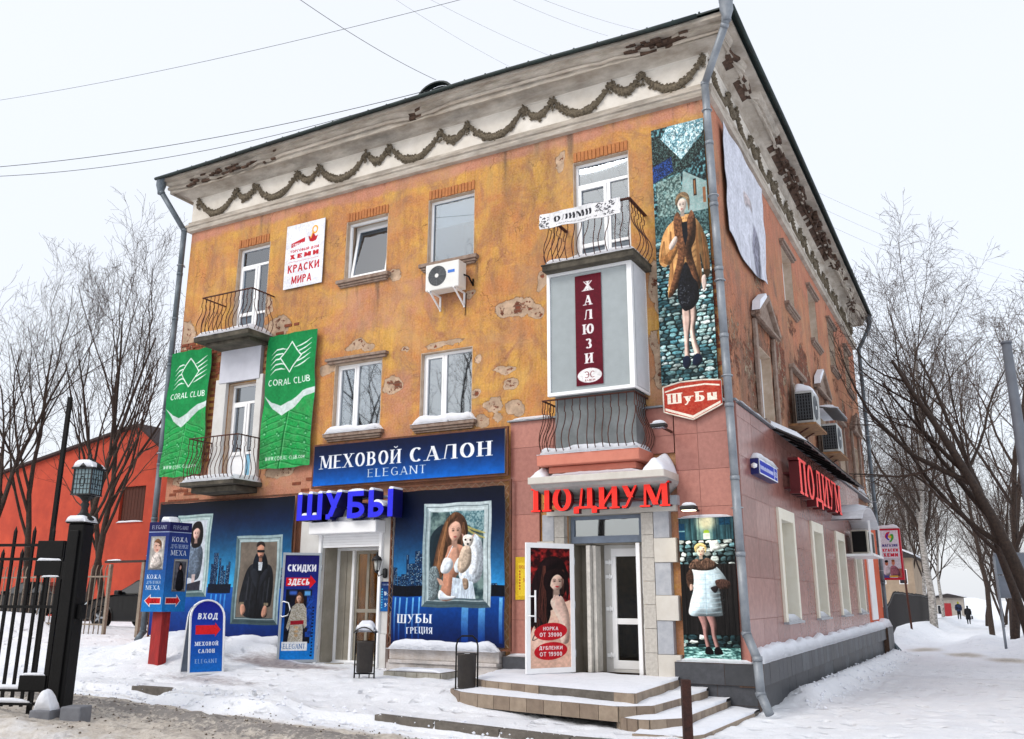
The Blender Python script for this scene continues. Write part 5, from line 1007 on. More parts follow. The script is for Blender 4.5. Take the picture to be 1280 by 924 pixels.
mb.tube([(-W-.72+i*1.0156, -.72, 12.07+sagz(-W-.72+i*1.0156, 0)) for i in range(15)], .04, 8); mb.tube([(.72, -.7+i*1.03, 12.07+sagz(.5, i*1.03)) for i in range(21)], .04, 8); mb.build('gutter', M_ROOF, BLD)
# roof vent hood, an arched lucarne
x_, z_ = fp(546, 118, .3); mb = MB(); a = [(x_-.42+.0, 12.1)]+[(x_+.42*math.cos(math.pi-math.pi*i/12), 12.22+.3*math.sin(math.pi*i/12)) for i in range(13)]+[(x_+.42, 12.1)]
mb.prism(a, -.25, 1.5); a2 = [(x_+(p[0]-x_)*1.1, 12.1+(p[1]-12.1)*1.1) for p in a]; mb2 = MB(); mb2.prism(a2, -.38, -.27); l_ = mb.build('roof_vent_hood', M_ROOF, BLD)
v2 = MB()
for p in (a2[i:i+2] for i in range(1, 13)): v2.prism([p[0], p[1], (p[1][0]*.9+x_*.1, p[1][1]*.93+12.1*.07), (p[0][0]*.9+x_*.1, p[0][1]*.93+12.1*.07)], -.4, -.25)
v2.build('hood_rim', M_ROOF, l_)
# --- plaster garlands on the frieze
def garland(T, u0, u1, w, drop, seed, par):
    mb = MB(T); rg = random.Random(seed); n = max(8, int((u1-u0)/.07))
    for i in range(n+1):
        t = i/n; u = u0+(u1-u0)*t; z = w-drop*math.sin(math.pi*t)**.85; fat = .045+.06*math.sin(math.pi*t)
        for k in range(9):
            a = rg.uniform(-1, 1); c = (u+rg.uniform(-.04, .04), .05+.05*(1-a*a)*rg.uniform(.6, 1.1), z+a*fat); r = rg.uniform(.022, .04); q = rg.uniform(0, 3)
            mb.add([(c[0]+r*1.3*math.cos(q), c[1], c[2]+r*math.sin(q)), (c[0]-r*math.sin(q), c[1], c[2]+r*1.2*math.cos(q)), (c[0]-r*1.3*math.cos(q), c[1], c[2]-r*math.sin(q)), (c[0]+r*math.sin(q), c[1], c[2]-r*1.2*math.cos(q)), (c[0], c[1]+r, c[2]), (c[0], c[1]-r*1.5, c[2])], [(0, 1, 4), (1, 2, 4), (2, 3, 4), (3, 0, 4), (1, 0, 5), (2, 1, 5), (3, 2, 5), (0, 3, 5)])
    core = [(u0+(u1-u0)*i/14, .055, w-drop*math.sin(math.pi*i/14)**.85) for i in range(15)]; mb.tube(core, [.03+.045*math.sin(math.pi*i/14) for i in range(15)], 7)
    return mb.build('garland', M_GARL, par)
def rosette(T, u, w, seed, par):
    mb = MB(T); rg = random.Random(seed)
    for k in range(34):
        a = rg.uniform(0, 6.28); d = rg.random()**.5*.075; cu, cw = u+d*math.cos(a), w+.02+d*math.sin(a)*1.1
        if k > 20: cu = u+rg.uniform(-.045, .045); cw = w-rg.uniform(.05, .2)
        r = rg.uniform(.018, .035); v = .05+rg.uniform(.0, .06); mb.add([(cu+r, v, cw), (cu, v, cw+r), (cu-r, v, cw), (cu, v, cw-r), (cu, v+r, cw), (cu, v-r, cw)], [(0, 1, 4), (1, 2, 4), (2, 3, 4), (3, 0, 4), (1, 0, 5), (2, 1, 5), (3, 2, 5), (0, 3, 5)])
    mb.lathe([(.0, -.07), (.05, -.05), (.06, 0), (.04, .05), (0, .07)], (u, .06, w), 8); return mb.build('rosette', M_GARL, par)
nodes = [-13.2, -11.9, -11.26, -9.91, -9.25, -7.87, -7.22, -5.85, -5.17, -3.81, -3.15, -1.87, -1.24, -.02]
for i, u in enumerate(nodes):
    rosette(FR, u, 11.48, i, CORN)
    if i < len(nodes)-1: b = nodes[i+1]; garland(FR, u+.05, b-.05, 11.46, .42 if b-u > 1 else .22, i, CORN)
u = .15; i = 20
while u < D-1:
    rosette(SI, u, 11.46, i, CORN)
    for L_, dr in ((1.25, .4), (.65, .22)):
        if not 9.8 < u < 10.6: garland(SI, u+.05, u+L_-.05, 11.44, dr, i, CORN)
        u += L_; i += 1
        if u < D-1 and L_ > 1: rosette(SI, u, 11.46, i, CORN)

# --- stone cladding, slab by slab
def cladding(T, u0, u1, w0, w1, tu, tw, holes, v, m, mj, name='pink_cladding', slab='slab', th=.03, off=0., row_off=.0, parent=None, gap=.004):
    b = MB(T); us = sorted(set([u0, u1]+[min(max(h[i], u0), u1) for h in holes for i in (0, 1)])); ws = sorted(set([w0, w1]+[min(max(h[i], w0), w1) for h in holes for i in (2, 3)]))
    for a, c in zip(us, us[1:]):
        for d, e in zip(ws, ws[1:]):
            if not any(h[0] < (a+c)/2 < h[1] and h[2] < (d+e)/2 < h[3] for h in holes): b.box(a, c, .003 if v > 0 else 0, v-.006, d, e)
    root = b.build(name, mj, parent or BLD); w = w0; r = 0
    while w < w1-1e-3:
        wt = min(w+tw, w1); wt = w1 if w1-wt < tw*.2 else wt; u = u0-(row_off if r % 2 else 0)-off
        while u < u1-1e-3:
            ut = u+tu; a, c = max(u, u0), min(ut, u1); cells = [(a+gap, c-gap, w+gap, wt-gap)] if c-a > gap*3 else []
            for h in holes:
                nc = []
                for q in cells:
                    if q[1] <= h[0] or q[0] >= h[1] or q[3] <= h[2] or q[2] >= h[3]: nc.append(q); continue
                    if q[0] < h[0]: nc.append((q[0], h[0], q[2], q[3]))
                    if q[1] > h[1]: nc.append((h[1], q[1], q[2], q[3]))
                    x0, x1 = max(q[0], h[0]), min(q[1], h[1])
                    if q[2] < h[2]: nc.append((x0, x1, q[2], h[2]))
                    if q[3] > h[3]: nc.append((x0, x1, h[3], q[3]))
                cells = nc
            cells = [q for q in cells if q[1]-q[0] > .01 and q[3]-q[2] > .01]
            if cells:
                t = MB(T); dv = random.uniform(-.0012, .0012)
                for q in cells: t.box(q[0], q[1], v-th*.4, v+dv, q[2], q[3])
                t.build(slab, m if not isinstance(m, list) else random.choice(m), root)
            u = ut
        w = wt; r += 1
    return root
pinks = [M_PINK, mat('pink_granite_pale', (184, 124, 110), .34, c2=(164, 106, 94), scale=14, spec=.5), mat('pink_granite_deep', (170, 112, 100), .32, c2=(150, 94, 84), scale=12, spec=.5)]
cladding(FR, -4.1, .17, .68, 4.9, .9, .62, [(-3.5, -.9, .3, 4.1), (-.92, -.9, 0, 5)], .06, pinks, M_JOINT)
pinks2 = [M_PINKS, mat('polished_pink_granite_pale', (170, 122, 112), .22, c2=(142, 98, 90), scale=7, spec=.5), mat('polished_pink_granite_deep', (150, 102, 92), .26, c2=(126, 82, 74), scale=8, spec=.5)]
h1 = [(a-.04, b+.04, c-.02, d+.04) for a, b, c, d in SO1]
cladding(SI, -.055, 15.35, .7, 4.88, 1.05, .66, h1, .165, pinks2, M_JOINT)
cladding(SI, 15.36, D, .7, 4.6, 4.1, 4., [], .15, mat('orange_render', (208, 92, 52), .8, c2=(190, 80, 46), scale=3, dirt=.2), M_JOINT, 'orange_render_panel', 'render_sheet')
# zinc flashing on top of the cladding, snow lying on it
mb = MB(FR); mb.box(-4.14, .2, 0, .13, 4.9, 4.93); fl = mb.build('flashing', M_ZINC, BLD); snowcap(FR, -4.1, -3.2, .0, .13, 4.93, .05, 9, 3, 1, parent=fl); snowcap(FR, -1.0, .05, .0, .13, 4.93, .07, 9, 3, 2, parent=fl)
mb = MB(SI); mb.box(.1, 18.6, .01, .22, 4.9, 4.925); fl = mb.build('flashing', M_ZINC, BLD); snowcap(SI, 9.3, 18.5, .0, .22, 4.925, .09, 50, 3, 3, parent=fl); snowcap(SI, .1, 2.4, .0, .22, 4.925, .08, 14, 3, 3, parent=fl)
# dark plinth
darks = [M_DGRAN, mat('dark_granite_pale', (88, 92, 98), .5, c2=(66, 70, 74), scale=6, dirt=.3), mat('dark_granite_deep', (62, 64, 68), .45, c2=(50, 52, 56), scale=8)]
cladding(FR, -.98, .28, -.25, .38, .62, .34, [], .17, darks, M_BROKEN, 'plinth', 'plinth_slab', th=.05)
cladding(FR, -1.02, .34, .38, .7, .8, .33, [], .22, darks, M_BROKEN, 'plinth_ledge', 'plinth_slab', th=.05)
cladding(SI, -.16, D-.3, -.7, .36, .62, .5, [], .24, darks, M_BROKEN, 'plinth', 'plinth_slab', th=.05)
cladding(SI, -.21, D-1.6, .36, .7, .34, .35, [], .33, darks, M_BROKEN, 'plinth_ledge', 'plinth_slab', th=.05)
cladding(SI, D-1.6, D+.1, -.3, .74, .8, 1.05, [], .4, darks, M_BROKEN, 'plinth_ledge', 'plinth_slab', th=.05)
cladding(FR, -4.2, -3.62, .34, .68, .62, .36, [], .16, darks, M_BROKEN, 'plinth', 'plinth_slab', th=.05)
mb = MB(FR); mb.box(-1.0, .3, .0, .18, .702, .72); o = mb.build('plinth_cap', M_ZINC, BLD); snowcap(FR, -1.0, .22, .02, .2, .715, .06, 10, 3, 5, parent=o)
snowcap(SI, .0, D-.2, .05, .34, .71, .2, 90, 5, 7, parent=BLD); snowcap(SI, D-1.7, D+.05, .1, .4, .745, .22, 10, 4, 8, parent=BLD)
snowcap(FR, -4.15, -3.66, .02, .15, .685, .05, 6, 3, 9, parent=BLD)
# white rendered base under the right-hand poster, with its snow
M_WBASE = mat('whitewashed_base', (206, 202, 200), .9, c2=(176, 166, 158), scale=5, bump=.5, dirt=.5)
mb = MB(FR); mb.box(-6.62, -4.22, 0, .3, .3, .5); mb.box(-6.56, -4.22, 0, .34, .5, .56); mb.box(-6.6, -4.22, 0, .24, .56, .76); wb = mb.build('white_base', M_WBASE, BLD, bevel=.012); snowcap(FR, -6.6, -4.22, -.0, .36, .76, .16, 20, 5, 12, parent=wb)
mb = MB(FR); mb.box(-13.2, -9.25, 0, .22, .35, .72); wb = mb.build('white_base', M_WBASE, BLD, bevel=.02); snowcap(FR, -13.2, -9.2, .0, .26, .72, .2, 30, 5, 13, parent=wb)
# ================================================================ BALCONIES
def balcony(u0, u1, dep, w, th, bulge, rail_h, m=M_CONC, lower=None, plate=None, seed=0, rail=True, hand=.015, n_front=13, n_side=5, iron=M_IRON, straight=False):
    mb = MB(FR); rg = random.Random(seed); mb.box(u0, u1, 0, dep, w-th, w, 0); mb.box(u0-.02, u1+.02, 0, dep+.02, w-.03, w+.001, 0) if lower is None else None
    root = mb.build('balcony', m, BLD, bevel=.015)
    if lower: lb = MB(FR); lb.box(*lower); lb.build('balcony_bracket', m, root, bevel=.02)
    bm = MB()
    prof = [(0, 0), (.05, .04), (.1, .14), (.12, .26), (.09, .4), (.035, .52), (.0, .62), (-.012, .7), (-.012, .76), (.015, .765), (.015, .86), (.0, .865), (0, 1)]
    bm.tube([(0, -a*bulge, b*rail_h) for a, b in prof], .009, 5); me = bm.mesh('baluster', iron)
    A, B = u0+.08, u1-.08; F = -(dep-.1)
    for i in range(n_front): inst(me, 'baluster', root, (A+(B-A)*i/(n_front-1), F, w), (0, 0, rg.uniform(-.25, .25)))
    for s_, U in ((-1, A), (1, B)):
        for i in range(n_side): inst(me, 'baluster', root, (U, F+(dep-.15)*(i+.8)/(n_side+.3), w), (0, 0, s_*math.pi/2+rg.uniform(-.2, .2)))
    r = MB(); r.box(A-hand, B+hand, F-hand, F+hand, w+rail_h-.01, w+rail_h+.014)
    for U in (A, B): r.box(U-hand, U+hand, F+hand, -.0, w+rail_h-.01, w+rail_h+.014)
    r.build('handrail', iron, root); r = MB(); r.box(A, B, F-.008, F+.008, w+.05, w+.066); r.build('foot_rail', iron, root)
    snowcap(FR, u0+.01, u1-.01, .02, dep+.015, w+.0, .13, 34, 8, seed, parent=root)
    ic = MB(FR)
    return root
balcony(-12.06, -10.35, .81, 7.5, .12, 1., .98, seed=1, lower=(-11.9, -10.5, 0, .6, 7.3, 7.38))
balcony(-12.0, -10.37, .86, 4.13, .1, 1., .98, seed=2, lower=(-11.85, -10.5, 0, .66, 3.9, 4.02))
balcony(-2.98, -1.21, .95, 7.58, .13, 1.25, 1.0, seed=3, hand=.03, iron=mat('brown_iron', (82, 44, 36), .75, c2=(58, 36, 30), scale=10))
balcony(-3.2, -1.3, .76, 4.12, .2, 1.1, .98, seed=4, m=M_SALM, lower=(-3.05, -1.42, 0, .6, 3.8, 3.915))
# grey sheet screen behind the lowest railing
mb = MB(FR); mb.box(-2.94, -1.42, .5, .52, 4.16, 5.2); mb.box(-1.44, -1.42, .02, .5, 4.16, 5.2); mb.box(-2.94, -2.92, .02, .5, 4.16, 5.2)
mb.build('balcony_screen', mat('grey_asbestos_sheet', (134, 140, 142), .85, c2=(98, 102, 102), scale=2.2, dirt=.5), BLD)
# glazed-in balcony box wearing the blinds advert
BX = thing('glazed_balcony_box', 'white framed balcony enclosure with grey louvre front under the upper right balcony', 'balcony box', (-2.15, -.35, 5.15))
mb = MB(FR); mb.box(-2.94, -1.36, 0, .70, 5.2, 7.43); mb.build('core', mat('box_core', (190, 192, 194), .6), BX)
mb = MB(FR); mb.ring((-2.98, -1.33, 5.15, 7.46), (-2.92, -1.42, 5.21, 7.40), .66, .755); mb.box(-1.36, -1.325, .0, .655, 5.15, 5.2); mb.box(-1.36, -1.325, 0, .655, 7.41, 7.46); mb.box(-1.36, -1.325, 0, .03, 5.2, 7.41); mb.build('frame', M_FRAME, BX, bevel=.004)
sm = MB(); sm.box(-.745, .745, -.006, .006, -.021, .021); me = sm.mesh('louvre_slat', mat('grey_louvre', (166, 174, 176), .5, var=.04)); w = 5.235
while w < 7.39: inst(me, 'louvre_slat', BX, (-2.17, -.712, w), (.3, 0, 0)); w += .0435
sm = MB(FR); w = 5.22
while w < 7.4: sm.add([(-1.335, .04, w), (-1.335, .64, w), (-1.322, .64, w+.03), (-1.322, .04, w+.03)], [(0, 1, 2, 3)]); sm.box(-1.35, -1.34, .04, .64, w, w+.036); w += .04
sm.build('side_louvres', mat('white_louvre', (214, 216, 220), .5, var=.03), BX)['kind'] = 'stuff'
bw = art_blinds(); crop = Cv(32, 140, 4); crop.a = bw.a[24:584, 152:280]
full = MB(FR)
cu0, cu1 = -2.98+1.65*.345, -2.98+1.65*.675
p = panel(FR, -2.42, -1.91, 5.28, 7.33, .738, .008); pb = p.build('blinds_advert', [printed('blinds_print', crop), M_BACK])
tag(pb, 'tall maroon advert lettered ЖАЛЮЗИ vertically on the grey louvred balcony box', 'advert')

# ================================================================ SHOP ENTRANCES
# --- left: white surround, roller shutter cassette, glazed door
M_WHITEP = mat('white_panel', (214, 214, 212), .5, c2=(198, 196, 192), scale=2.5, dirt=.2); M_GLZ = mat('entrance_lobby', (158, 152, 140), .8, c2=(128, 122, 110), scale=2)
E1 = thing('salon_entrance', 'white panelled doorway with roller shutter box beneath the blue ШУБЫ letters', 'doorway', (-7.8, -.1, .4))
mb = MB(FR); mb.box(-9.08, -8.48, 0, .1, .38, 3.42); mb.build('surround_panel', M_WHITEP, E1, bevel=.006)
mb = MB(FR); mb.box(-7.0, -6.7, 0, .1, 1.0, 3.42); mb.build('surround_panel', M_WHITEP, E1, bevel=.006); mb = MB(FR); mb.box(-7.0, -6.78, 0, .12, .3, .995); mb.build('surround_panel', M_WHITEP, E1, bevel=.006)
mb = MB(FR); mb.box(-8.479, -7.001, 0, .09, 2.72, 3.42); mb.build('surround_panel', M_WHITEP, E1, bevel=.006)
mb = MB(FR); mb.box(-8.6, -6.9, .09, .42, 2.92, 3.17); mb.build('shutter_box', M_FRAME, E1, bevel=.02); snowcap(FR, -8.6, -6.9, .1, .44, 3.16, .09, 20, 5, 21, parent=E1)
sl = MB(); sl.box(-.72, .72, -.008, .008, -.024, .024); me = sl.mesh('shutter_slat', M_FRAME)
for i in range(5): inst(me, 'shutter_slat', E1, (-7.74, -.11, 2.895-i*.052), (.12, 0, 0))
for k, u in enumerate((-8.53, -7.0)): mb = MB(FR); mb.box(u, u+.06, .101, .16, .38, 2.92); mb.build('shutter_rail', M_FRAME, E1)
a, b, c, d = DOOR1
mb = MB(FR); mb.box(a, a+.04, -.9, 0, c, d); mb.box(b-.04, b, -.9, 0, c, d); mb.box(a, b, -.9, 0, d-.04, d); mb.box(a, b, -.9, .0, c-.02, c+.04); mb.build('reveal', M_GLZ, E1)
mb = MB(FR); mb.ring((a+.04, b-.04, c+.04, d-.04), (a+.1, b-.09, c+.09, d-.1), -.42, -.34); mb.box(a+.44, a+.5, -.42, -.336, c+.09, d-.1); mb.box(b-.36, b-.3, -.42, -.335, c+.09, d-.1); mb.box(b-.3, b-.09, -.42, -.335, 1.45, 1.52); mb.build('door_frame', M_FRAME, E1, bevel=.005)
lf = MB(FR); lf.box(a+.1, a+.44, -.4, -.37, c+.09, d-.1); lf.box(a+.27, a+.29, -.37, -.35, c+.09, d-.1); lf.build('side_panel', M_GLZ, E1); lf = MB(FR); x0, x1 = a+.5, b-.36; lf.ring((x0, x1, c+.09, d-.1), (x0+.06, x1-.06, c+.17, d-.17), -.44, -.4); lf.box(x0+.06, x1-.06, -.44, -.402, 1.38, 1.45); lf.box((x0+x1)/2-.03, (x0+x1)/2+.03, -.44, -.401, c+.17, d-.17); lf.build('glass_door', M_GLZ, E1)
for q in ((x0+.06, x1-.06, c+.17, 1.38), (x0+.06, x1-.06, 1.45, d-.17), (b-.3, b-.09, c+.09, 1.45), (b-.3, b-.09, 1.52, d-.1)): gm = MB(FR); gm.box(q[0], q[1], -.425, -.42, q[2], q[3]); gm.build('pane', M_GLASSD, E1)
rm = MB(FR); rm.box(a-1, b+1, -3., -2.95, c, d+.4); rm.box(a-1, b+1, -2.95, -.92, c-.05, c-.0); rm.box(a-1.05, a-1, -3, -.92, c, d+.4); rm.box(b+1, b+1.05, -3, -.92, c, d+.4); rm.box(a-1, b+1, -2.95, -.92, d+.35, d+.4); rm.build('shop_interior', mat('ochre_shop_interior', (176, 134, 56), .8, c2=(64, 46, 30), scale=1.6, stretch=(2.2, 2.2, .5)), E1); cl = MB(FR); cl.box(a, b, -2.5, -2.3, 2.9, 2.94); cl.box(a, b, -1.6, -1.4, 2.9, 2.94); cl.build('ceiling_lamp', mat('lit_tube', (255, 214, 140), .5, emit=26), E1)
# open leaf carrying the sale poster
def leaf(name, label, hx, hy, fx, fy, z0, z1, art, fr, uv_flip=False, handle='d', inner=.05):
    L = math.hypot(fx-hx, fy-hy); ang = math.atan2(hy-fy, hx-fx); t = thing(name, label, 'door', (fx, fy, z0), rz=ang); hgt = z1-z0
    T = lambda u, v, w: (u, -v, w)
    m = MB(T); m.ring((0, L, 0, hgt), (inner, L-inner, inner, hgt-inner), -.02, .025); m.build('door_frame', fr, t, bevel=.004, world=False)
    m = MB(T); m.box(inner, L-inner, -.01, .006, inner, hgt-inner, 1); m.quad([(inner, .012, inner), (L-inner, .012, inner), (L-inner, .012, hgt-inner), (inner, .012, hgt-inner)]); m.build('poster', [art, M_BACK], t, world=False)
    m = MB(T); k = inner*.7
    if handle == 'd': m.tube([(k, .02, 1.15), (k+.03, .07, 1.17), (k+.13, .09, 1.14), (k+.17, .09, 1.02), (k+.13, .09, .9), (k+.03, .07, .87), (k, .02, .89)], .012, 8)
    else: m.tube([(k+.09, .07, .82), (k+.09, .07, 1.34)], .016, 8); m.tube([(k-.02, .02, .92), (k+.09, .07, .92)], .013, 7); m.tube([(k-.02, .02, 1.24), (k+.09, .07, 1.24)], .013, 7)
    m.build('handle', M_FRAME, t, world=False)
    m = MB(T)
    for z in (.3, 1.1, hgt-.3): m.tube([(L+.005, .02, z-.06), (L+.005, .02, z+.06)], .012, 6)
    m.build('hinge', M_ALU, t, world=False); return t
leaf('poster_door', 'open door leaf with a blue СКИДКИ ЗДЕСЬ sale poster and red arrow', -8.46, -.12, -9.05, -.62, .43, 2.56, printed('sale_print', art_sale_door()), M_ALU)

# --- right: marble portal, steps, red letters
E2 = thing('marble_portal', 'pale marble portal with chequered grey and white side blocks under the red ПОДИУМ sign', 'portal', (-2.2, -.1, .44))
a, b, c, d = DOOR2
mb = MB(FR); mb.prism([(-3.34, 3.60), (-.86, 3.60), (-.86, 3.72), (-3.34, 3.72)], 0, .84); mb.build('canopy_slab', M_MARB, E2, bevel=.01)
mb = MB(FR); vs = []
for w, ov in ((3.6, .74), (3.54, .7), (3.46, .5), (3.4, .36), (3.36, .33)): vs += [(-2.1-1.24*(.72+.28*ov/.74), 0, w), (-2.1-1.24*(.72+.28*ov/.74), ov, w), (-2.1+1.24*(.72+.28*ov/.74), ov, w), (-2.1+1.24*(.72+.28*ov/.74), 0, w)]
mb.add(vs, [(i*4+k, i*4+(k+1) % 4, (i+1)*4+(k+1) % 4, (i+1)*4+k) for i in range(4) for k in range(4)]+[(0, 1, 2, 3), (16, 17, 18, 19)]); mb.build('cove', mat('grey_stone_cove', (150, 150, 148), .7, c2=(176, 174, 170), scale=3), E2)
for k in range(5): x = -3.05+k*.44; mb = MB(FR); mb.box(x, x+.43, 0, .2, 3.2, 3.36); mb.build('fascia_slab', M_GMARB, E2, bevel=.004)
mb = MB(FR); mb.box(-3.3, -.9, 0, .18, 3.10, 3.2); mb.build('lintel', M_MARB, E2, bevel=.006)
for s_, (x0, x1) in ((0, (-3.16, -2.97)), (1, (-1.53, -1.32))):
    w = .44
    while w < 3.08: h_ = min(.38, 3.095-w); mb = MB(FR); mb.box(x0, x1, 0, .15, w+.003, w+h_-.003); mb.build('jamb_slab', mat('speckled_stone', (196, 192, 184), .6, c2=(166, 160, 152), scale=20), E2, bevel=.003); w += .38
w = .44; k = 0
for hgt in (.36, .53, .4, .53, .4, .47):
    wide = k % 2 == 0 and k > 0 or k == 0; mt = M_MARB if k % 2 == 0 else M_GMARB
    mb = MB(FR); mb.box(-1.31, -.93 if k % 2 == 0 else -1.04, 0, .17 if k % 2 == 0 else .15, w+.002, w+hgt-.002); mb.build('corner_block', mt, E2, bevel=.006)
    mb = MB(FR); mb.box(-3.5 if k % 2 == 0 else -3.4, -3.17, 0, .17 if k % 2 == 0 else .15, w+.002, w+hgt-.002); mb.build('corner_block', mt, E2, bevel=.006)
    w += hgt; k += 1
snowcap(FR, -3.34, -3.05, .02, .82, 3.72, .24, 8, 6, 31, parent=E2); snowcap(FR, -1.26, -.87, .1, .82, 3.72, .3, 12, 12, 32, parent=E2); snowcap(FR, -3.0, -1.3, .0, .83, 3.72, .07, 20, 6, 33, parent=E2)
mb = MB(FR); mb.box(a, a+.03, -1.2, 0, c, d); mb.box(b-.03, b, -1.2, 0, c, d); mb.box(a, b, -1.2, 0, d-.03, d); mb.build('reveal', M_GLZ, E2)
mb = MB(FR); mb.ring((a+.03, b-.03, 2.62, d-.03), (a+.09, b-.09, 2.74, d-.09), -.12, -.04); mb.build('fanlight_frame', mat('grey_blue_frame', (112, 124, 140), .5), E2, bevel=.004)
gm = MB(FR); gm.box(a+.09, b-.09, -.09, -.08, 2.74, d-.09); gm.build('fanlight_pane', M_GLASS2, E2); gm = MB(FR); gm.box(a+.05, b-.05, -.2, -.13, 2.7, d-.05); gm.build('fanlight_lining', mat('dim_fanlight', (84, 94, 90), .8, c2=(44, 50, 46), scale=5), E2)
x0, x1 = -2.34, -1.7; mb = MB(FR); mb.ring((x0-.13, x1+.06, .44, 2.6), (x0, x1, .5, 2.54), -.55, -.47); mb.build('door_frame', M_WHITEP, E2, bevel=.005)
lf = MB(FR); lf.ring((x0+.002, x1-.002, .5, 2.54), (x0+.09, x1-.09, .64, 2.4), -.53, -.46); lf.box(x0+.09, x1-.09, -.53, -.462, 1.24, 1.34); lf.build('glass_door', M_FRAME, E2, bevel=.005)
for q in ((.64, 1.24), (1.34, 2.4)): gm = MB(FR); gm.box(x0+.09, x1-.09, -.5, -.495, *q); gm.build('pane', M_GLASSD, E2)
hm = MB(FR); hm.tube([(x1-.05, -.4, 1.25), (x1-.05, -.4, 1.75)], .016, 8); hm.tube([(x1-.05, -.47, 1.33), (x1-.05, -.4, 1.33)], .012, 6); hm.tube([(x1-.05, -.47, 1.67), (x1-.05, -.4, 1.67)], .012, 6); hm.build('handle', M_FRAME, E2)
mb = MB(FR); mb.box(a+.03, x0-.132, -.56, -.5, .44, 2.6); mb.box(x1+.062, b-.03, -.56, -.5, .44, 2.6); mb.box(a+.03, b-.03, -.56, -.13, 2.6, 2.66); mb.build('side_panel', M_GLZ, E2)
for z in (.72, 1.5, 2.3, 2.05): mb = MB(FR); mb.box(x0-.1, x0+.03, -.46, -.44, z-.03, z+.03); mb.tube([(x0-.02, -.43, z-.05), (x0-.02, -.43, z+.05)], .014, 6); mb.build('hinge', M_FRAME, E2)
mb = MB(FR); mb.box(-1.68, -1.61, -.05, .05, .44, 2.6); mb.build('folded_leaf', M_FRAME, E2, bevel=.004)
mb = MB(FR); mb.box(-2.62, -2.55, -.3, .0, .46, 2.58); mb.box(-2.54, -2.48, -.34, -.1, .46, 2.58); mb.build('folded_leaf', mat('worn_white_door', (206, 202, 194), .6, dirt=.3, scale=9), E2, bevel=.004)
rm = MB(FR); rm.box(a-1, b+1, -4.3, -4.25, .4, 3.3); rm.box(a-1, b+1, -4.25, -.6, .38, .44); rm.box(a-1.05, a-1, -4.3, -.6, .4, 3.3); rm.box(b+1, b+1.05, -4.3, -.6, .4, 3.3); rm.box(a-1, b+1, -4.25, -.6, 3.25, 3.3); rm.build('shop_interior', mat('dim_shop_interior', (112, 82, 56), .8, c2=(30, 24, 22), scale=2.6), E2); cl = MB(FR)
for k in range(3): cl.box(-2.8+.5*k, -2.7+.5*k, -2.6, -2.5, 3.2, 3.24)
cl.build('ceiling_lamp', mat('lit_tube', (255, 214, 140), .5, emit=26), E2); cr_ = MB(FR); cr_.box(-2.6, -1.0, -2.9, -2.4, .44, 1.3); [cr_.box(-2.5+.25*k, -2.33+.25*k, -2.8, -2.4, 1.5, 2.3) for k in range(6)]; cr_.build('hanging_coats', mat('dark_furs', (70, 46, 32), .9, c2=(24, 18, 16), scale=6), E2)
leaf('poster_door', 'open white door leaf with a dark haired woman poster and two red price ovals', -2.8, -.14, -3.32, -.96, .47, 2.6, printed('model_print', art_door_model()), M_FRAME, handle='bar', inner=.085)

# --- steps in beige tile
ST = thing('entrance_steps', 'snow covered tiled steps fanning out before the marble portal', 'steps', (-2.2, -1.4, 0))
M_TILE = mat('beige_step_tile', (158, 142, 124), .6, c2=(132, 116, 100), scale=7, dirt=.25); M_TILE2 = mat('beige_step_tile_dark', (138, 122, 106), .6, c2=(116, 100, 86), scale=7, dirt=.35)
def step(pts, z0, z1, name, broken=None, seed=0, tw=.3):
    """pts: front outline, left to right; the step fills back to the wall"""
    full = pts+[(pts[-1][0], -.05), (pts[0][0], -.05)]
    mb = MB(); mb.prism([(p[0], p[1]) for p in full], z0, z1-.012, 'w'); mb.build(name, M_KERB, ST)
    rg = random.Random(seed)
    for i in range(len(pts)-1):
        (ax, ay), (bx, by) = pts[i], pts[i+1]; L = math.hypot(bx-ax, by-ay); n = max(1, round(L/tw)); an = math.atan2(by-ay, bx-ax)
        for k in range(n):
            t = (k+.5)/n; x, y = ax+(bx-ax)*t, ay+(by-ay)*t
            if broken and broken[0] < x < broken[1]: continue
            mb = MB(); hh = (z1-z0)/2-.006; mb.box(-L/n/2+.004, L/n/2-.004, -.012, .012, -hh, hh); inst(mb.mesh('riser_tile', rg.choice((M_TILE, M_TILE, M_TILE2))), 'riser_tile', ST, (x+math.sin(an)*.008, y-math.cos(an)*.008, (z0+z1)/2+.0), (0, 0, an))
    # snow lying on the tread, edge worn
    nn = 40; m = 10; mb = MB(); P = []; acc = [0]
    for (ax, ay), (bx, by) in zip(pts, pts[1:]): acc.append(acc[-1]+math.hypot(bx-ax, by-ay))
    for j in range(m+1):
        for i in range(nn+1):
            s = acc[-1]*i/nn; k = max(q for q in range(len(pts)-1) if acc[q] <= s+1e-9); t = (s-acc[k])/(acc[k+1]-acc[k]); x = pts[k][0]+(pts[k+1][0]-pts[k][0])*t; y = pts[k][1]+(pts[k+1][1]-pts[k][1])*t
            bx_ = pts[0][0]+(pts[-1][0]-pts[0][0])*i/nn; f = (j/m)*.94+.012; X = x*(1-f)+bx_*f; Y = y*(1-f)+(-.03)*f
            e = min(1, j*.8); h = (.006+.05*float(n2(X*1.3, Y*1.3, 2.5, 3)))*e if j else -.004; P.append((X, Y, z1-.004+h))
    mb.add(P, [(j*(nn+1)+i, j*(nn+1)+i+1, (j+1)*(nn+1)+i+1, (j+1)*(nn+1)+i) for j in range(m) for i in range(nn)], 0, True); mb.build('tread_snow', M_SNOW, ST)
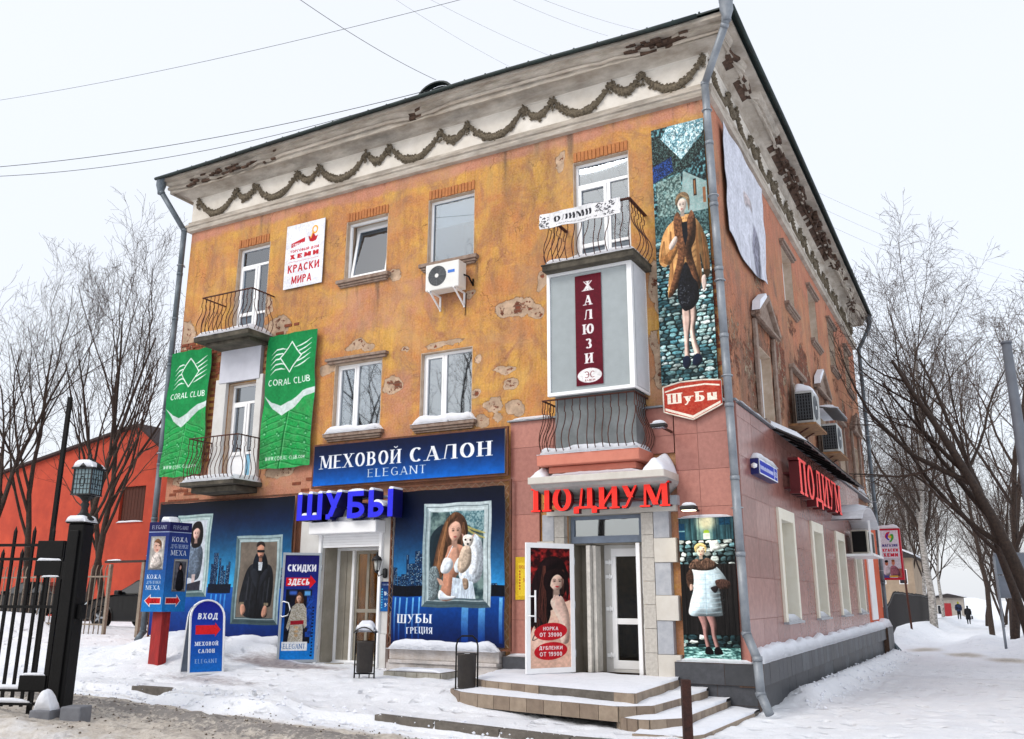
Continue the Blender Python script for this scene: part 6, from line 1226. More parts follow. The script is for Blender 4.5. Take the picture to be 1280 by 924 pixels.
step([(-4.2, -.4), (-3.95, -1.6), (-3.52, -1.9), (-2.2, -2.25), (-1.15, -2.5), (-.83, -2.55), (-.95, -.3)], .25, .44, 'step', (-2.45, -1.2), 1)
step([(-4.4, -.6), (-4.1, -2.0), (-3.75, -2.3), (-3.36, -2.42), (-.95, -2.86), (-.58, -2.54), (-.5, -.67), (-.5, -.3)], .1, .3, 'step', None, 2)
step([(-1.02, -2.72), (-.92, -2.84), (-.8, -2.92), (-.64, -2.96), (-.5, -2.93), (-.18, -2.55), (-.16, -.45)], -.1, .17, 'step', None, 3, .2)
step([(-.62, -3.25), (.05, -3.2), (.2, -2.9), (.27, -.53)], -.25, .04, 'step', None, 4)
# low block of tiled stone beside the white base
mb = MB(FR); SB = thing('tiled_stone_block', 'low tile faced step with snow beside the white base left of the portal', 'step', (-5.6, -.8, .2))
mb = MB(); mb.box(-6.15, -4.95, -1.0, -.35, -.1, .42); mb.build('block', M_KERB, SB, bevel=.02)
for i in range(5): mb = MB(); x = -6.15+i*.24; mb.box(x+.004, x+.236, -1.02, -1.0, .1, .41); mb.build('tile', mat('grey_tile', (168, 164, 154), .6, c2=(134, 130, 118), scale=8), SB)
for i in range(2): mb = MB(); y = -1.0+i*.32; mb.box(-4.95, -4.93, y+.004, y+.316, .1, .41); mb.build('tile', mat('grey_tile', (168, 164, 154)), SB)
snowcap(ID, -6.1, -4.97, -.98, -.37, .42, .04, 14, 6, 41, parent=SB)

# ================================================================ SIGNS AND POSTERS ON THE FRONT
def poster(name, label, cat, T, u0, u1, w0, w1, v, art, th=.012, ripple=0., frame=None, seed=0, snow=None, mat_edge=M_BACK, rough=.45, group=None, **k):
    p = panel(T, u0, u1, w0, w1, v, th, ripple, seed=seed, **k); o = p.build(name, [printed(name+'_print', art, rough), mat_edge]); tag(o, label, cat, group)
    return o
def frame_grid(T, u0, u1, w0, w1, v, r=.018, m=M_RUSTFR, par=None, name='frame'):
    mb = MB(T); mb.ring((u0-r, u1+r, w0-r, w1+r), (u0+r, u1-r, w0+r, w1-r), v-.06, v-.02); return mb.build(name, m, par)
def lacing(T, u0, u1, w0, w1, out_, v, par):
    """cord zigzagging between a stretched banner and its rusty tube frame"""
    mb = MB(T); pts = []; 
    def zig(a, b, n, horiz, c0, c1):
        for i in range(n+1): t = a+(b-a)*i/n; q = c0 if i % 2 else c1; pts.append((t, v, q) if horiz else (q, v, t))
    zig(u0, u1, int((u1-u0)/.09), True, w1, w1+out_); mb.tube(pts, .003, 3, smooth=False); pts.clear(); zig(w1, w0, int((w1-w0)/.09), False, u1, u1+out_); mb.tube(pts, .003, 3, smooth=False); pts.clear(); zig(w0, w1, int((w1-w0)/.09), False, u0, u0-out_); mb.tube(pts, .003, 3, smooth=False)
    return mb.build('lacing', mat('pale_cord', (196, 180, 160), .9), par)
o = poster('salon_banner', 'large blue night skyline banner with the framed man in a dark coat, left ground floor', 'banner', FR, -13.3, -9.22, .84, 3.76, .2, art_salon_left(), ripple=.012, seed=1)
frame_grid(FR, -13.34, -9.18, .8, 3.8, .2, par=o); 
o = poster('salon_banner', 'blue skyline banner with a framed woman holding a small dog, lettered ШУБЫ ГРЕЦИЯ', 'banner', FR, -6.6, -4.14, .82, 3.7, .2, art_salon_right(), ripple=.01, seed=2)
frame_grid(FR, -6.7, -4.04, .78, 3.8, .2, par=o); lacing(FR, -6.6, -4.14, .82, 3.7, .08, .19, o)
o = poster('shop_header_sign', 'long dark blue sign board reading МЕХОВОЙ САЛОН ELEGANT', 'sign', FR, -8.74, -4.14, 3.93, 4.77, .22, art_header(), th=.03)
frame_grid(FR, -8.78, -4.1, 3.9, 4.8, .21, par=o)
for u in np.arange(-8.6, -4.1, .5):
    pass
o = poster('club_banner', 'green CORAL CLUB banner beside the downpipe, left of the white panel', 'banner', FR, -13.5, -12.15, 4.43, 7.46, .14, art_coral(), ripple=.05, seed=5, rough=.7, hang=.05)
o = poster('club_banner', 'green CORAL CLUB banner right of the balcony doors, whole and flat', 'banner', FR, -10.38, -8.94, 4.42, 7.46, .12, art_coral(), ripple=.04, seed=6, rough=.7, hang=.03)
poster('paint_shop_board', 'white board lettered ХЕМИ КРАСКИ МИРА in red between the top floor windows', 'sign', FR, -10.12, -8.97, 8.58, 10.16, .06, art_paint_shop(), th=.02)
o = poster('tall_fur_poster', 'very tall narrow poster of a woman in a brown fur jacket beside the downpipe', 'poster', FR, -1.08, -.08, 5.28, 10.24, .1, art_tall_fur(), th=.03, mat_edge=M_BLACK)
# badge: shaped board
u0, u1, w0, w1 = -1.04, -.02, 4.62, 5.3; mb = MB(FR); V_ = .15; pts = [(0, .26), (.1, .20), (.5, 0), (.9, .26), (1, .33), (1, .94), (.7, .99), (.3, .99), (0, .9)]
pp = [(u0+(u1-u0)*a, w0+(w1-w0)*b) for a, b in pts]; mb.prism(pp, V_-.04, V_-.002, mi=1); mb.uv[len(mb.f)] = [(a, b) for a, b in pts]; mb.add([(a, V_, b) for a, b in pp], [tuple(range(len(pp)))])
o = mb.build('fur_badge_sign', [printed('badge_print', art_badge()), mat('cream_edge', (236, 226, 210), .6)]); tag(o, 'red pointed shield sign reading Шубы in cream letters below the tall poster', 'sign')
fr_ = MB(FR)
for q in range(len(pp)-4, len(pp)+4): a_, b_ = pp[q % len(pp)], pp[(q+1) % len(pp)]; fr_.tube([(a_[0], V_, a_[1]), (b_[0], V_, b_[1])], .014, 5)
fr_.build('edge_trim', mat('cream_edge', (236, 226, 210)), o)
o = poster('white_fur_poster', 'poster of a blonde woman in a white fur coat above the dark granite ledge', 'poster', FR, -.88, .03, .74, 2.98, .13, art_white_fur(), th=.05, mat_edge=M_BLACK, rough=.2)
snowcap(FR, -.88, .03, .06, .15, 2.98, .04, 10, 3, 51, parent=o)
o = poster('opening_hours_sign', 'small blue ELEGANT opening hours plate on the white doorway panel', 'sign', FR, -7.0+.04, -6.68, 1.42, 1.98, .12, art_hours(), th=.015)
o = poster('yellow_plaque', 'yellow ПОДИУМ opening hours plaque on the pink wall behind the open door', 'sign', FR, -3.98, -3.55, 1.65, 2.4, .085, art_yellow(), th=.015)
o = poster('salon_banner', 'short white ОЛИМП cloth tied to the top right balcony railing', 'banner', FR, -3.04, -1.44, 8.3, 8.6, .9, art_olymp(), ripple=.03, seed=9, rough=.8)
o = poster('white_banner', 'big faded white cloth banner hanging on the side wall near the corner', 'banner', SI, .72, 4.0, 8.3, 10.55, .06, art_white_banner(), ripple=.04, seed=11, rough=.85, hang=.22, n=24)
# white insulation panel between the two left balconies
o = panel(FR, -11.86, -10.6, 6.52, 7.4, .12, .1); o = o.build('infill_panel', [mat('chalky_panel', (206, 208, 218), .7, c2=(192, 194, 204), scale=3), M_BACK], BLD)
mb = MB(FR); mb.box(-11.98, -11.64, 0, .1, 4.22, 6.62); mb.box(-10.7, -10.5, 0, .1, 4.22, 6.62); mb.build('white_door_jamb', M_WHITEP, BLD, bevel=.01)

# --- raised letters
def letters(T, text, u0, u1, w0, h, v0, v1, mats, root, T_=.18, t_=.07, serif=True, gap=.14, name='letter', snow=True, gh_=0):
    L, tw = strips(text, T=T_, t=t_, serif=serif, gap=gap); fx = (u1-u0)/tw
    for li, let in enumerate(L):
        if not let: continue
        mb = MB(T); eps = 0; top = {}
        for a, b in let:
            for i in range(len(a)-1):
                q = [a[i], a[i+1], b[i+1], b[i]]; q = [(u0+p[0]*fx, w0+p[1]*h) for p in q]; e = .0006*eps; eps = (eps+1) % 9
                o = len(mb.v); mb.add([(p[0], v0, p[1]) for p in q]+[(p[0], v1+e, p[1]) for p in q], [(4, 5, 6, 7)], 0); mb.add([(p[0], v0, p[1]) for p in q]+[(p[0], v1+e-.0004, p[1]) for p in q], [(i_, (i_+1) % 4, (i_+1) % 4+4, i_+4) for i_ in range(4)]+[(0, 1, 2, 3)], 1)
        lo = mb.build(name, mats, root)
        if snow:
            us = sorted(set(round(u0+p[0]*fx, 3) for a, b in let for p in a+b)); umin, umax = us[0], us[-1]
            tops = []
            for u in np.arange(umin+.01, umax, .025):
                z = -9
                for a, b in let:
                    for i in range(len(a)-1):
                        q = [(u0+p[0]*fx, w0+p[1]*h) for p in (a[i], a[i+1], b[i+1], b[i])]
                        for (x0, y0), (x1, y1) in zip(q, q[1:]+q[:1]):
                            if (x0-u)*(x1-u) <= 0 and abs(x1-x0) > 1e-6: z = max(z, y0+(y1-y0)*(u-x0)/(x1-x0))
                tops.append((u, z))
            sm = MB(T); run = []
            def flush():
                if len(run) > 1: P_ = [(p[0], p[1]) for p in run]+[(p[0], p[1]+.018+.028*math.sin(math.pi*min(1, max(0, (i+.5)/len(run))))+.01*random.random()) for i, p in reversed(list(enumerate(run)))]; sm.prism(P_, v0+.01, v1-.004)
                run.clear()
            for p in tops:
                if p[1] < w0: flush(); continue
                if run and abs(run[-1][1]-p[1]) > .035: flush()
                run.append(p)
            flush()
            if sm.f: sm.build('snow_cap', M_SNOW, lo)
    return root
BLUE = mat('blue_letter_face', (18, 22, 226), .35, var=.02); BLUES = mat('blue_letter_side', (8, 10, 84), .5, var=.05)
s1 = thing('fur_letters_sign', 'deep blue three dimensional letters ШУБЫ with snow on top above the left doorway', 'sign', (-7.6, -.4, 3.15))
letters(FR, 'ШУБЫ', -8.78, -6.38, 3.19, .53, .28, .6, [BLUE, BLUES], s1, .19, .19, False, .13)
mb = MB(FR); mb.box(-8.7, -6.5, .1, .28, 3.42, 3.46); mb.box(-8.7, -6.5, .1, .28, 3.6, 3.64); mb.build('mounting_rail', M_ALU, s1)
for z in (3.66, 3.46, 3.28): mb = MB(FR); mb.lathe([(.0, -.03), (.035, -.02), (.04, 0), (.035, .02), (0, .03)], (-6.6, .2, z), 8); mb.build('white_knob', M_FRAME, s1)
RED = mat('red_letter_face', (250, 34, 20), .35, var=.02, emit=.12); REDS = mat('dark_red_letter_side', (86, 12, 18), .5, var=.05)  # red faces glow faintly, brightness added to unlit plastic
s2 = thing('podium_letters_sign', 'bright red raised serif letters ПОДИУМ on the portal fascia of the front', 'sign', (-2.2, -.5, 3.2))
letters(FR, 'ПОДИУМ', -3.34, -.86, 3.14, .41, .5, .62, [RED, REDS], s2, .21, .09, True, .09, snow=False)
mb = MB(FR); mb.box(-3.2, -1., .22, .5, 3.28, 3.3); mb.box(-3.2, -1., .22, .5, 3.46, 3.48); mb.build('mounting_rail', REDS, s2)
s3 = thing('podium_letters_sign', 'red raised letters ПОДИУМ with deep dark sides on the side wall under the awning', 'sign', (.3, 6.5, 3.7))
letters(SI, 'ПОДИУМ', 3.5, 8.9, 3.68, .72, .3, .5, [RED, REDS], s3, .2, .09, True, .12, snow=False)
mb = MB(SI); mb.box(3.6, 8.8, .165, .3, 3.8, 3.84); mb.box(3.6, 8.8, .165, .3, 4.1, 4.14); mb.build('mounting_rail', REDS, s3)
# street name box
o = thing('street_name_box', 'blue and white street name box with house number just round the corner', 'sign', (.15, 1.6, 3.74))
mb = MB(SI); mb.box(.78, 2.3, .16, .3, 3.76, 4.04); mb.build('box', mat('navy_box', (22, 28, 96), .4), o, bevel=.006); p = panel(SI, .8, 2.28, 3.77, 4.03, .312, .008); p.build('name_plate', [printed('street_print', art_street()), M_BACK], o); snowcap(SI, .78, 2.3, .16, .32, 4.04, .1, 12, 4, 61, parent=o)
mb = MB(SI); mb.lathe([(0, -.05), (.05, -.03), (.055, .02), (0, .05)], (.72, .24, 3.9), 8); mb.build('end_lamp', M_FRAME, o)

# ================================================================ AIR CONDITIONERS
M_AC = mat('ac_casing', (222, 222, 218), .45, var=.03); M_ACG = mat('ac_grille', (62, 66, 70), .5)
def ac(T, u, w, label, v0=.12, W_=.82, H_=.55, dp=.3, side=False, dirty=False):
    casing = M_AC if not dirty else mat('ac_casing_grey', (176, 178, 176), .5, dirt=.3)
    t = thing('air_conditioner', label, 'air conditioner', T(u+W_/2, v0+dp/2, w))
    mb = MB(T); mb.box(u, u+W_, v0, v0+dp, w, w+H_); mb.build('casing', casing, t, bevel=.02)
    c = (u+W_*.36, w+H_*.52); r = H_*.38; f = MB(T); f.prism([(c[0]+r*math.cos(i*.2618), c[1]+r*math.sin(i*.2618)) for i in range(24)], v0+dp-.01, v0+dp+.003); fan = f.build('fan_opening', M_ACG, t)
    g = MB(T)
    for i in range(1, 7): g.tube([(c[0]+r*i/6.3*math.cos(k*.393), v0+dp+.012, c[1]+r*i/6.3*math.sin(k*.393)) for k in range(17)], .004, 3, smooth=False)
    for k in range(8): g.tube([(c[0], v0+dp+.014, c[1]), (c[0]+r*math.cos(k*.785), v0+dp+.014, c[1]+r*math.sin(k*.785))], .004, 3, smooth=False)
    g.build('fan_guard', mat('ac_guard', (120, 124, 128), .5), fan); hb = MB(T); hb.lathe([(0, 0), (.03, 0.0), (.03, .0), (0, .0)], (0, 0, 0), 3) if False else hb.prism([(c[0]+.045*math.cos(i*.6), c[1]+.045*math.sin(i*.6)) for i in range(10)], v0+dp+.015, v0+dp+.024); hb.build('hub', M_AC, fan)
    if not side: b = MB(T); b.box(u+W_*.68, u+W_*.88, v0+dp+.001, v0+dp+.004, w+H_*.55, w+H_*.66); b.build('badge', mat('blue_badge', (40, 110, 200), .4), t)
    for x in (u+.1, u+W_-.12): br = MB(T); br.box(x, x+.03, 0, v0+dp+.03, w-.03, w); br.box(x, x+.03, 0, .03, w-.32, w-.03); br.add([(x, .03, w-.3), (x+.03, .03, w-.3), (x+.03, v0+dp, w-.03), (x, v0+dp, w-.03), (x, .03, w-.26), (x+.03, .03, w-.26), (x+.03, v0+dp, w-.0), (x, v0+dp, w-.0)], [(0, 1, 2, 3), (4, 5, 6, 7), (0, 1, 5, 4), (1, 2, 6, 5), (2, 3, 7, 6), (3, 0, 4, 7)]); br.build('bracket', M_IRON if side else M_FRAME, t)
    gs = MB(T)
    for (a0, a1) in ((v0+.03, v0+dp-.03),):
        for i in range(9): gs.box(u-.004, u, a0, a1, w+.06+i*(H_-.12)/9, w+.06+(i+.5)*(H_-.12)/9)
    gs.build('side_grille', M_ACG, t)
    pp = MB(T); pp.tube([(u+W_+.0, v0+.1, w+.3), (u+W_+.1, v0+.08, w+.25), (u+W_+.12, .05, w+.1), (u+W_+.1, .02, w+.25)], .02, 6); pp.tube([(u+W_-.05, .02, w-.03), (u+W_-.08, .02, w-.5)], .008, 5); pp.build('pipe', M_BLACK, t); return t
ac(FR, -5.9, 7.72, 'white air conditioner with round fan below the second top floor window', H_=.57, W_=.8)
def side_ac(y, z, label, hood=False):
    t = ac(SI, y, z, label, v0=.14, W_=.95, H_=.74, dp=.38, side=True, dirty=True)
    g = MB(SI)
    for i in range(6): g.box(y-.012, y-.005, .16+.06*i, .19+.06*i, z+.08, z+.66)
    for i in range(8): g.box(y-.016, y-.012, .16, .5, z+.1+.075*i, z+.115+.075*i)
    g.build('end_grille', M_ACG, t); d = MB(SI); d.box(y-.005, y-.001, .15, .51, z+.06, z+.68); d.build('end_panel', M_BLACK, t)
    s = MB(SI); s.box(y-.3, y+1.2, 0, .6, z-.1, z-.05); s.build('shelf', mat('rusty_shelf', (150, 112, 72), .85, c2=(104, 70, 48), scale=9), t)
    if hood: h = MB(SI); h.add([(y-.3, 0, z+1.15), (y+1.5, 0, z+1.15), (y+1.5, .62, z+1.02), (y-.3, .62, z+1.02), (y-.3, 0, z+1.19), (y+1.5, 0, z+1.19), (y+1.5, .62, z+1.06), (y-.3, .62, z+1.06)], [(0, 1, 2, 3), (4, 5, 6, 7), (0, 1, 5, 4), (1, 2, 6, 5), (2, 3, 7, 6), (3, 0, 4, 7)]); h.build('hood', mat('dark_hood', (84, 82, 82), .7), t); snowcap(SI, y-.3, y+1.5, 0, .63, z+1.1, .14, 12, 4, y, parent=t)
    else: snowcap(SI, y+.02, y+.93, .14, .52, z+.74, .26, 10, 8, y, parent=t)
    return t
side_ac(5.7, 5.5, 'grey air conditioner with a snow cone on top, the nearer one on the side wall')
side_ac(9.2, 5.35, 'grey air conditioner under a snowy sheet hood, the farther one on the side wall', True)

# ================================================================ SIDE WALL FITTINGS
AW = thing('window_awning', 'long ribbed sheet awning with snow running above the side wall letters', 'awning', (.3, 7, 4.9))
n = 22; y0, y1 = 2.9, 11.6
for i in range(n):
    ya, yb = y0+(y1-y0)*i/n, y0+(y1-y0)*(i+1)/n; mb = MB(SI); mb.add([(ya+.01, .04, 5.0), (yb-.01, .04, 5.0), (yb-.01, .74, 4.62), (ya+.01, .74, 4.62), (ya+.01, .04, 5.02), (yb-.01, .04, 5.02), (yb-.01, .75, 4.64), (ya+.01, .75, 4.64)], [(0, 1, 2, 3), (4, 5, 6, 7), (0, 1, 5, 4), (1, 2, 6, 5), (2, 3, 7, 6), (3, 0, 4, 7)]); mb.build('awning_sheet', mat('grey_tin', (118, 112, 110), .5, c2=(92, 86, 84), scale=4), AW)
    if i % 2 == 0: r = MB(SI); r.add([(ya-.02, .04, 4.95), (ya+.03, .04, 4.95), (ya+.03, .74, 4.57), (ya-.02, .74, 4.57), (ya-.02, .04, 4.995), (ya+.03, .04, 4.995), (ya+.03, .74, 4.615), (ya-.02, .74, 4.615)], [(0, 1, 2, 3), (4, 5, 6, 7), (0, 1, 5, 4), (1, 2, 6, 5), (2, 3, 7, 6), (3, 0, 4, 7)]); r.build('awning_rib', M_BLACK, AW)
ns = 70; mb = MB(SI); P = []
for j in range(5):
    for i in range(ns+1): a = y0+(y1-y0)*i/ns; v = .05+.72*j/4+(.03*float(n2(a, 4, 3.)) if j == 4 else 0); P.append((a, v, 5.025-.38*(v-.05)/.7+(.09*(.5+float(n2(a, v, 2.)))*(1 if j < 4 else .15) if 0 < i < ns else 0)))
mb.add(P, [(j*(ns+1)+i, j*(ns+1)+i+1, (j+1)*(ns+1)+i+1, (j+1)*(ns+1)+i) for j in range(4) for i in range(ns)], 0, True); mb.build('snow_cap', M_SNOW, AW)
# pediments over the side windows
for y, z, sn in ((3.4, 7.15, True), (10.4, 7.15, True), (17.2, 7.15, False)):
    mb = MB(SI); mb.prism([(y-1.0, z), (y+1.0, z), (y+1.0, z+.08), (y, z+.62), (y-1., z+.08)], 0, .1); mb.prism([(y-1.05, z+.06), (y-.95, z-.02), (y+.02, z+.58), (y-.0, z+.7)], .1, .19); mb.prism([(y+1.05, z+.06), (y+.95, z-.02), (y-.02, z+.58), (y+.0, z+.7)], .1, .19); mb.box(y-1.02, y+1.02, .1, .17, z-.06, z)
    for q in (-.85, .85): mb.box(y+q-.09, y+q+.09, 0, .07, 5.0, z-.06)
    pd = mb.build('pediment', M_SILL, BLD, bevel=.01)
    if sn: mb = MB(SI); mb.prism([(y-1.06, z+.07), (y-.95, z+.3), (y-.35, z+.62), (y-.25, z+.57)], .04, .2); mb.build('snow_cap', M_SNOW, pd)
for y in (6.9, 13.75):
    mb = MB(SI)
    for q in (-.75, .75): mb.box(y+q-.06, y+q+.06, 0, .05, 5.0, 6.9)
    mb.box(y-.85, y+.85, 0, .12, 6.9, 7.0); mb.build('window_surround', M_SILL, BLD, bevel=.01)
# enclosed side entrance with curved canopy
VE = thing('side_entrance_canopy', 'arched snowy canopy over a boxed cooling unit near the side wall far end', 'canopy', (.4, 11, 2.8))
y0, y1, z0 = 8.0, 11.3, 3.62
mb = MB(SI); n = 10; P = []
for k in range(2):
    for i in range(n+1): t = i/n; a = math.pi*t; P.append((9.3+3.9*t, .16 if k == 0 else .9, z0+.0+.42*math.sin(a)**.7))
mb.add(P+[(p[0], p[1], p[2]-.03) for p in P], [(i, i+1, n+2+i, n+1+i) for i in range(n)]+[(i+2*(n+1), i+1+2*(n+1), n+2+i+2*(n+1), n+1+i+2*(n+1)) for i in range(n)]+[(n+1+i, n+2+i, 3*(n+1)+i+1, 3*(n+1)+i) for i in range(n)], 0, True); mb.build('canopy_sheet', mat('frosted_canopy', (206, 204, 208), .4), VE)
mb = MB(SI); P = []
for k in range(4):
    for i in range(n+1): t = i/n; P.append((9.5+3.5*t, .18+.24*k, z0+.02+.42*math.sin(math.pi*t)**.7+.09*math.sin(math.pi*t)*(.6+.7*float(n2(i, k, .7)))*(0.2 if k in (3,) else 1)))
mb.add(P, [(k*(n+1)+i, k*(n+1)+i+1, (k+1)*(n+1)+i+1, (k+1)*(n+1)+i) for k in range(3) for i in range(n)], 0, True); mb.build('snow_cap', M_SNOW, VE)
mb = MB(SI); mb.box(11.2, 13.6, .17, .9, 2.78, 2.84)
for y in (11.25, 13.5): mb.box(y, y+.05, .82, .87, 2.84, z0+.1); mb.box(y, y+.05, .1, .15, 2.84, z0)
mb.build('bracket', M_FRAME, VE)
mb = MB(SI); mb.box(11.6, 13.2, .3, .74, 2.86, 3.5); mb.build('cooling_unit', mat('unit_case', (186, 180, 166), .6), VE, bevel=.02); mb = MB(SI); mb.box(11.58, 11.59, .34, .7, 2.9, 3.46); mb.box(11.8, 13.0, .74, .75, 2.92, 3.44); mb.build('unit_grille', M_BLACK, VE)
mb = MB(SI); mb.box(16.0, 17.4, .152, .2, 1.0, 3.1); mb.build('white_service_panel', M_FRAME, BLD, bevel=.01)
# ================================================================ DOWNPIPES
def downpipe(pts, label, m, r=.07, hop=None, clips=(), T=ID, wall=None):
    t = thing('downpipe', label, 'downpipe', pts[-1]); mb = MB(); 
    Q = [pts[0]]
    for a, b in zip(pts, pts[1:]):
        L = math.dist(a, b); n = max(1, round(L/1.25)); Q += [tuple(a[k]+(b[k]-a[k])*i/n for k in range(3)) for i in range(1, n+1)]
    for i, (a, b) in enumerate(zip(Q, Q[1:])):
        s = MB(); s.tube([a, b], [r, r*.97], 14); s.build('pipe_section', m, t)
        d = np.array(b)-np.array(a); d /= np.linalg.norm(d); c = MB(); c.tube([tuple(np.array(a)-d*.04), tuple(np.array(a)+d*.03)], r*1.1, 14); c.build('joint', m, t)
    if hop: h = MB(); h.lathe([(r, -.28), (r*1.1, -.2), (r*1.75, -.05), (r*1.75, .12), (r*1.85, .13), (r*1.85, .16), (r*1.5, .16)], hop, 14); h.build('hopper', m, t)
    for z, p in clips: c = MB(); c.tube([(p[0]+r*1.25*math.cos(a*.5236), p[1]+r*1.25*math.sin(a*.5236), z) for a in range(13)], .012, 5); c.box(p[0]-.012, p[0]+.012, p[1], p[1]+p[2], z-.012, z+.012); c.build('clip', M_ALU, t)
    return t
downpipe([(.62, -.72, 11.95), (.56, -.68, 11.6), (.02, -.2, 10.85), (.09, -.2, 6), (.17, -.26, 1.15), (.36, -.46, .8), (.38, -.48, .3), (.52, -.6, .04)], 'pale zinc downpipe running down the near corner of the house', M_ZINC, hop=(.62, -.72, 11.93), clips=[(z, (.02+.0145*(10.85-z), -.2, .2)) for z in (10.3, 8.6, 7.0, 5.3, 3.1)])
downpipe([(-W-.62, -.6, 11.9), (-W-.58, -.58, 11.7), (-W-.16, -.12, 10.75), (-W-.16, -.12, 6), (-W-.14, -.12, .9), (-W-.1, -.3, .72)], 'grey blue downpipe at the far left corner of the front', M_ZINCD, hop=(-W-.62, -.6, 11.95), clips=[(z, (-W-.16, -.12, .14)) for z in (9.8, 7.4, 5, 2.6)])
downpipe([(.62, D+.45, 11.9), (.6, D+.45, 11.6), (.2, D+.12, 10.7), (.2, D+.12, 6), (.22, D+.12, .9), (.3, D+.14, .2), (.55, D+.1, -.1)], 'dark downpipe at the far end of the side wall', M_ZINCD, hop=(.62, D+.45, 11.95), clips=[(z, (.2, D+.0, .14)) for z in (9.8, 7.4, 5, 2.6)])
# ================================================================ LAMPS ON THE WALL
M_LAMPB = mat('lamp_black', (24, 24, 26), .5)
def flood(T, u, w, v, label, lit=False):
    t = thing('wall_floodlight', label, 'floodlight', T(u, v, w)); mb = MB(T); mb.box(u-.13, u+.13, v-.12, v+.06, w, w+.07); mb.build('housing', M_LAMPB, t, bevel=.02)
    g = MB(T); g.box(u-.1, u+.1, v-.09, v+.03, w-.012, w-.002); g.build('lamp_glass', mat('lit_lamp_glass', (255, 240, 200), .4, emit=6) if lit else M_GLASS, t); s = MB(T); s.box(u-.02, u+.02, 0, v-.1, w+.02, w+.05); s.build('arm', M_IRON, t); snowcap(T, u-.12, u+.12, v-.12, v+.06, w+.068, .05, 6, 4, u, parent=t); return t
flood(FR, -.55, 3.06, .62, 'small lit floodlight glowing just above the white fur coat poster', True)
flood(FR, -.95, 4.42, .75, 'small floodlight with snow on a long arm right of the pink balcony slab')
sl_ = bpy.data.lights.new('floodlight_beam', 'SPOT'); sl_.energy = 14; sl_.spot_size = R(120); sl_.spot_blend = .8; sl_.color = (1, .86, .6); sl_.shadow_soft_size = .06; so2 = bpy.data.objects.new('floodlight_beam', sl_); SC.collection.objects.link(so2); so2.location = (-.55, -.6, 3.02); so2.rotation_euler = (R(22), 0, 0)
mb = MB(FR); mb.tube([(-1.3, .3, 4.35), (-.95, .66, 4.44)], .012, 5); 
wl = thing('wall_lantern', 'little black carriage lantern on the white panel right of the left doorway', 'lantern', (-6.86, -.2, 2.2))
mb = MB(FR); mb.lathe([(.0, -.1), (.045, -.08), (.05, 0), (.045, .08), (0, .1)], (-6.84, .14, 2.14), 8); mb.tube([(-6.84, .16, 2.14), (-6.9, .26, 2.08), (-6.95, .27, 2.2)], .012, 5); mb.build('bracket', M_LAMPB, wl)
mb = MB(FR)
for k in range(4): a = k*math.pi/2+.78; mb.tube([(-6.95+.045*math.cos(a), .27+.045*math.sin(a), 2.18), (-6.95+.085*math.cos(a), .27+.085*math.sin(a), 2.38)], .007, 4)
mb.lathe([(.13, 0), (.1, .05), (.03, .1), (.015, .16), (0, .17)], (-6.95, .27, 2.38), 4); mb.lathe([(0, -.05), (.05, -.02), (.05, .01)], (-6.95, .27, 2.18), 4); mb.build('cage', M_LAMPB, wl)
mb = MB(FR); mb.lathe([(.04, 0), (.075, .19)], (-6.95, .27, 2.19), 4); mb.build('glass', mat('frosted_lamp_glass', (190, 192, 186), .3), wl)

# ================================================================ STREET FURNITURE
M_BIN = mat('bin_bronze_black', (52, 46, 42), .5, c2=(34, 30, 28), scale=6, bump=.2)
def bin_(x, y, z, label, hooded):
    t = thing('litter_bin', label, 'bin', (x, y, z), rz=R(25))
    t.scale = (.86, .86, .93)
    b = MB(); b.lathe([(.02, .1), (.155, .1), (.165, .12), (.175, .62), (.182, .63), (.182, .66), (.165, .66), (.16, .14), (0, .14)], (0, 0, 0), 20, sy=.8); b.build('body', M_BIN, t, world=False)
    f = MB(); f.tube([(-.2, 0, 0), (-.2, 0, .78), (-.17, 0, .88), (-.1, 0, .94), (.1, 0, .94), (.17, 0, .88), (.2, 0, .78), (.2, 0, 0)], .016, 8); f.build('frame', M_BLACK, t, world=False)
    g = MB(); g.tube([(-.2, 0, .08), (.2, 0, .08)], .014, 6); g.tube([(-.1, 0, .08), (-.1, 0, .0)], .012, 6); g.tube([(.1, 0, .08), (.1, 0, .0)], .012, 6); g.build('foot_bar', M_BLACK, t, world=False)
    if hooded:
        h = MB(); P = [(-.21+.42*i/8, .2*k, .8+.1*math.sin(math.pi*i/8)) for k in (-1, 1) for i in range(9)]; h.add(P+[(p[0], p[1], p[2]+.02) for p in P], [(i, i+1, i+10, i+9) for i in range(8)]+[(i+18, i+19, i+28, i+27) for i in range(8)]+[(i, i+1, i+19, i+18) for i in range(8)]); h.build('hood', M_BIN, t, world=False)
        s = snowcap(ID, -.19, .19, -.17, .19, .86, .13, 9, 7, 3, over=.05, parent=None); s.parent = t
    else: s = snowcap(ID, -.12, .12, -.09, .09, .6, .05, 6, 5, 3, parent=None); s.parent = t
    return t
x, y, z = gp(455, 848); bin_(x, y, z, 'dark litter bin with a snow covered hood in front of the left doorway', True)
x, y, z = gp(583, 868); bin_(x, y, z, 'dark open topped litter bin in a hoop frame left of the entrance steps', False)
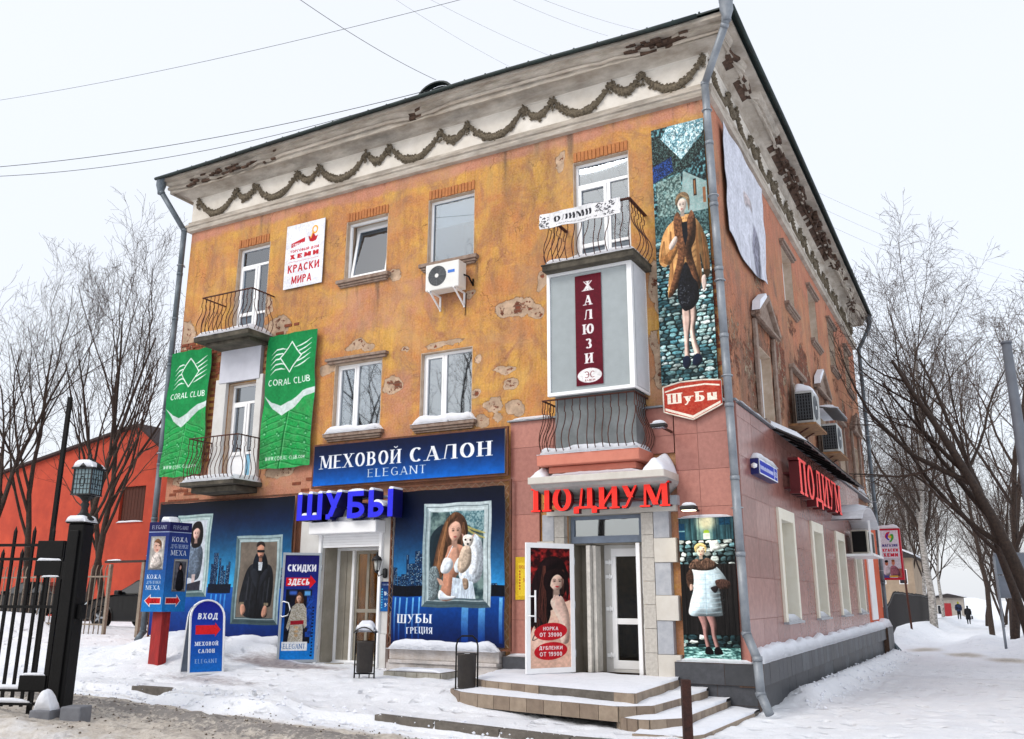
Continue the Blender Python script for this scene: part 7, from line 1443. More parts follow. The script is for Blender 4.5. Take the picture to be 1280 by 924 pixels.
# A-board
x, y, z = gp(252, 841); t = thing('a_board', 'arched white framed blue pavement board reading ВХОД with a red arrow', 'a-board', (x, y, z), rz=R(62)); t.scale = (.92, .92, .92)
def arch(w, h, n=12): r = w/2; return [(-r, 0), (r, 0)]+[(r*math.cos(math.pi*i/n), h-r+r*math.sin(math.pi*i/n)) for i in range(n+1)]
for s_, nm in ((-1, 'front_board'), (1, 'rear_board')):
    tilt = .2; TT = lambda u, v, w: (u, s_*(.30-w*math.sin(tilt)+v), w*math.cos(tilt)) if True else 0
    TT = (lambda s_: (lambda u, v, w: (u, s_*(.30-w*.2+v), w*.98)))(s_)
    A = arch(.68, 1.42); mb = MB(TT); mb.prism(A, -.012, .0); o = mb.build(nm, M_FRAME if s_ < 0 else mat('board_back_grey', (96, 106, 120), .6), t, world=False)
    if s_ < 0:
        B = arch(.62, 1.37); q = MB(TT); q.uv[0] = [(.5+a/.62, b/1.38) for a, b in B]; q.add([(a, .004, b+.03) for a, b in B], [tuple(range(len(B)))]); q.build('poster', printed('board_print', art_aboard()), o, world=False)
    e = MB(TT); A2 = A[1:]+A[:1]; e.tube([(a, .0, b) for a, b in A2]+[(A2[0][0], 0, A2[0][1])], .016, 6); e.build('edge_tube', M_FRAME, o, world=False)
# totem box on a red post
x, y, z = gp(196, 829); t = thing('sign_totem', 'square blue advertising box with leather and fur lettering on a red wooden post', 'totem', (x, y, z)); PX = (x, y)
mb = MB(); mb.box(x-.14, x+.14, y-.1, y+.1, z-.2, z+1.15); mb.build('post', mat('red_painted_post', (172, 36, 34), .7, c2=(126, 30, 30), scale=5, bump=.5, bscale=12, stretch=(4, 4, .6), dirt=.3), t, bevel=.01)
cn = (x+.02, y-.32); aL, aR = R(196), R(48)
cn = (x+.22, y-.19); pL = (x-.24, y-.3); pR = (x+.28, y+.3); pB = (x-.18, y+.18); zb, zt = z+.96, z+2.68
mb = MB(); mb.prism([pL, cn, pR, pB], zb, zt, 'w'); mb.build('box', mat('deep_blue_box', (34, 48, 110), .5), t); e = .004
for (a, b, art, nm) in ((pL, cn, art_totem(0), 'totem_left'), (cn, pR, art_totem(1), 'totem_right')):
    dx, dy = b[0]-a[0], b[1]-a[1]; l = math.hypot(dx, dy); nx, ny = dy/l*e, -dx/l*e; q = MB(); q.quad([(a[0]+nx, a[1]+ny, zb), (b[0]+nx, b[1]+ny, zb), (b[0]+nx, b[1]+ny, zt), (a[0]+nx, a[1]+ny, zt)]); q.build('poster', printed(nm, art), t)
o = snowcap(ID, x-.12, x+.14, y-.14, y+.14, zt, .1, 8, 8, 5, parent=t)
# rusty bollard post
mb = MB(); mb.box(-.055, .055, -.055, .055, -.3, .78); o = mb.build('rusty_post', mat('rust', (72, 42, 34), .9, c2=(40, 26, 24), scale=10, bump=.8, dirt=.4), bevel=.006); o.location = (.17, -3.45, -.05); o.rotation_euler.z = .5; tag(o, 'short rusty square iron post before the entrance steps', 'post')
# --- black gate with lantern, near left
GP = (-8.02, -6.0); GZ = float(gz(*GP))
t = thing('gate_post', 'thick black steel gate post capped with snow beneath the lantern', 'post', (GP[0], GP[1], GZ), rz=R(20)); TOP = 2.72-GZ+.0
mb = MB(); mb.box(-.125, .125, -.125, .125, -.3, TOP); mb.build('shaft', M_BLACK, t, bevel=.02, world=False)
mb = MB(); mb.box(-.15, .15, -.15, .15, TOP, TOP+.03); mb.box(-.07, .07, -.16, -.125, .1, TOP-.1); mb.build('cap_plate', M_BLACK, t, bevel=.008, world=False); s = snowcap(ID, -.16, .16, -.16, .16, TOP+.03, .09, 9, 9, 6, parent=None); s.parent = t
mb = MB(); mb.box(.126, .19, -.06, .08, 1.3, 1.5); mb.box(-.2, -.126, -.05, .1, 1.85, 2.1); mb.build('lock_box', M_BLACK, t, bevel=.008, world=False)
L_ = thing('post_lantern', 'black square lantern with leaded panes standing on the gate post', 'lantern', (GP[0]+.02, GP[1], 2.72+.05), rz=R(20)); L_.scale = (.82, .82, .9)
mb = MB(); mb.lathe([(.17, 0), (.18, .03), (.13, .07), (.07, .13), (.055, .2), (.075, .26), (.05, .3), (.1, .36), (.17, .4)], (0, 0, 0), 12); mb.build('pedestal', M_LAMPB, L_, world=False)
mb = MB(); q, z0, z1 = .17, .42, .82
for a in (-1, 1):
    for b in (-1, 1): mb.box(a*q-.012, a*q+.012, b*q-.012, b*q+.012, z0, z1)
mb.box(-q-.02, q+.02, -q-.02, q+.02, z0-.02, z0); mb.box(-q-.04, q+.04, -q-.04, q+.04, z1, z1+.03); mb.lathe([(.28, .03), (.2, .1), (.09, .15), (.05, .19), (.02, .21), (.03, .24), (.012, .27), (0, .3)], (0, 0, z1), 4); mb.build('cage', M_LAMPB, L_, world=False)
gl = mat('milky_lantern_glass', (118, 140, 146), .3)
for k in range(4):
    an = k*math.pi/2; c, s_ = math.cos(an), math.sin(an); TT = (lambda c, s_: (lambda u, v, w: (u*c+v*s_, u*s_-v*c, w)))(c, s_)
    g = MB(TT); g.box(-q+.014, q-.014, q-.012, q-.004, z0, z1); pane = g.build('pane', gl, L_, world=False); lead = MB(TT)
    for i in (1, 2, 3, 4): u = -q+2*q*i/5; lead.box(u-.004, u+.004, q-.004, q+.004, z0, z1); w = z0+(z1-z0)*i/5; lead.box(-q+.014, q-.014, q-.004, q+.005, w-.004, w+.004)
    lead.tube([(.05*math.cos(j*.524), q+.004, (z0+z1)/2+.08*math.sin(j*.524)) for j in range(13)], .006, 4); lead.build('leading', M_LAMPB, pane, world=False)
s = snowcap(ID, -.2, .2, -.2, .2, z1+.03, .1, 9, 9, 6.5, parent=None); s.parent = L_
# gate leaf
gd = np.array([-.93, -.37]); 
def gpt(d, z, o=0): return (GP[0]+gd[0]*d-gd[1]*o, GP[1]+gd[1]*d+gd[0]*o, z)
GT = lambda u, v, w: (GP[0]+gd[0]*u+gd[1]*v, GP[1]+gd[1]*u-gd[0]*v, w)
t = thing('iron_gate', 'black iron gate leaf of pointed bars with snow on its rails, left edge', 'gate', gpt(.6, GZ))
for i in range(14):
    u = .42+i*.15; long = i % 2 == 0; mb = MB(GT); z1 = 2.62 if long else 2.3; mb.box(u-.018, u+.018, -.018, .018, GZ+.12, z1); mb.add([(u-.018, -.018, z1), (u+.018, -.018, z1), (u+.018, .018, z1), (u-.018, .018, z1), (u, 0, z1+.08)], [(0, 1, 4), (1, 2, 4), (2, 3, 4), (3, 0, 4)]); mb.build('bar', M_BLACK, t)
mb = MB(GT)
for z in (2.42, 2.22, 1.55, .42, GZ+.16): mb.box(.2, 2.5, -.024, .024, z-.02, z+.02)
mb.box(.2, .27, -.03, .03, GZ+.1, 2.46); mb.build('rail', M_BLACK, t)
mb = MB(GT); mb.box(.22, .62, -.04, .04, 2.24, 2.48); mb.build('lock_plate', M_BLACK, t, bevel=.006); mb = MB(GT); mb.box(.22, .62, -.04, .04, 1.98, 2.2); mb.build('lock_plate', M_BLACK, t, bevel=.006); mb = MB(GT); mb.box(.22, .62, -.05, .05, .42, .62); mb.build('lock_plate', M_BLACK, t, bevel=.006)
for a, b, z, h in ((.22, .6, 2.2, .03), (.22, .5, 1.98-.01, .02), (.28, 2.4, .44, .05), (.24, .6, .62, .03), (.4, 2.4, GZ+.18, .05)): snowcap(GT, a, b, -.04, .045, z, h, 14, 3, a+z, parent=t)
mb = MB(GT); mb.box(.5, .555, .1, .155, GZ-.2, 4.66); o = mb.build('tall_black_pole', M_BLACK); tag(o, 'tall thin black steel pole standing behind the iron gate', 'pole')
for k, (u, v, h, lab) in enumerate(((-.12, -.5, .26, 'grey concrete block with a snow cone at the foot of the gate post'), (-.5, -.42, .3, 'smaller bare concrete block right of the gate post foot'))):
    mb = MB(GT); h -= .1; mb.box(u-.17, u+.12, v-.15, v+.13, GZ-.2, GZ+h); o = mb.build('concrete_block', mat('grey_block', (128, 130, 136), .9, c2=(104, 106, 112), scale=4), bevel=.02); tag(o, lab, 'block')
    if k == 0: s = snowcap(GT, u-.16, u+.08, v-.13, v+.12, GZ+h, .24, 8, 8, 7, parent=None); tag(s, 'peaked heap of snow sitting on the concrete block', 'snow heap'); s.name = 'snow_heap'
# ================================================================ YARD AT THE LEFT
def at(px, py, Y): x, z = fp(px, py, -Y); return x, Y, z
# pale railings and frame gate
FY = 1.6; x0, _, zb = at(-60, 800, FY); x1, _, _ = at(128, 800, FY); zt = at(60, 708, FY)[2]; zg = gh(x1, FY)-.1; M_PALE = mat('pale_fence_paint', (150, 138, 124), .8, c2=(116, 104, 92), scale=9)
t = thing('yard_fence', 'thin pale steel railings in front of the parked black car', 'fence', ((x0+x1)/2, FY, zg)); x = x0; k = 0
while x < x1: mb = MB(); mb.tube([(x, FY, zg), (x+.03, FY, zt-.12), (x+.09, FY, zt)], .016, 5); mb.build('bar', M_PALE, t); x += .19; k += 1
mb = MB(); mb.box(x0, x1, FY-.012, FY+.012, zt-.32, zt-.28); mb.box(x0, x1, FY-.012, FY+.012, zg+.35, zg+.39); mb.build('rail', M_PALE, t)
mb = MB(); mb.box(x1-.03, x1+.05, FY-.04, FY+.04, zg-.2, zt+.02); mb.build('end_post', M_PALE, t)
a, _, z1 = at(128, 704, FY); b, _, _ = at(178, 704, FY); t = thing('goal_frame', 'grey steel gateway frame between the pale railings and the sign totem', 'frame', ((a+b)/2, FY+.1, zg))
mb = MB(); mb.box(b-.05, b+.05, FY+.02, FY+.1, zg-.2, z1); mb.build('post', M_PALE, t); mb = MB(); mb.box(a+.06, b+.05, FY+.02, FY+.08, z1, z1+.06); mb.build('crossbar', mat('dark_bar', (56, 44, 40), .8), t); snowcap(ID, a+.1, a+.7, FY+.02, FY+.08, z1+.06, .03, 8, 3, 2, parent=t)
# parked car
def car(x, y, z, label, heading=0., seed=0):
    t = thing('parked_car', label, 'car', (x, y, z), rz=heading); L, Wd = 4.4, 1.76; P = mat('black_car_paint', (9, 10, 12), .3, var=.1, spec=.3, coat=.15); hw = Wd/2
    # body side outline, nose at -x
    low = [(-2.2, .3), (-2.2, .62), (-2.1, .78), (-1.2, .92), (-.95, .96), (1.75, 1.0), (2.1, .96), (2.2, .7), (2.2, .32), (1.75, .24)]
    for cx in (1.35, -1.35): pass
    def arc_(cx): return [(cx+.37*math.cos(a*math.pi/8), .3+.37*math.sin(a*math.pi/8)) for a in range(0, 9)]
    out = [(-2.2, .3), (-2.22, .5), (-2.16, .68), (-1.95, .79), (-1.2, .93), (-.95, .97), (1.7, 1.03), (2.1, 1.0), (2.2, .75), (2.2, .35), (1.75, .25)]+arc_(1.38)[0:9]+[(.98, .22), (-.98, .22)]+arc_(-1.35)[0:9]+[(-1.75, .25)]
    secs = [(-hw+.0, .0, 1.), (-hw+.06, .0, 1.)]; mb = MB(); n = len(out); vs = []
    for yv, inset in ((-hw+.1, .05), (-hw, 0), (hw, 0), (hw-.1, .05)):
        for a, b in out: vs.append((a*(1-inset*.5), yv, b-(inset*.6 if b > .6 else 0)))
    mb.add(vs, [(j*n+i, j*n+(i+1) % n, (j+1)*n+(i+1) % n, (j+1)*n+i) for j in range(3) for i in range(n)]+[tuple(range(n)), tuple(range(3*n, 4*n))]); mb.build('body', P, t, bevel=.03, world=False)
    gh_ = [(-1.0, .95), (-.25, 1.38), (.1, 1.45), (.9, 1.44), (1.45, 1.3), (1.95, 1.0)]; mb = MB(); m = len(gh_); vs = []
    for yv, k in ((-hw+.07, 0), (-hw+.24, 1), (hw-.24, 1), (hw-.07, 0)):
        for a, b in gh_: vs.append((a, yv if b < 1.01 else (math.copysign(hw-.07-.17*(b-.95)/.5, yv)), b if k == 1 or b < 1.01 else b-.03))
    mb.add(vs, [(j*m+i, j*m+i+1, (j+1)*m+i+1, (j+1)*m+i) for j in range(3) for i in range(m-1)]+[tuple(range(m)), tuple(range(3*m, 4*m))]); mb.build('cabin', P, t, world=False)
    gm = mat('car_glass', (26, 30, 34), .06, spec=.8); w = MB(); yo = lambda b: hw-.07-.17*(b-.95)/.5+.012
    for s_ in (-1, 1):
        for poly in ([(-.82, 1.0), (-.2, 1.34), (.15, 1.39), (.18, 1.03)], [(.26, 1.03), (.24, 1.39), (.9, 1.38), (1.3, 1.26), (1.5, 1.06)]): w.add([(a, s_*yo(b), b) for a, b in poly], [tuple(range(4)) if len(poly) == 4 else tuple(range(5))])
    w.add([(-.97, -.7, .99), (-.97, .7, .99), (-.27, .6, 1.39), (-.27, -.6, 1.39)], [(0, 1, 2, 3)]); w.build('window', gm, t, world=False)
    for cx in (-1.35, 1.38):
        for s_ in (-1, 1):
            q = MB(); q.T = lambda u, v, w: (u, v, w); q.add([(cx+r*math.cos(i*.314), s_*(hw-dy), .32+r*math.sin(i*.314)) for dy, r in ((.2, .2), (.2, .32), (.02, .32), (-.01, .29), (-.01, .21)) for i in range(20)], [(j*20+i, j*20+(i+1) % 20, (j+1)*20+(i+1) % 20, (j+1)*20+i) for j in range(4) for i in range(20)], smooth=True); wh = q.build('wheel', mat('tyre_rubber', (22, 22, 23), .9), t, world=False)
            r = MB(); r.prism([(cx+.2*math.cos(i*.314), .32+.2*math.sin(i*.314)) for i in range(20)], s_*(hw-.06), s_*(hw-.03)); [r.prism([(cx+.03*math.cos(a+1.2), .32+.03*math.sin(a+1.2)), (cx+.2*math.cos(a+.12), .32+.2*math.sin(a+.12)), (cx+.2*math.cos(a-.12), .32+.2*math.sin(a-.12)), (cx+.03*math.cos(a-1.2), .32+.03*math.sin(a-1.2))], s_*(hw-.03), s_*(hw+.002), mi=1) for a in [k*1.2566 for k in range(5)]]; r.build('rim', [M_LAMPB, M_ALU], wh, world=False)
    for s_ in (-1, 1): h = MB(); h.box(-2.14, -1.86, s_*.52-.16, s_*.52+.22*s_ if s_ > 0 else s_*.52+.16, .64, .77) if False else h.add([(-2.19, s_*.45, .62), (-2.17, s_*.8, .62), (-1.85, s_*.89, .72), (-1.85, s_*.86, .8), (-2.1, s_*.72, .76), (-2.12, s_*.45, .74)], [(0, 1, 2, 3, 4, 5)]); h.build('headlight', mat('headlight_glass', (190, 200, 206), .1), t, world=False); m2 = MB(); m2.box(-.78, -.6, s_*(hw+.02)-.08, s_*(hw+.02)+.08, .98, 1.1); m2.build('mirror', P, t, bevel=.03, world=False); dh = MB(); dh.box(.55, .73, s_*(hw+.005)-.012, s_*(hw+.005)+.012, .84, .87); dh.build('door_handle', P, t, world=False)
    s = snowcap(ID, -1.95, -1.1, -.6, .6, .9, .05, 10, 8, 3, parent=None); s.parent = t; s.rotation_euler.y = -.12; s.location.z = -.06; return t
cx, cy_, cz = at(131, 792, 3.4); zc = max(cz, gh(cx, 4.2)-.02); car(cx+1.05, 4.3, zc, 'black parked car behind the pale railings, its front half in view', R(6))
cx2, _, _ = at(15, 780, 7.5); car(cx2+.2, 8.2, gh(cx2, 8), 'second black car glimpsed through the gate bars at the far left', R(4))
# red house
HY = 13.; P0 = [at(-210, 668, HY), at(176, 533, HY), at(206, 562, HY), at(330, 690, HY)]; zb = .2
M_RED = mat('red_render', (194, 76, 50), .85, c2=(166, 60, 42), scale=1.1, bump=.3, dirt=.22)
rb = thing('red_house', 'brick red rendered gabled building with one boarded window behind the trees', 'building', (P0[1][0]-4, HY+5, .3))
wx0, _, wz1 = at(152, 609, HY); wx1, _, wz0 = at(178, 652, HY)
mb = MB(); pts = [(p[0], p[2]) for p in P0]
# wall built round the window opening
def seg(xa, xb):
    top = lambda x: float(np.interp(x, [p[0] for p in pts], [p[1] for p in pts])); mid = [p[0] for p in pts if xa < p[0] < xb]; return [(x, top(x)) for x in [xa]+mid+[xb]]
L0, R0 = pts[0][0], pts[3][0]
s_ = seg(L0, wx0); mb.prism([(L0, zb)]+s_+[(wx0, zb)], HY, HY+.4); s_ = seg(wx1, R0); mb.prism([(wx1, zb)]+s_+[(R0, zb)], HY, HY+.4); s_ = seg(wx0, wx1); mb.prism([(wx0, wz1)]+s_+[(wx1, wz1)], HY, HY+.4); mb.box(wx0, wx1, HY, HY+.4, zb, wz0); mb.build('wall', M_RED, rb)
mb = MB(); mb.prism([(L0, zb), (L0, pts[0][1]-.05)]+[(p[0], p[1]-.05) for p in pts[1:]]+[(R0, zb)], HY+.45, HY+12); mb.build('rear_body', M_RED, rb)
mb = MB(); mb.prism([(p[0], p[1]) for p in pts]+[(p[0], p[1]+.12) for p in reversed(pts)], HY-.25, HY+12.2); mb.build('roof', mat('dark_roof_edge', (52, 40, 40), .8), rb)
n = 8; w_ = (wx1-wx0)/n; root = MB(); root.box(wx0, wx1, HY+.2, HY+.25, wz0, wz1); root = root.build('window', M_WOOD, rb)
for i in range(n): mb = MB(); mb.box(wx0+i*w_+.01, wx0+(i+1)*w_-.01, HY+.14, HY+.18, wz0, wz1); mb.build('board', M_WOOD, root)
snowcap(ID, wx0-.05, wx1+.05, HY-.08, HY+.2, wz0, .08, 8, 3, 3, parent=root); mb = MB(); mb.box(L0, R0, HY-.03, HY-.004, zb, zb+1.15); mb.build('base_band', mat('darker_red_base', (160, 50, 38), .85), rb)
# ================================================================ TREES
def tree_meshes(seed, H, r0, spread=1., lean=(0, 0), lev=4, rmin=.0045, kids=(9, 6, 5, 4), birch=False, droop=0., up=.25, first=.3):
    rg = random.Random(seed); tk = MB(); br = MB(); tw = MB()
    def rv(): return np.array([rg.gauss(0, 1), rg.gauss(0, 1), rg.gauss(0, 1)])
    def grow(p, d, L, r, l):
        n = (9, 6, 5, 4, 3)[min(l, 4)]; pts = [p]; rs = [r]; dd = d
        for i in range(n):
            dd = dd+rv()*(.07, .13, .17, .2, .22)[min(l, 4)]+np.array([0, 0, (up if l else .05)*(.5 if l < 3 else .3)-(droop if l >= 2 else 0)]); dd /= np.linalg.norm(dd); pts.append(pts[-1]+dd*L/n); rs.append(max(r*(1-(i+1)/n*(.72 if l else .8)), rmin))
        m = (tk if l == 0 else br if l == 1 else tw); m.tube(pts, rs, (9, 6, 4, 3, 3)[min(l, 4)], cap=False)
        if l >= lev: return
        k = kids[l]
        for i in range(k):
            t = first+(1-first)*(i+rg.random())/k if l == 0 else .2+.8*(i+rg.random())/k; j = min(int(t*n), n-1); f = t*n-j; q = pts[j]*(1-f)+pts[j+1]*f; base = pts[j+1]-pts[j]; base /= np.linalg.norm(base)
            s = np.cross(base, rv()); s /= np.linalg.norm(s)+1e-6; an = rg.uniform(.45, .95)*spread if l < 2 else rg.uniform(.4, 1.); nd = base*math.cos(an)+s*math.sin(an)
            rr = (rs[j]*(1-f)+rs[j+1]*f)*rg.uniform(.45, .7); LL = L*(rg.uniform(.42, .62)*(1.15-.5*t) if l == 0 else rg.uniform(.4, .62)*(1.1-.3*t)); grow(q, nd, LL, max(rr, rmin), l+1)
    grow(np.array([0., 0, -.3]), np.array([lean[0], lean[1], 1.]), H, r0, 0)
    M_T = mat('birch_bark', (196, 192, 186), .8, c2=(60, 54, 50), scale=6, stretch=(1, 1, 2.2)) if birch else M_BARK
    return tk.mesh('trunk', M_T), br.mesh('limb', M_BARK), tw.mesh('twig', M_TWIG)
def plant(ms, x, y, label, rz=0., s=1., group=None, lean=0., z=None):
    t = thing('bare_tree', label, 'tree', (x, y, gh(x, y) if z is None else z), group, rz); t.scale = (s, s, s); t.rotation_euler.x = lean
    for nm, me in zip(('trunk', 'limb', 'twig'), ms):
        o = bpy.data.objects.new(nm if nm != 'twig' else 'crown', me); SC.collection.objects.link(o); o.parent = t
    return t
TA = tree_meshes(11, 11.5, .14, .7, kids=(9, 6, 4, 3), up=.35, first=.25); TB = tree_meshes(23, 10.5, .13, .65, kids=(8, 6, 4, 3), up=.4, first=.2); TCb = tree_meshes(31, 12, .16, .8, kids=(9, 6, 4, 3), first=.28)
for px, Y, ms, rz, s, lab in ((30, 7.5, TA, .5, 1.02, 'slender bare tree nearest the left picture edge, before the red house'), (72, 6.5, TB, 2.1, 1.1, 'slender bare tree rising behind the tall black pole'), (104, 8.5, TA, 3.4, 1.05, 'slender bare tree forking just right of the lantern'), (128, 9.5, TB, 5., 1.05, 'slender bare tree closest to the downpipe, twigs crossing the gable'), (-40, 6., TCb, 1., .9, 'bare tree beyond the left edge sending twigs into view')):
    x, _, _ = at(px, 790, Y); plant(ms, x, Y, lab, rz, s)
TR = tree_meshes(5, 10, .23, .85, lean=(-.12, -.05), kids=(8, 6, 5, 4), first=.35, up=.3); TR2 = tree_meshes(8, 13, .2, .8, lean=(-.08, 0), kids=(8, 6, 5, 3), first=.3, rmin=.006); TBi = tree_meshes(14, 18, .24, .6, kids=(13, 7, 6, 4), birch=True, droop=.14, first=.22, rmin=.008); TF = tree_meshes(19, 14, .17, .9, kids=(8, 6, 5, 3), rmin=.009); TF2 = tree_meshes(29, 16, .19, .8, kids=(10, 6, 5, 4), droop=.06, rmin=.008)
def rowx(px, Y): return at(px, 760, Y)[0]
plant(TR, rowx(1318, 15), 15, 'dark tree at the right edge leaning its limbs over the pavement', .15, 1.)
plant(TR2, rowx(1286, 21), 21, 'heavy branched dark tree behind the grey pole at the right', 2.0, .85)
plant(TR2, rowx(1262, 30), 30, 'dark crooked tree third back along the right of the pavement', 4.0, .95)
plant(TF, rowx(1262, 36), 36, 'bare tree just behind the grey roadside board', 1.0, 1.)
plant(TBi, rowx(1165, 46), 46, 'white barked birch with a dark foot left of the two walkers', .7, 1.)
rg = random.Random(77)
for i in range(12): y = 44+i*7+rg.uniform(-1.5, 1.5); plant((TF, TF2, TR2)[rg.choice((0, 1, 2))], rowx(rg.uniform(1226, 1278), y), y, 'far bare tree in the brown mass right of the two walkers', rg.uniform(0, 6.28), rg.uniform(.6, .85), 'far bare trees right of the street')
for i in range(11): y = 44+i*6+rg.uniform(-1.5, 1.5); plant((TF, TF2, TBi)[rg.choice((0, 1, 2, 2))], rowx(rg.uniform(1098, 1180), y), y, 'far bare tree in the pale mass left of the two walkers', rg.uniform(0, 6.28), rg.uniform(.5, .72), 'far bare trees left of the street')
mbb = None
for x, y, r_ in ((-13, -25, 0), (-6, -27, 2), (-20, -24, 4), (0, -29, 1), (-27, -26, 3)): plant(TCb, x, y, 'bare tree across the road behind the viewer, mirrored in the windows', r_, 1.35, 'trees across the road')
# ================================================================ STREET BEHIND
ux, _, uz = at(1258, 430, 7.3); pz = float(gz(ux, 7.3)); mb = MB(); mb.tube([(ux, 7.3, pz-.3), (ux, 7.3, uz)], [.14, .1], 12); mb.lathe([(.115, 0), (.115, .05), (0, .06)], (ux, 7.3, uz), 12); o = mb.build('utility_pole', mat('grey_steel_pole', (104, 110, 120), .6, c2=(88, 92, 100), scale=2)); tag(o, 'grey steel utility pole cut by the right picture edge', 'pole')
y = 24.6; x = rowx(1251, y); z = gh(x, y); t = thing('billboard', 'grey back of a two panel roadside board on a thin pole at the right', 'billboard', (x, y, z))
mb = MB(); mb.tube([(x, y, z-.3), (x, y, z+3.4)], .05, 8); mb.build('pole', M_ZINC, t); M_BB = mat('board_back', (128, 138, 150), .7, c2=(104, 112, 122), scale=2, dirt=.3)
mb = MB(); mb.box(x+.05, x+1.35, y+.05, y+.1, z+1.9, z+2.7); mb.build('board', M_BB, t); mb = MB(); mb.box(x+.02, x+1.35, y+.05, y+.1, z+2.74, z+3.5); mb.build('board', M_BB, t); mb = MB(); mb.ring((x-.02, x+1.4, z+1.86, z+3.55), (x+.04, x+1.34, z+1.92, z+3.49), y+.1, y+.16); mb.build('frame', M_ZINC, t)
# paint shop sign on the fence beyond the house
x0, z1 = fp(1096, 661, -20.6); x1, z0 = fp(1131, 725, -20.6); t = thing('paint_shop_sign', 'red framed white projecting sign МАГАЗИН КРАСКИ ХЕМИ beyond the far downpipe', 'sign', ((x0+x1)/2, 20.5, z0))
mb = MB(); mb.box(x0, x1, 20.6, 20.85, z0, z1); mb.build('box', mat('red_box', (186, 34, 54), .5), t, bevel=.01); p = panel(FR, x0+.02, x1-.02, z0+.02, z1-.02, -20.592, .004); p.build('face', [printed('far_sign_print', art_far_sign()), M_BACK], t); snowcap(ID, x0, x1, 20.6, 20.85, z1, .14, 8, 4, 3, parent=t)
mb = MB(); mb.box(x0-.45, x0, 20.7, 20.74, z1-.3, z1-.26); mb.box(x0-.45, x0, 20.7, 20.74, z0+.3, z0+.34); mb.box(x0-.5, x0-.42, 20.66, 20.78, z0-2.8, z1+.1); mb.build('bracket', M_ALU, t)
# iron fence along the left of the street
t = thing('iron_fence', 'dark iron railings running along the left of the snowy pavement', 'fence', (-.6, 34, -.4)); y = 27.
for i in range(70):
    mb = MB(); y = 27+i*.32; x = rowx(1104+.82*i, y); z = gh(x, y); mb.tube([(x, y, z-.2), (x, y, z+1.6)], .02, 4, smooth=False); mb.build('bar', M_LAMPB, t)
mb = MB(); FP = [(rowx(1104+.82*i, 27+.32*i), 27+.32*i) for i in range(0, 70, 3)]; mb.tube([(p[0], p[1], gh(*p)+1.5) for p in FP], .03, 4); mb.build('rail', M_LAMPB, t)
# far houses and stalls
def house(x0, x1, y0, y1, z0, z1, label, wc, rows, cols, roofc=(60, 56, 56), fl=1.):
    t = thing('far_house', label, 'building', ((x0+x1)/2, y0, z0)); mw = mat('house_wall_%d' % wc[0], wc, .9, c2=tuple(q*.85 for q in wc), scale=1.2, dirt=.2); mb = MB(); mb.box(x0, x1, y0, y1, z0, z1); mb.build('wall', mw, t)
    mb = MB(); mb.prism([(x0-.4, z1), (x1+.4, z1), ((x0+x1)/2, z1+1.6*fl)], y0-.4, y1+.4); rf = mb.build('roof', mat('far_roof', roofc, .8), t); mb = MB(); mb.prism([(x0-.3, z1+.1), ((x0+x1)/2, z1+1.66*fl), ((x0+x1)/2, z1+1.8*fl), (x0-.3, z1+.24)], y0-.35, y1+.35); mb.prism([(x1+.3, z1+.1), ((x0+x1)/2, z1+1.66*fl), ((x0+x1)/2, z1+1.8*fl), (x1+.3, z1+.24)], y0-.35, y1+.35); mb.build('roof_snow', M_SNOW, rf)
    for r in range(rows):
        for c in range(cols): a = x0+(x1-x0)*(c+.3)/cols; b = x0+(x1-x0)*(c+.7)/cols; w = z0+(z1-z0)*(r+.3)/rows; mb = MB(); mb.box(a, b, y0-.03, y0+.02, w, w+(z1-z0)*.4/rows); f = mb.build('window', M_FRAME, t); mb = MB(); mb.box(a+.06, b-.06, y0-.04, y0-.031, w+.06, w+(z1-z0)*.4/rows-.06); mb.build('pane', mat('dark_far_glass', (40, 44, 50), .2), f)
    return t
house(rowx(1040, 60), rowx(1147, 60), 60, 70, -1, 4.6, 'beige two storey house with a snowy roof left of the birch', (178, 158, 136), 2, 4)
house(rowx(1168, 108), rowx(1205, 108), 108, 112, -1.3, 1.6, 'low pale stall building far down the street', (188, 180, 170), 1, 3, fl=.3)
house(-30, -9, 100, 112, -1.5, 11, 'tall greyish far block seen dimly through the branches on the left', (150, 128, 116), 4, 8)
house(9, 30, 120, 130, -1.5, 9, 'far reddish block behind the trees at the right', (150, 112, 100), 3, 8)
mb = MB(); kx = rowx(1183, 100); mb.box(kx-.5, kx+.5, 100, 100.6, -1.3, 1.); o = mb.build('red_kiosk', mat('red_kiosk', (150, 34, 40), .6), bevel=.03); tag(o, 'small dark red booth left of the walkers far down the street', 'kiosk')
# rusty stake and two posts by the fence
mb = MB(); kx = rowx(1137, 33); mb.tube([(kx, 33, gh(kx, 33)-.2), (kx-.1, 33, gh(kx, 33)+3.6)], .05, 6); o = mb.build('rusty_stake', M_IRON); tag(o, 'thin rusty pole before the beige house, right of the paint shop sign', 'pole')
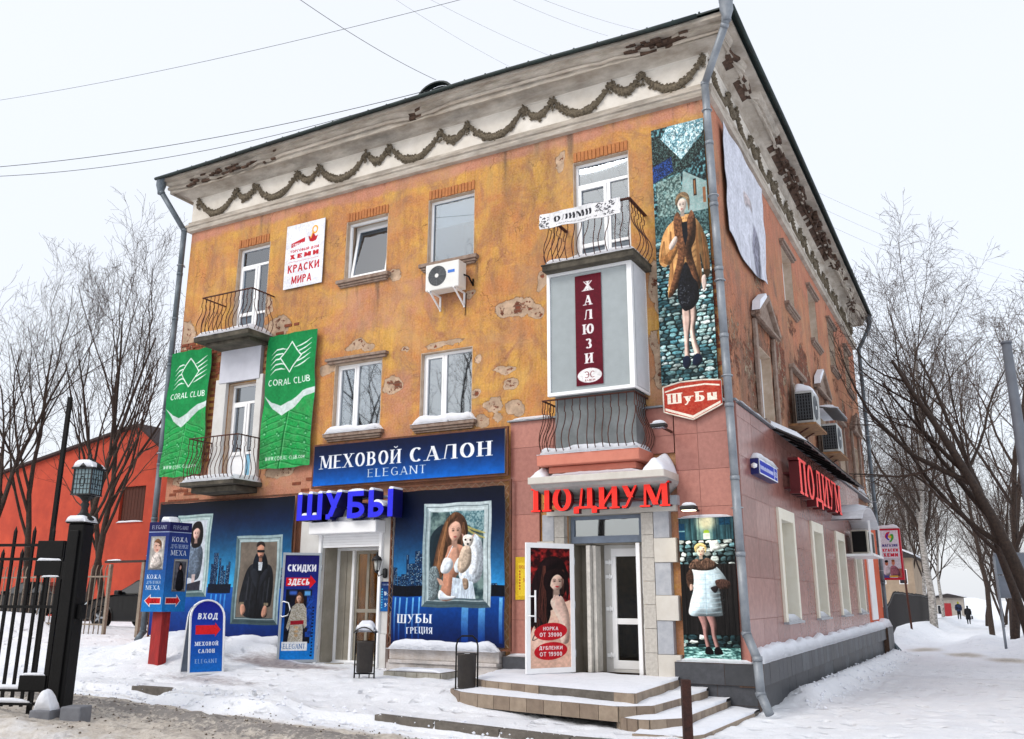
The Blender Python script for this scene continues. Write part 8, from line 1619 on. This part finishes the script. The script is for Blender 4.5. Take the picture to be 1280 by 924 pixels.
# ================================================================ WALKERS
def person(x, y, h, label, coat, legs, head, hat=None, longcoat=False, bag=False, ph=0.):
    z = gh(x, y); t = thing('person', label, 'person', (x, y, z)); k = h/1.75; st = .16
    V = [(0, 0, .95), (0, 0, 1.15), (0, 0, 1.42), (0, 0, 1.52), (0, .02, 1.63), (-.09, 0, .9), (-.1, st, .5), (-.1, st*.4, .08), (.09, 0, .9), (.1, -st*.6, .5), (.1, -st, .1), (-.19, 0, 1.42), (-.25, -.05, 1.14), (-.24, .1, .9), (.19, 0, 1.42), (.25, .06, 1.14), (.24, -.02, .88), (-.1, st*.4+.14, .05), (.1, -st+.13, .05)]
    E = [(0, 1), (1, 2), (2, 3), (3, 4), (0, 5), (5, 6), (6, 7), (0, 8), (8, 9), (9, 10), (2, 11), (11, 12), (12, 13), (2, 14), (14, 15), (15, 16), (7, 17), (10, 18)]; RR = [.17, .17, .19, .06, .1, .11, .08, .055, .11, .08, .055, .08, .06, .045, .08, .06, .045, .045, .045]
    me = bpy.data.meshes.new('body'); me.from_pydata([tuple(q*k for q in v) for v in V], E, []); o = bpy.data.objects.new('body', me); SC.collection.objects.link(o); o.parent = t; me.materials.append(legs)
    sk = o.modifiers.new('skin', 'SKIN'); sv = me.skin_vertices[0].data
    for i, r in enumerate(RR): sv[i].radius = (r*k, r*k)
    sv[0].use_root = True; o.modifiers.new('sub', 'SUBSURF').levels = 1; o.modifiers['sub'].render_levels = 1
    c = MB(); hem = .45 if longcoat else .82; c.lathe([(.24 if longcoat else .2, hem), (.2, .95), (.19, 1.15), (.22, 1.36), (.16, 1.46), (.08, 1.5)], (0, 0, 0), 12, sy=.75); c.tube([(-.2, 0, 1.42), (-.26, -.05, 1.14), (-.25, .09, .92)], [.085, .075, .06], 7); c.tube([(.2, 0, 1.42), (.26, .06, 1.14), (.25, -.01, .92)], [.085, .075, .06], 7); c = c.build('coat', coat, t, world=False); c.scale = (k, k, k)
    hd = MB(); hd.lathe([(0, -.12), (.07, -.1), (.095, -.02), (.1, .05), (.07, .11), (0, .13)], (0, .01, 1.64), 12); hd = hd.build('hat', hat or head, t, world=False); hd.scale = (k, k, k)
    if bag: b = MB(); b.box(.26, .4, -.16, .16, .5, .8); b.tube([(.33, -.1, .8), (.3, 0, .93), (.33, .1, .8)], .01, 4); b = b.build('bag', M_LAMPB, t, bevel=.02, world=False); b.scale = (k, k, k)
    return t
v = ray(1198, 777); 
person(rowx(1198, 86), 86, 1.72, 'walker in a dark blue jacket and yellow hat, left of the pair', mat('navy_jacket', (30, 44, 76), .8), mat('dark_trousers', (24, 24, 30), .9), M_LAMPB, mat('yellow_hat', (150, 150, 40), .8))
person(rowx(1209, 84), 84, 1.74, 'walker in a long black coat carrying a bag, right of the pair', mat('black_coat', (18, 17, 20), .85), mat('dark_trousers', (24, 24, 30), .9), M_LAMPB, None, True, True)
# ================================================================ OVERHEAD CABLES
def cable(a, b, sag, r, label, n=24):
    mb = MB(); mb.tube([tuple(a[k]+(b[k]-a[k])*i/n-(4*sag*(i/n)*(1-i/n) if k == 2 else 0) for k in range(3)) for i in range(n+1)], r, 4, smooth=False); o = mb.build('overhead_cable', M_LAMPB); tag(o, label, 'cable', 'overhead cables'); return o
end = (-5.6, -.5, 12.3)
def far_pt(px, py, Yp): x, z = fp(px, py, -Yp); return (x, Yp, z)
cable(far_pt(-80, 214, -3.5), end, .35, .009, 'thick upper cable from the left edge to the roof vent hood'); cable(far_pt(-80, 222, -3.5), (end[0], end[1], end[2]-.03), .55, .008, 'lower cable of the sagging pair running to the roof vent hood')
cable(far_pt(-60, 134, -4), far_pt(620, -12, -4), .2, .005, 'thin cable crossing the upper left corner of the sky')
cable(far_pt(350, -18, -6), far_pt(545, 100, -.6), .1, .005, 'thin cable coming down to the roof from the top of the picture')
for k, (a, b) in enumerate((((480, -10), (640, 85)), ((520, -10), (700, 75)), ((620, -10), (760, 45)), ((655, -10), (800, 38)))): cable(far_pt(a[0], a[1], -5), far_pt(b[0], b[1], -.5), .05, .0018, 'hair thin wire above the middle of the roof')
for k in range(3): cable(far_pt(1010+10*k, 235+22*k, 22), far_pt(1330, 350+16*k, 60), .6, .004, 'faint wire running from behind the house over the street')

# ================================================================ CRUMBS OF DIRTY SNOW
def clods(name, n, region, size, m, seed, label):
    rg = random.Random(seed); mb = MB()
    for _ in range(n):
        x, y = region(rg); r = size*rg.uniform(.4, 1.5); z = gh(x, y)+r*.3; v = []
        for q in ((1, 0, 0), (0, 1, 0), (-1, 0, 0), (0, -1, 0), (0, 0, 1), (0, 0, -1)): v.append((x+q[0]*r*rg.uniform(.7, 1.3), y+q[1]*r*rg.uniform(.7, 1.3), z+q[2]*r*rg.uniform(.5, .9)))
        mb.add(v, [(0, 1, 4), (1, 2, 4), (2, 3, 4), (3, 0, 4), (1, 0, 5), (2, 1, 5), (3, 2, 5), (0, 3, 5)])
    o = mb.build(name, m); tag(o, label, 'crumbs'); o['kind'] = 'stuff'
clods('dirt_crumbs', 900, lambda r: (r.uniform(-12, -.5), -4.3-abs(r.gauss(0, 1.5))), .014, mat('dirty_ice', (112, 98, 80), .9, c2=(70, 60, 50), scale=20), 1, 'crumbs of brown slush scattered over the road in front of the shops')
clods('snow_lumps', 700, lambda r: ((r.uniform(-12.5, -.8), r.gauss(-3.95, .22)) if r.random() < .6 else (r.uniform(.35, 1.2), r.uniform(1, 19))), .028, M_SNOW, 2, 'loose lumps of snow along the kerb and beside the plinth')
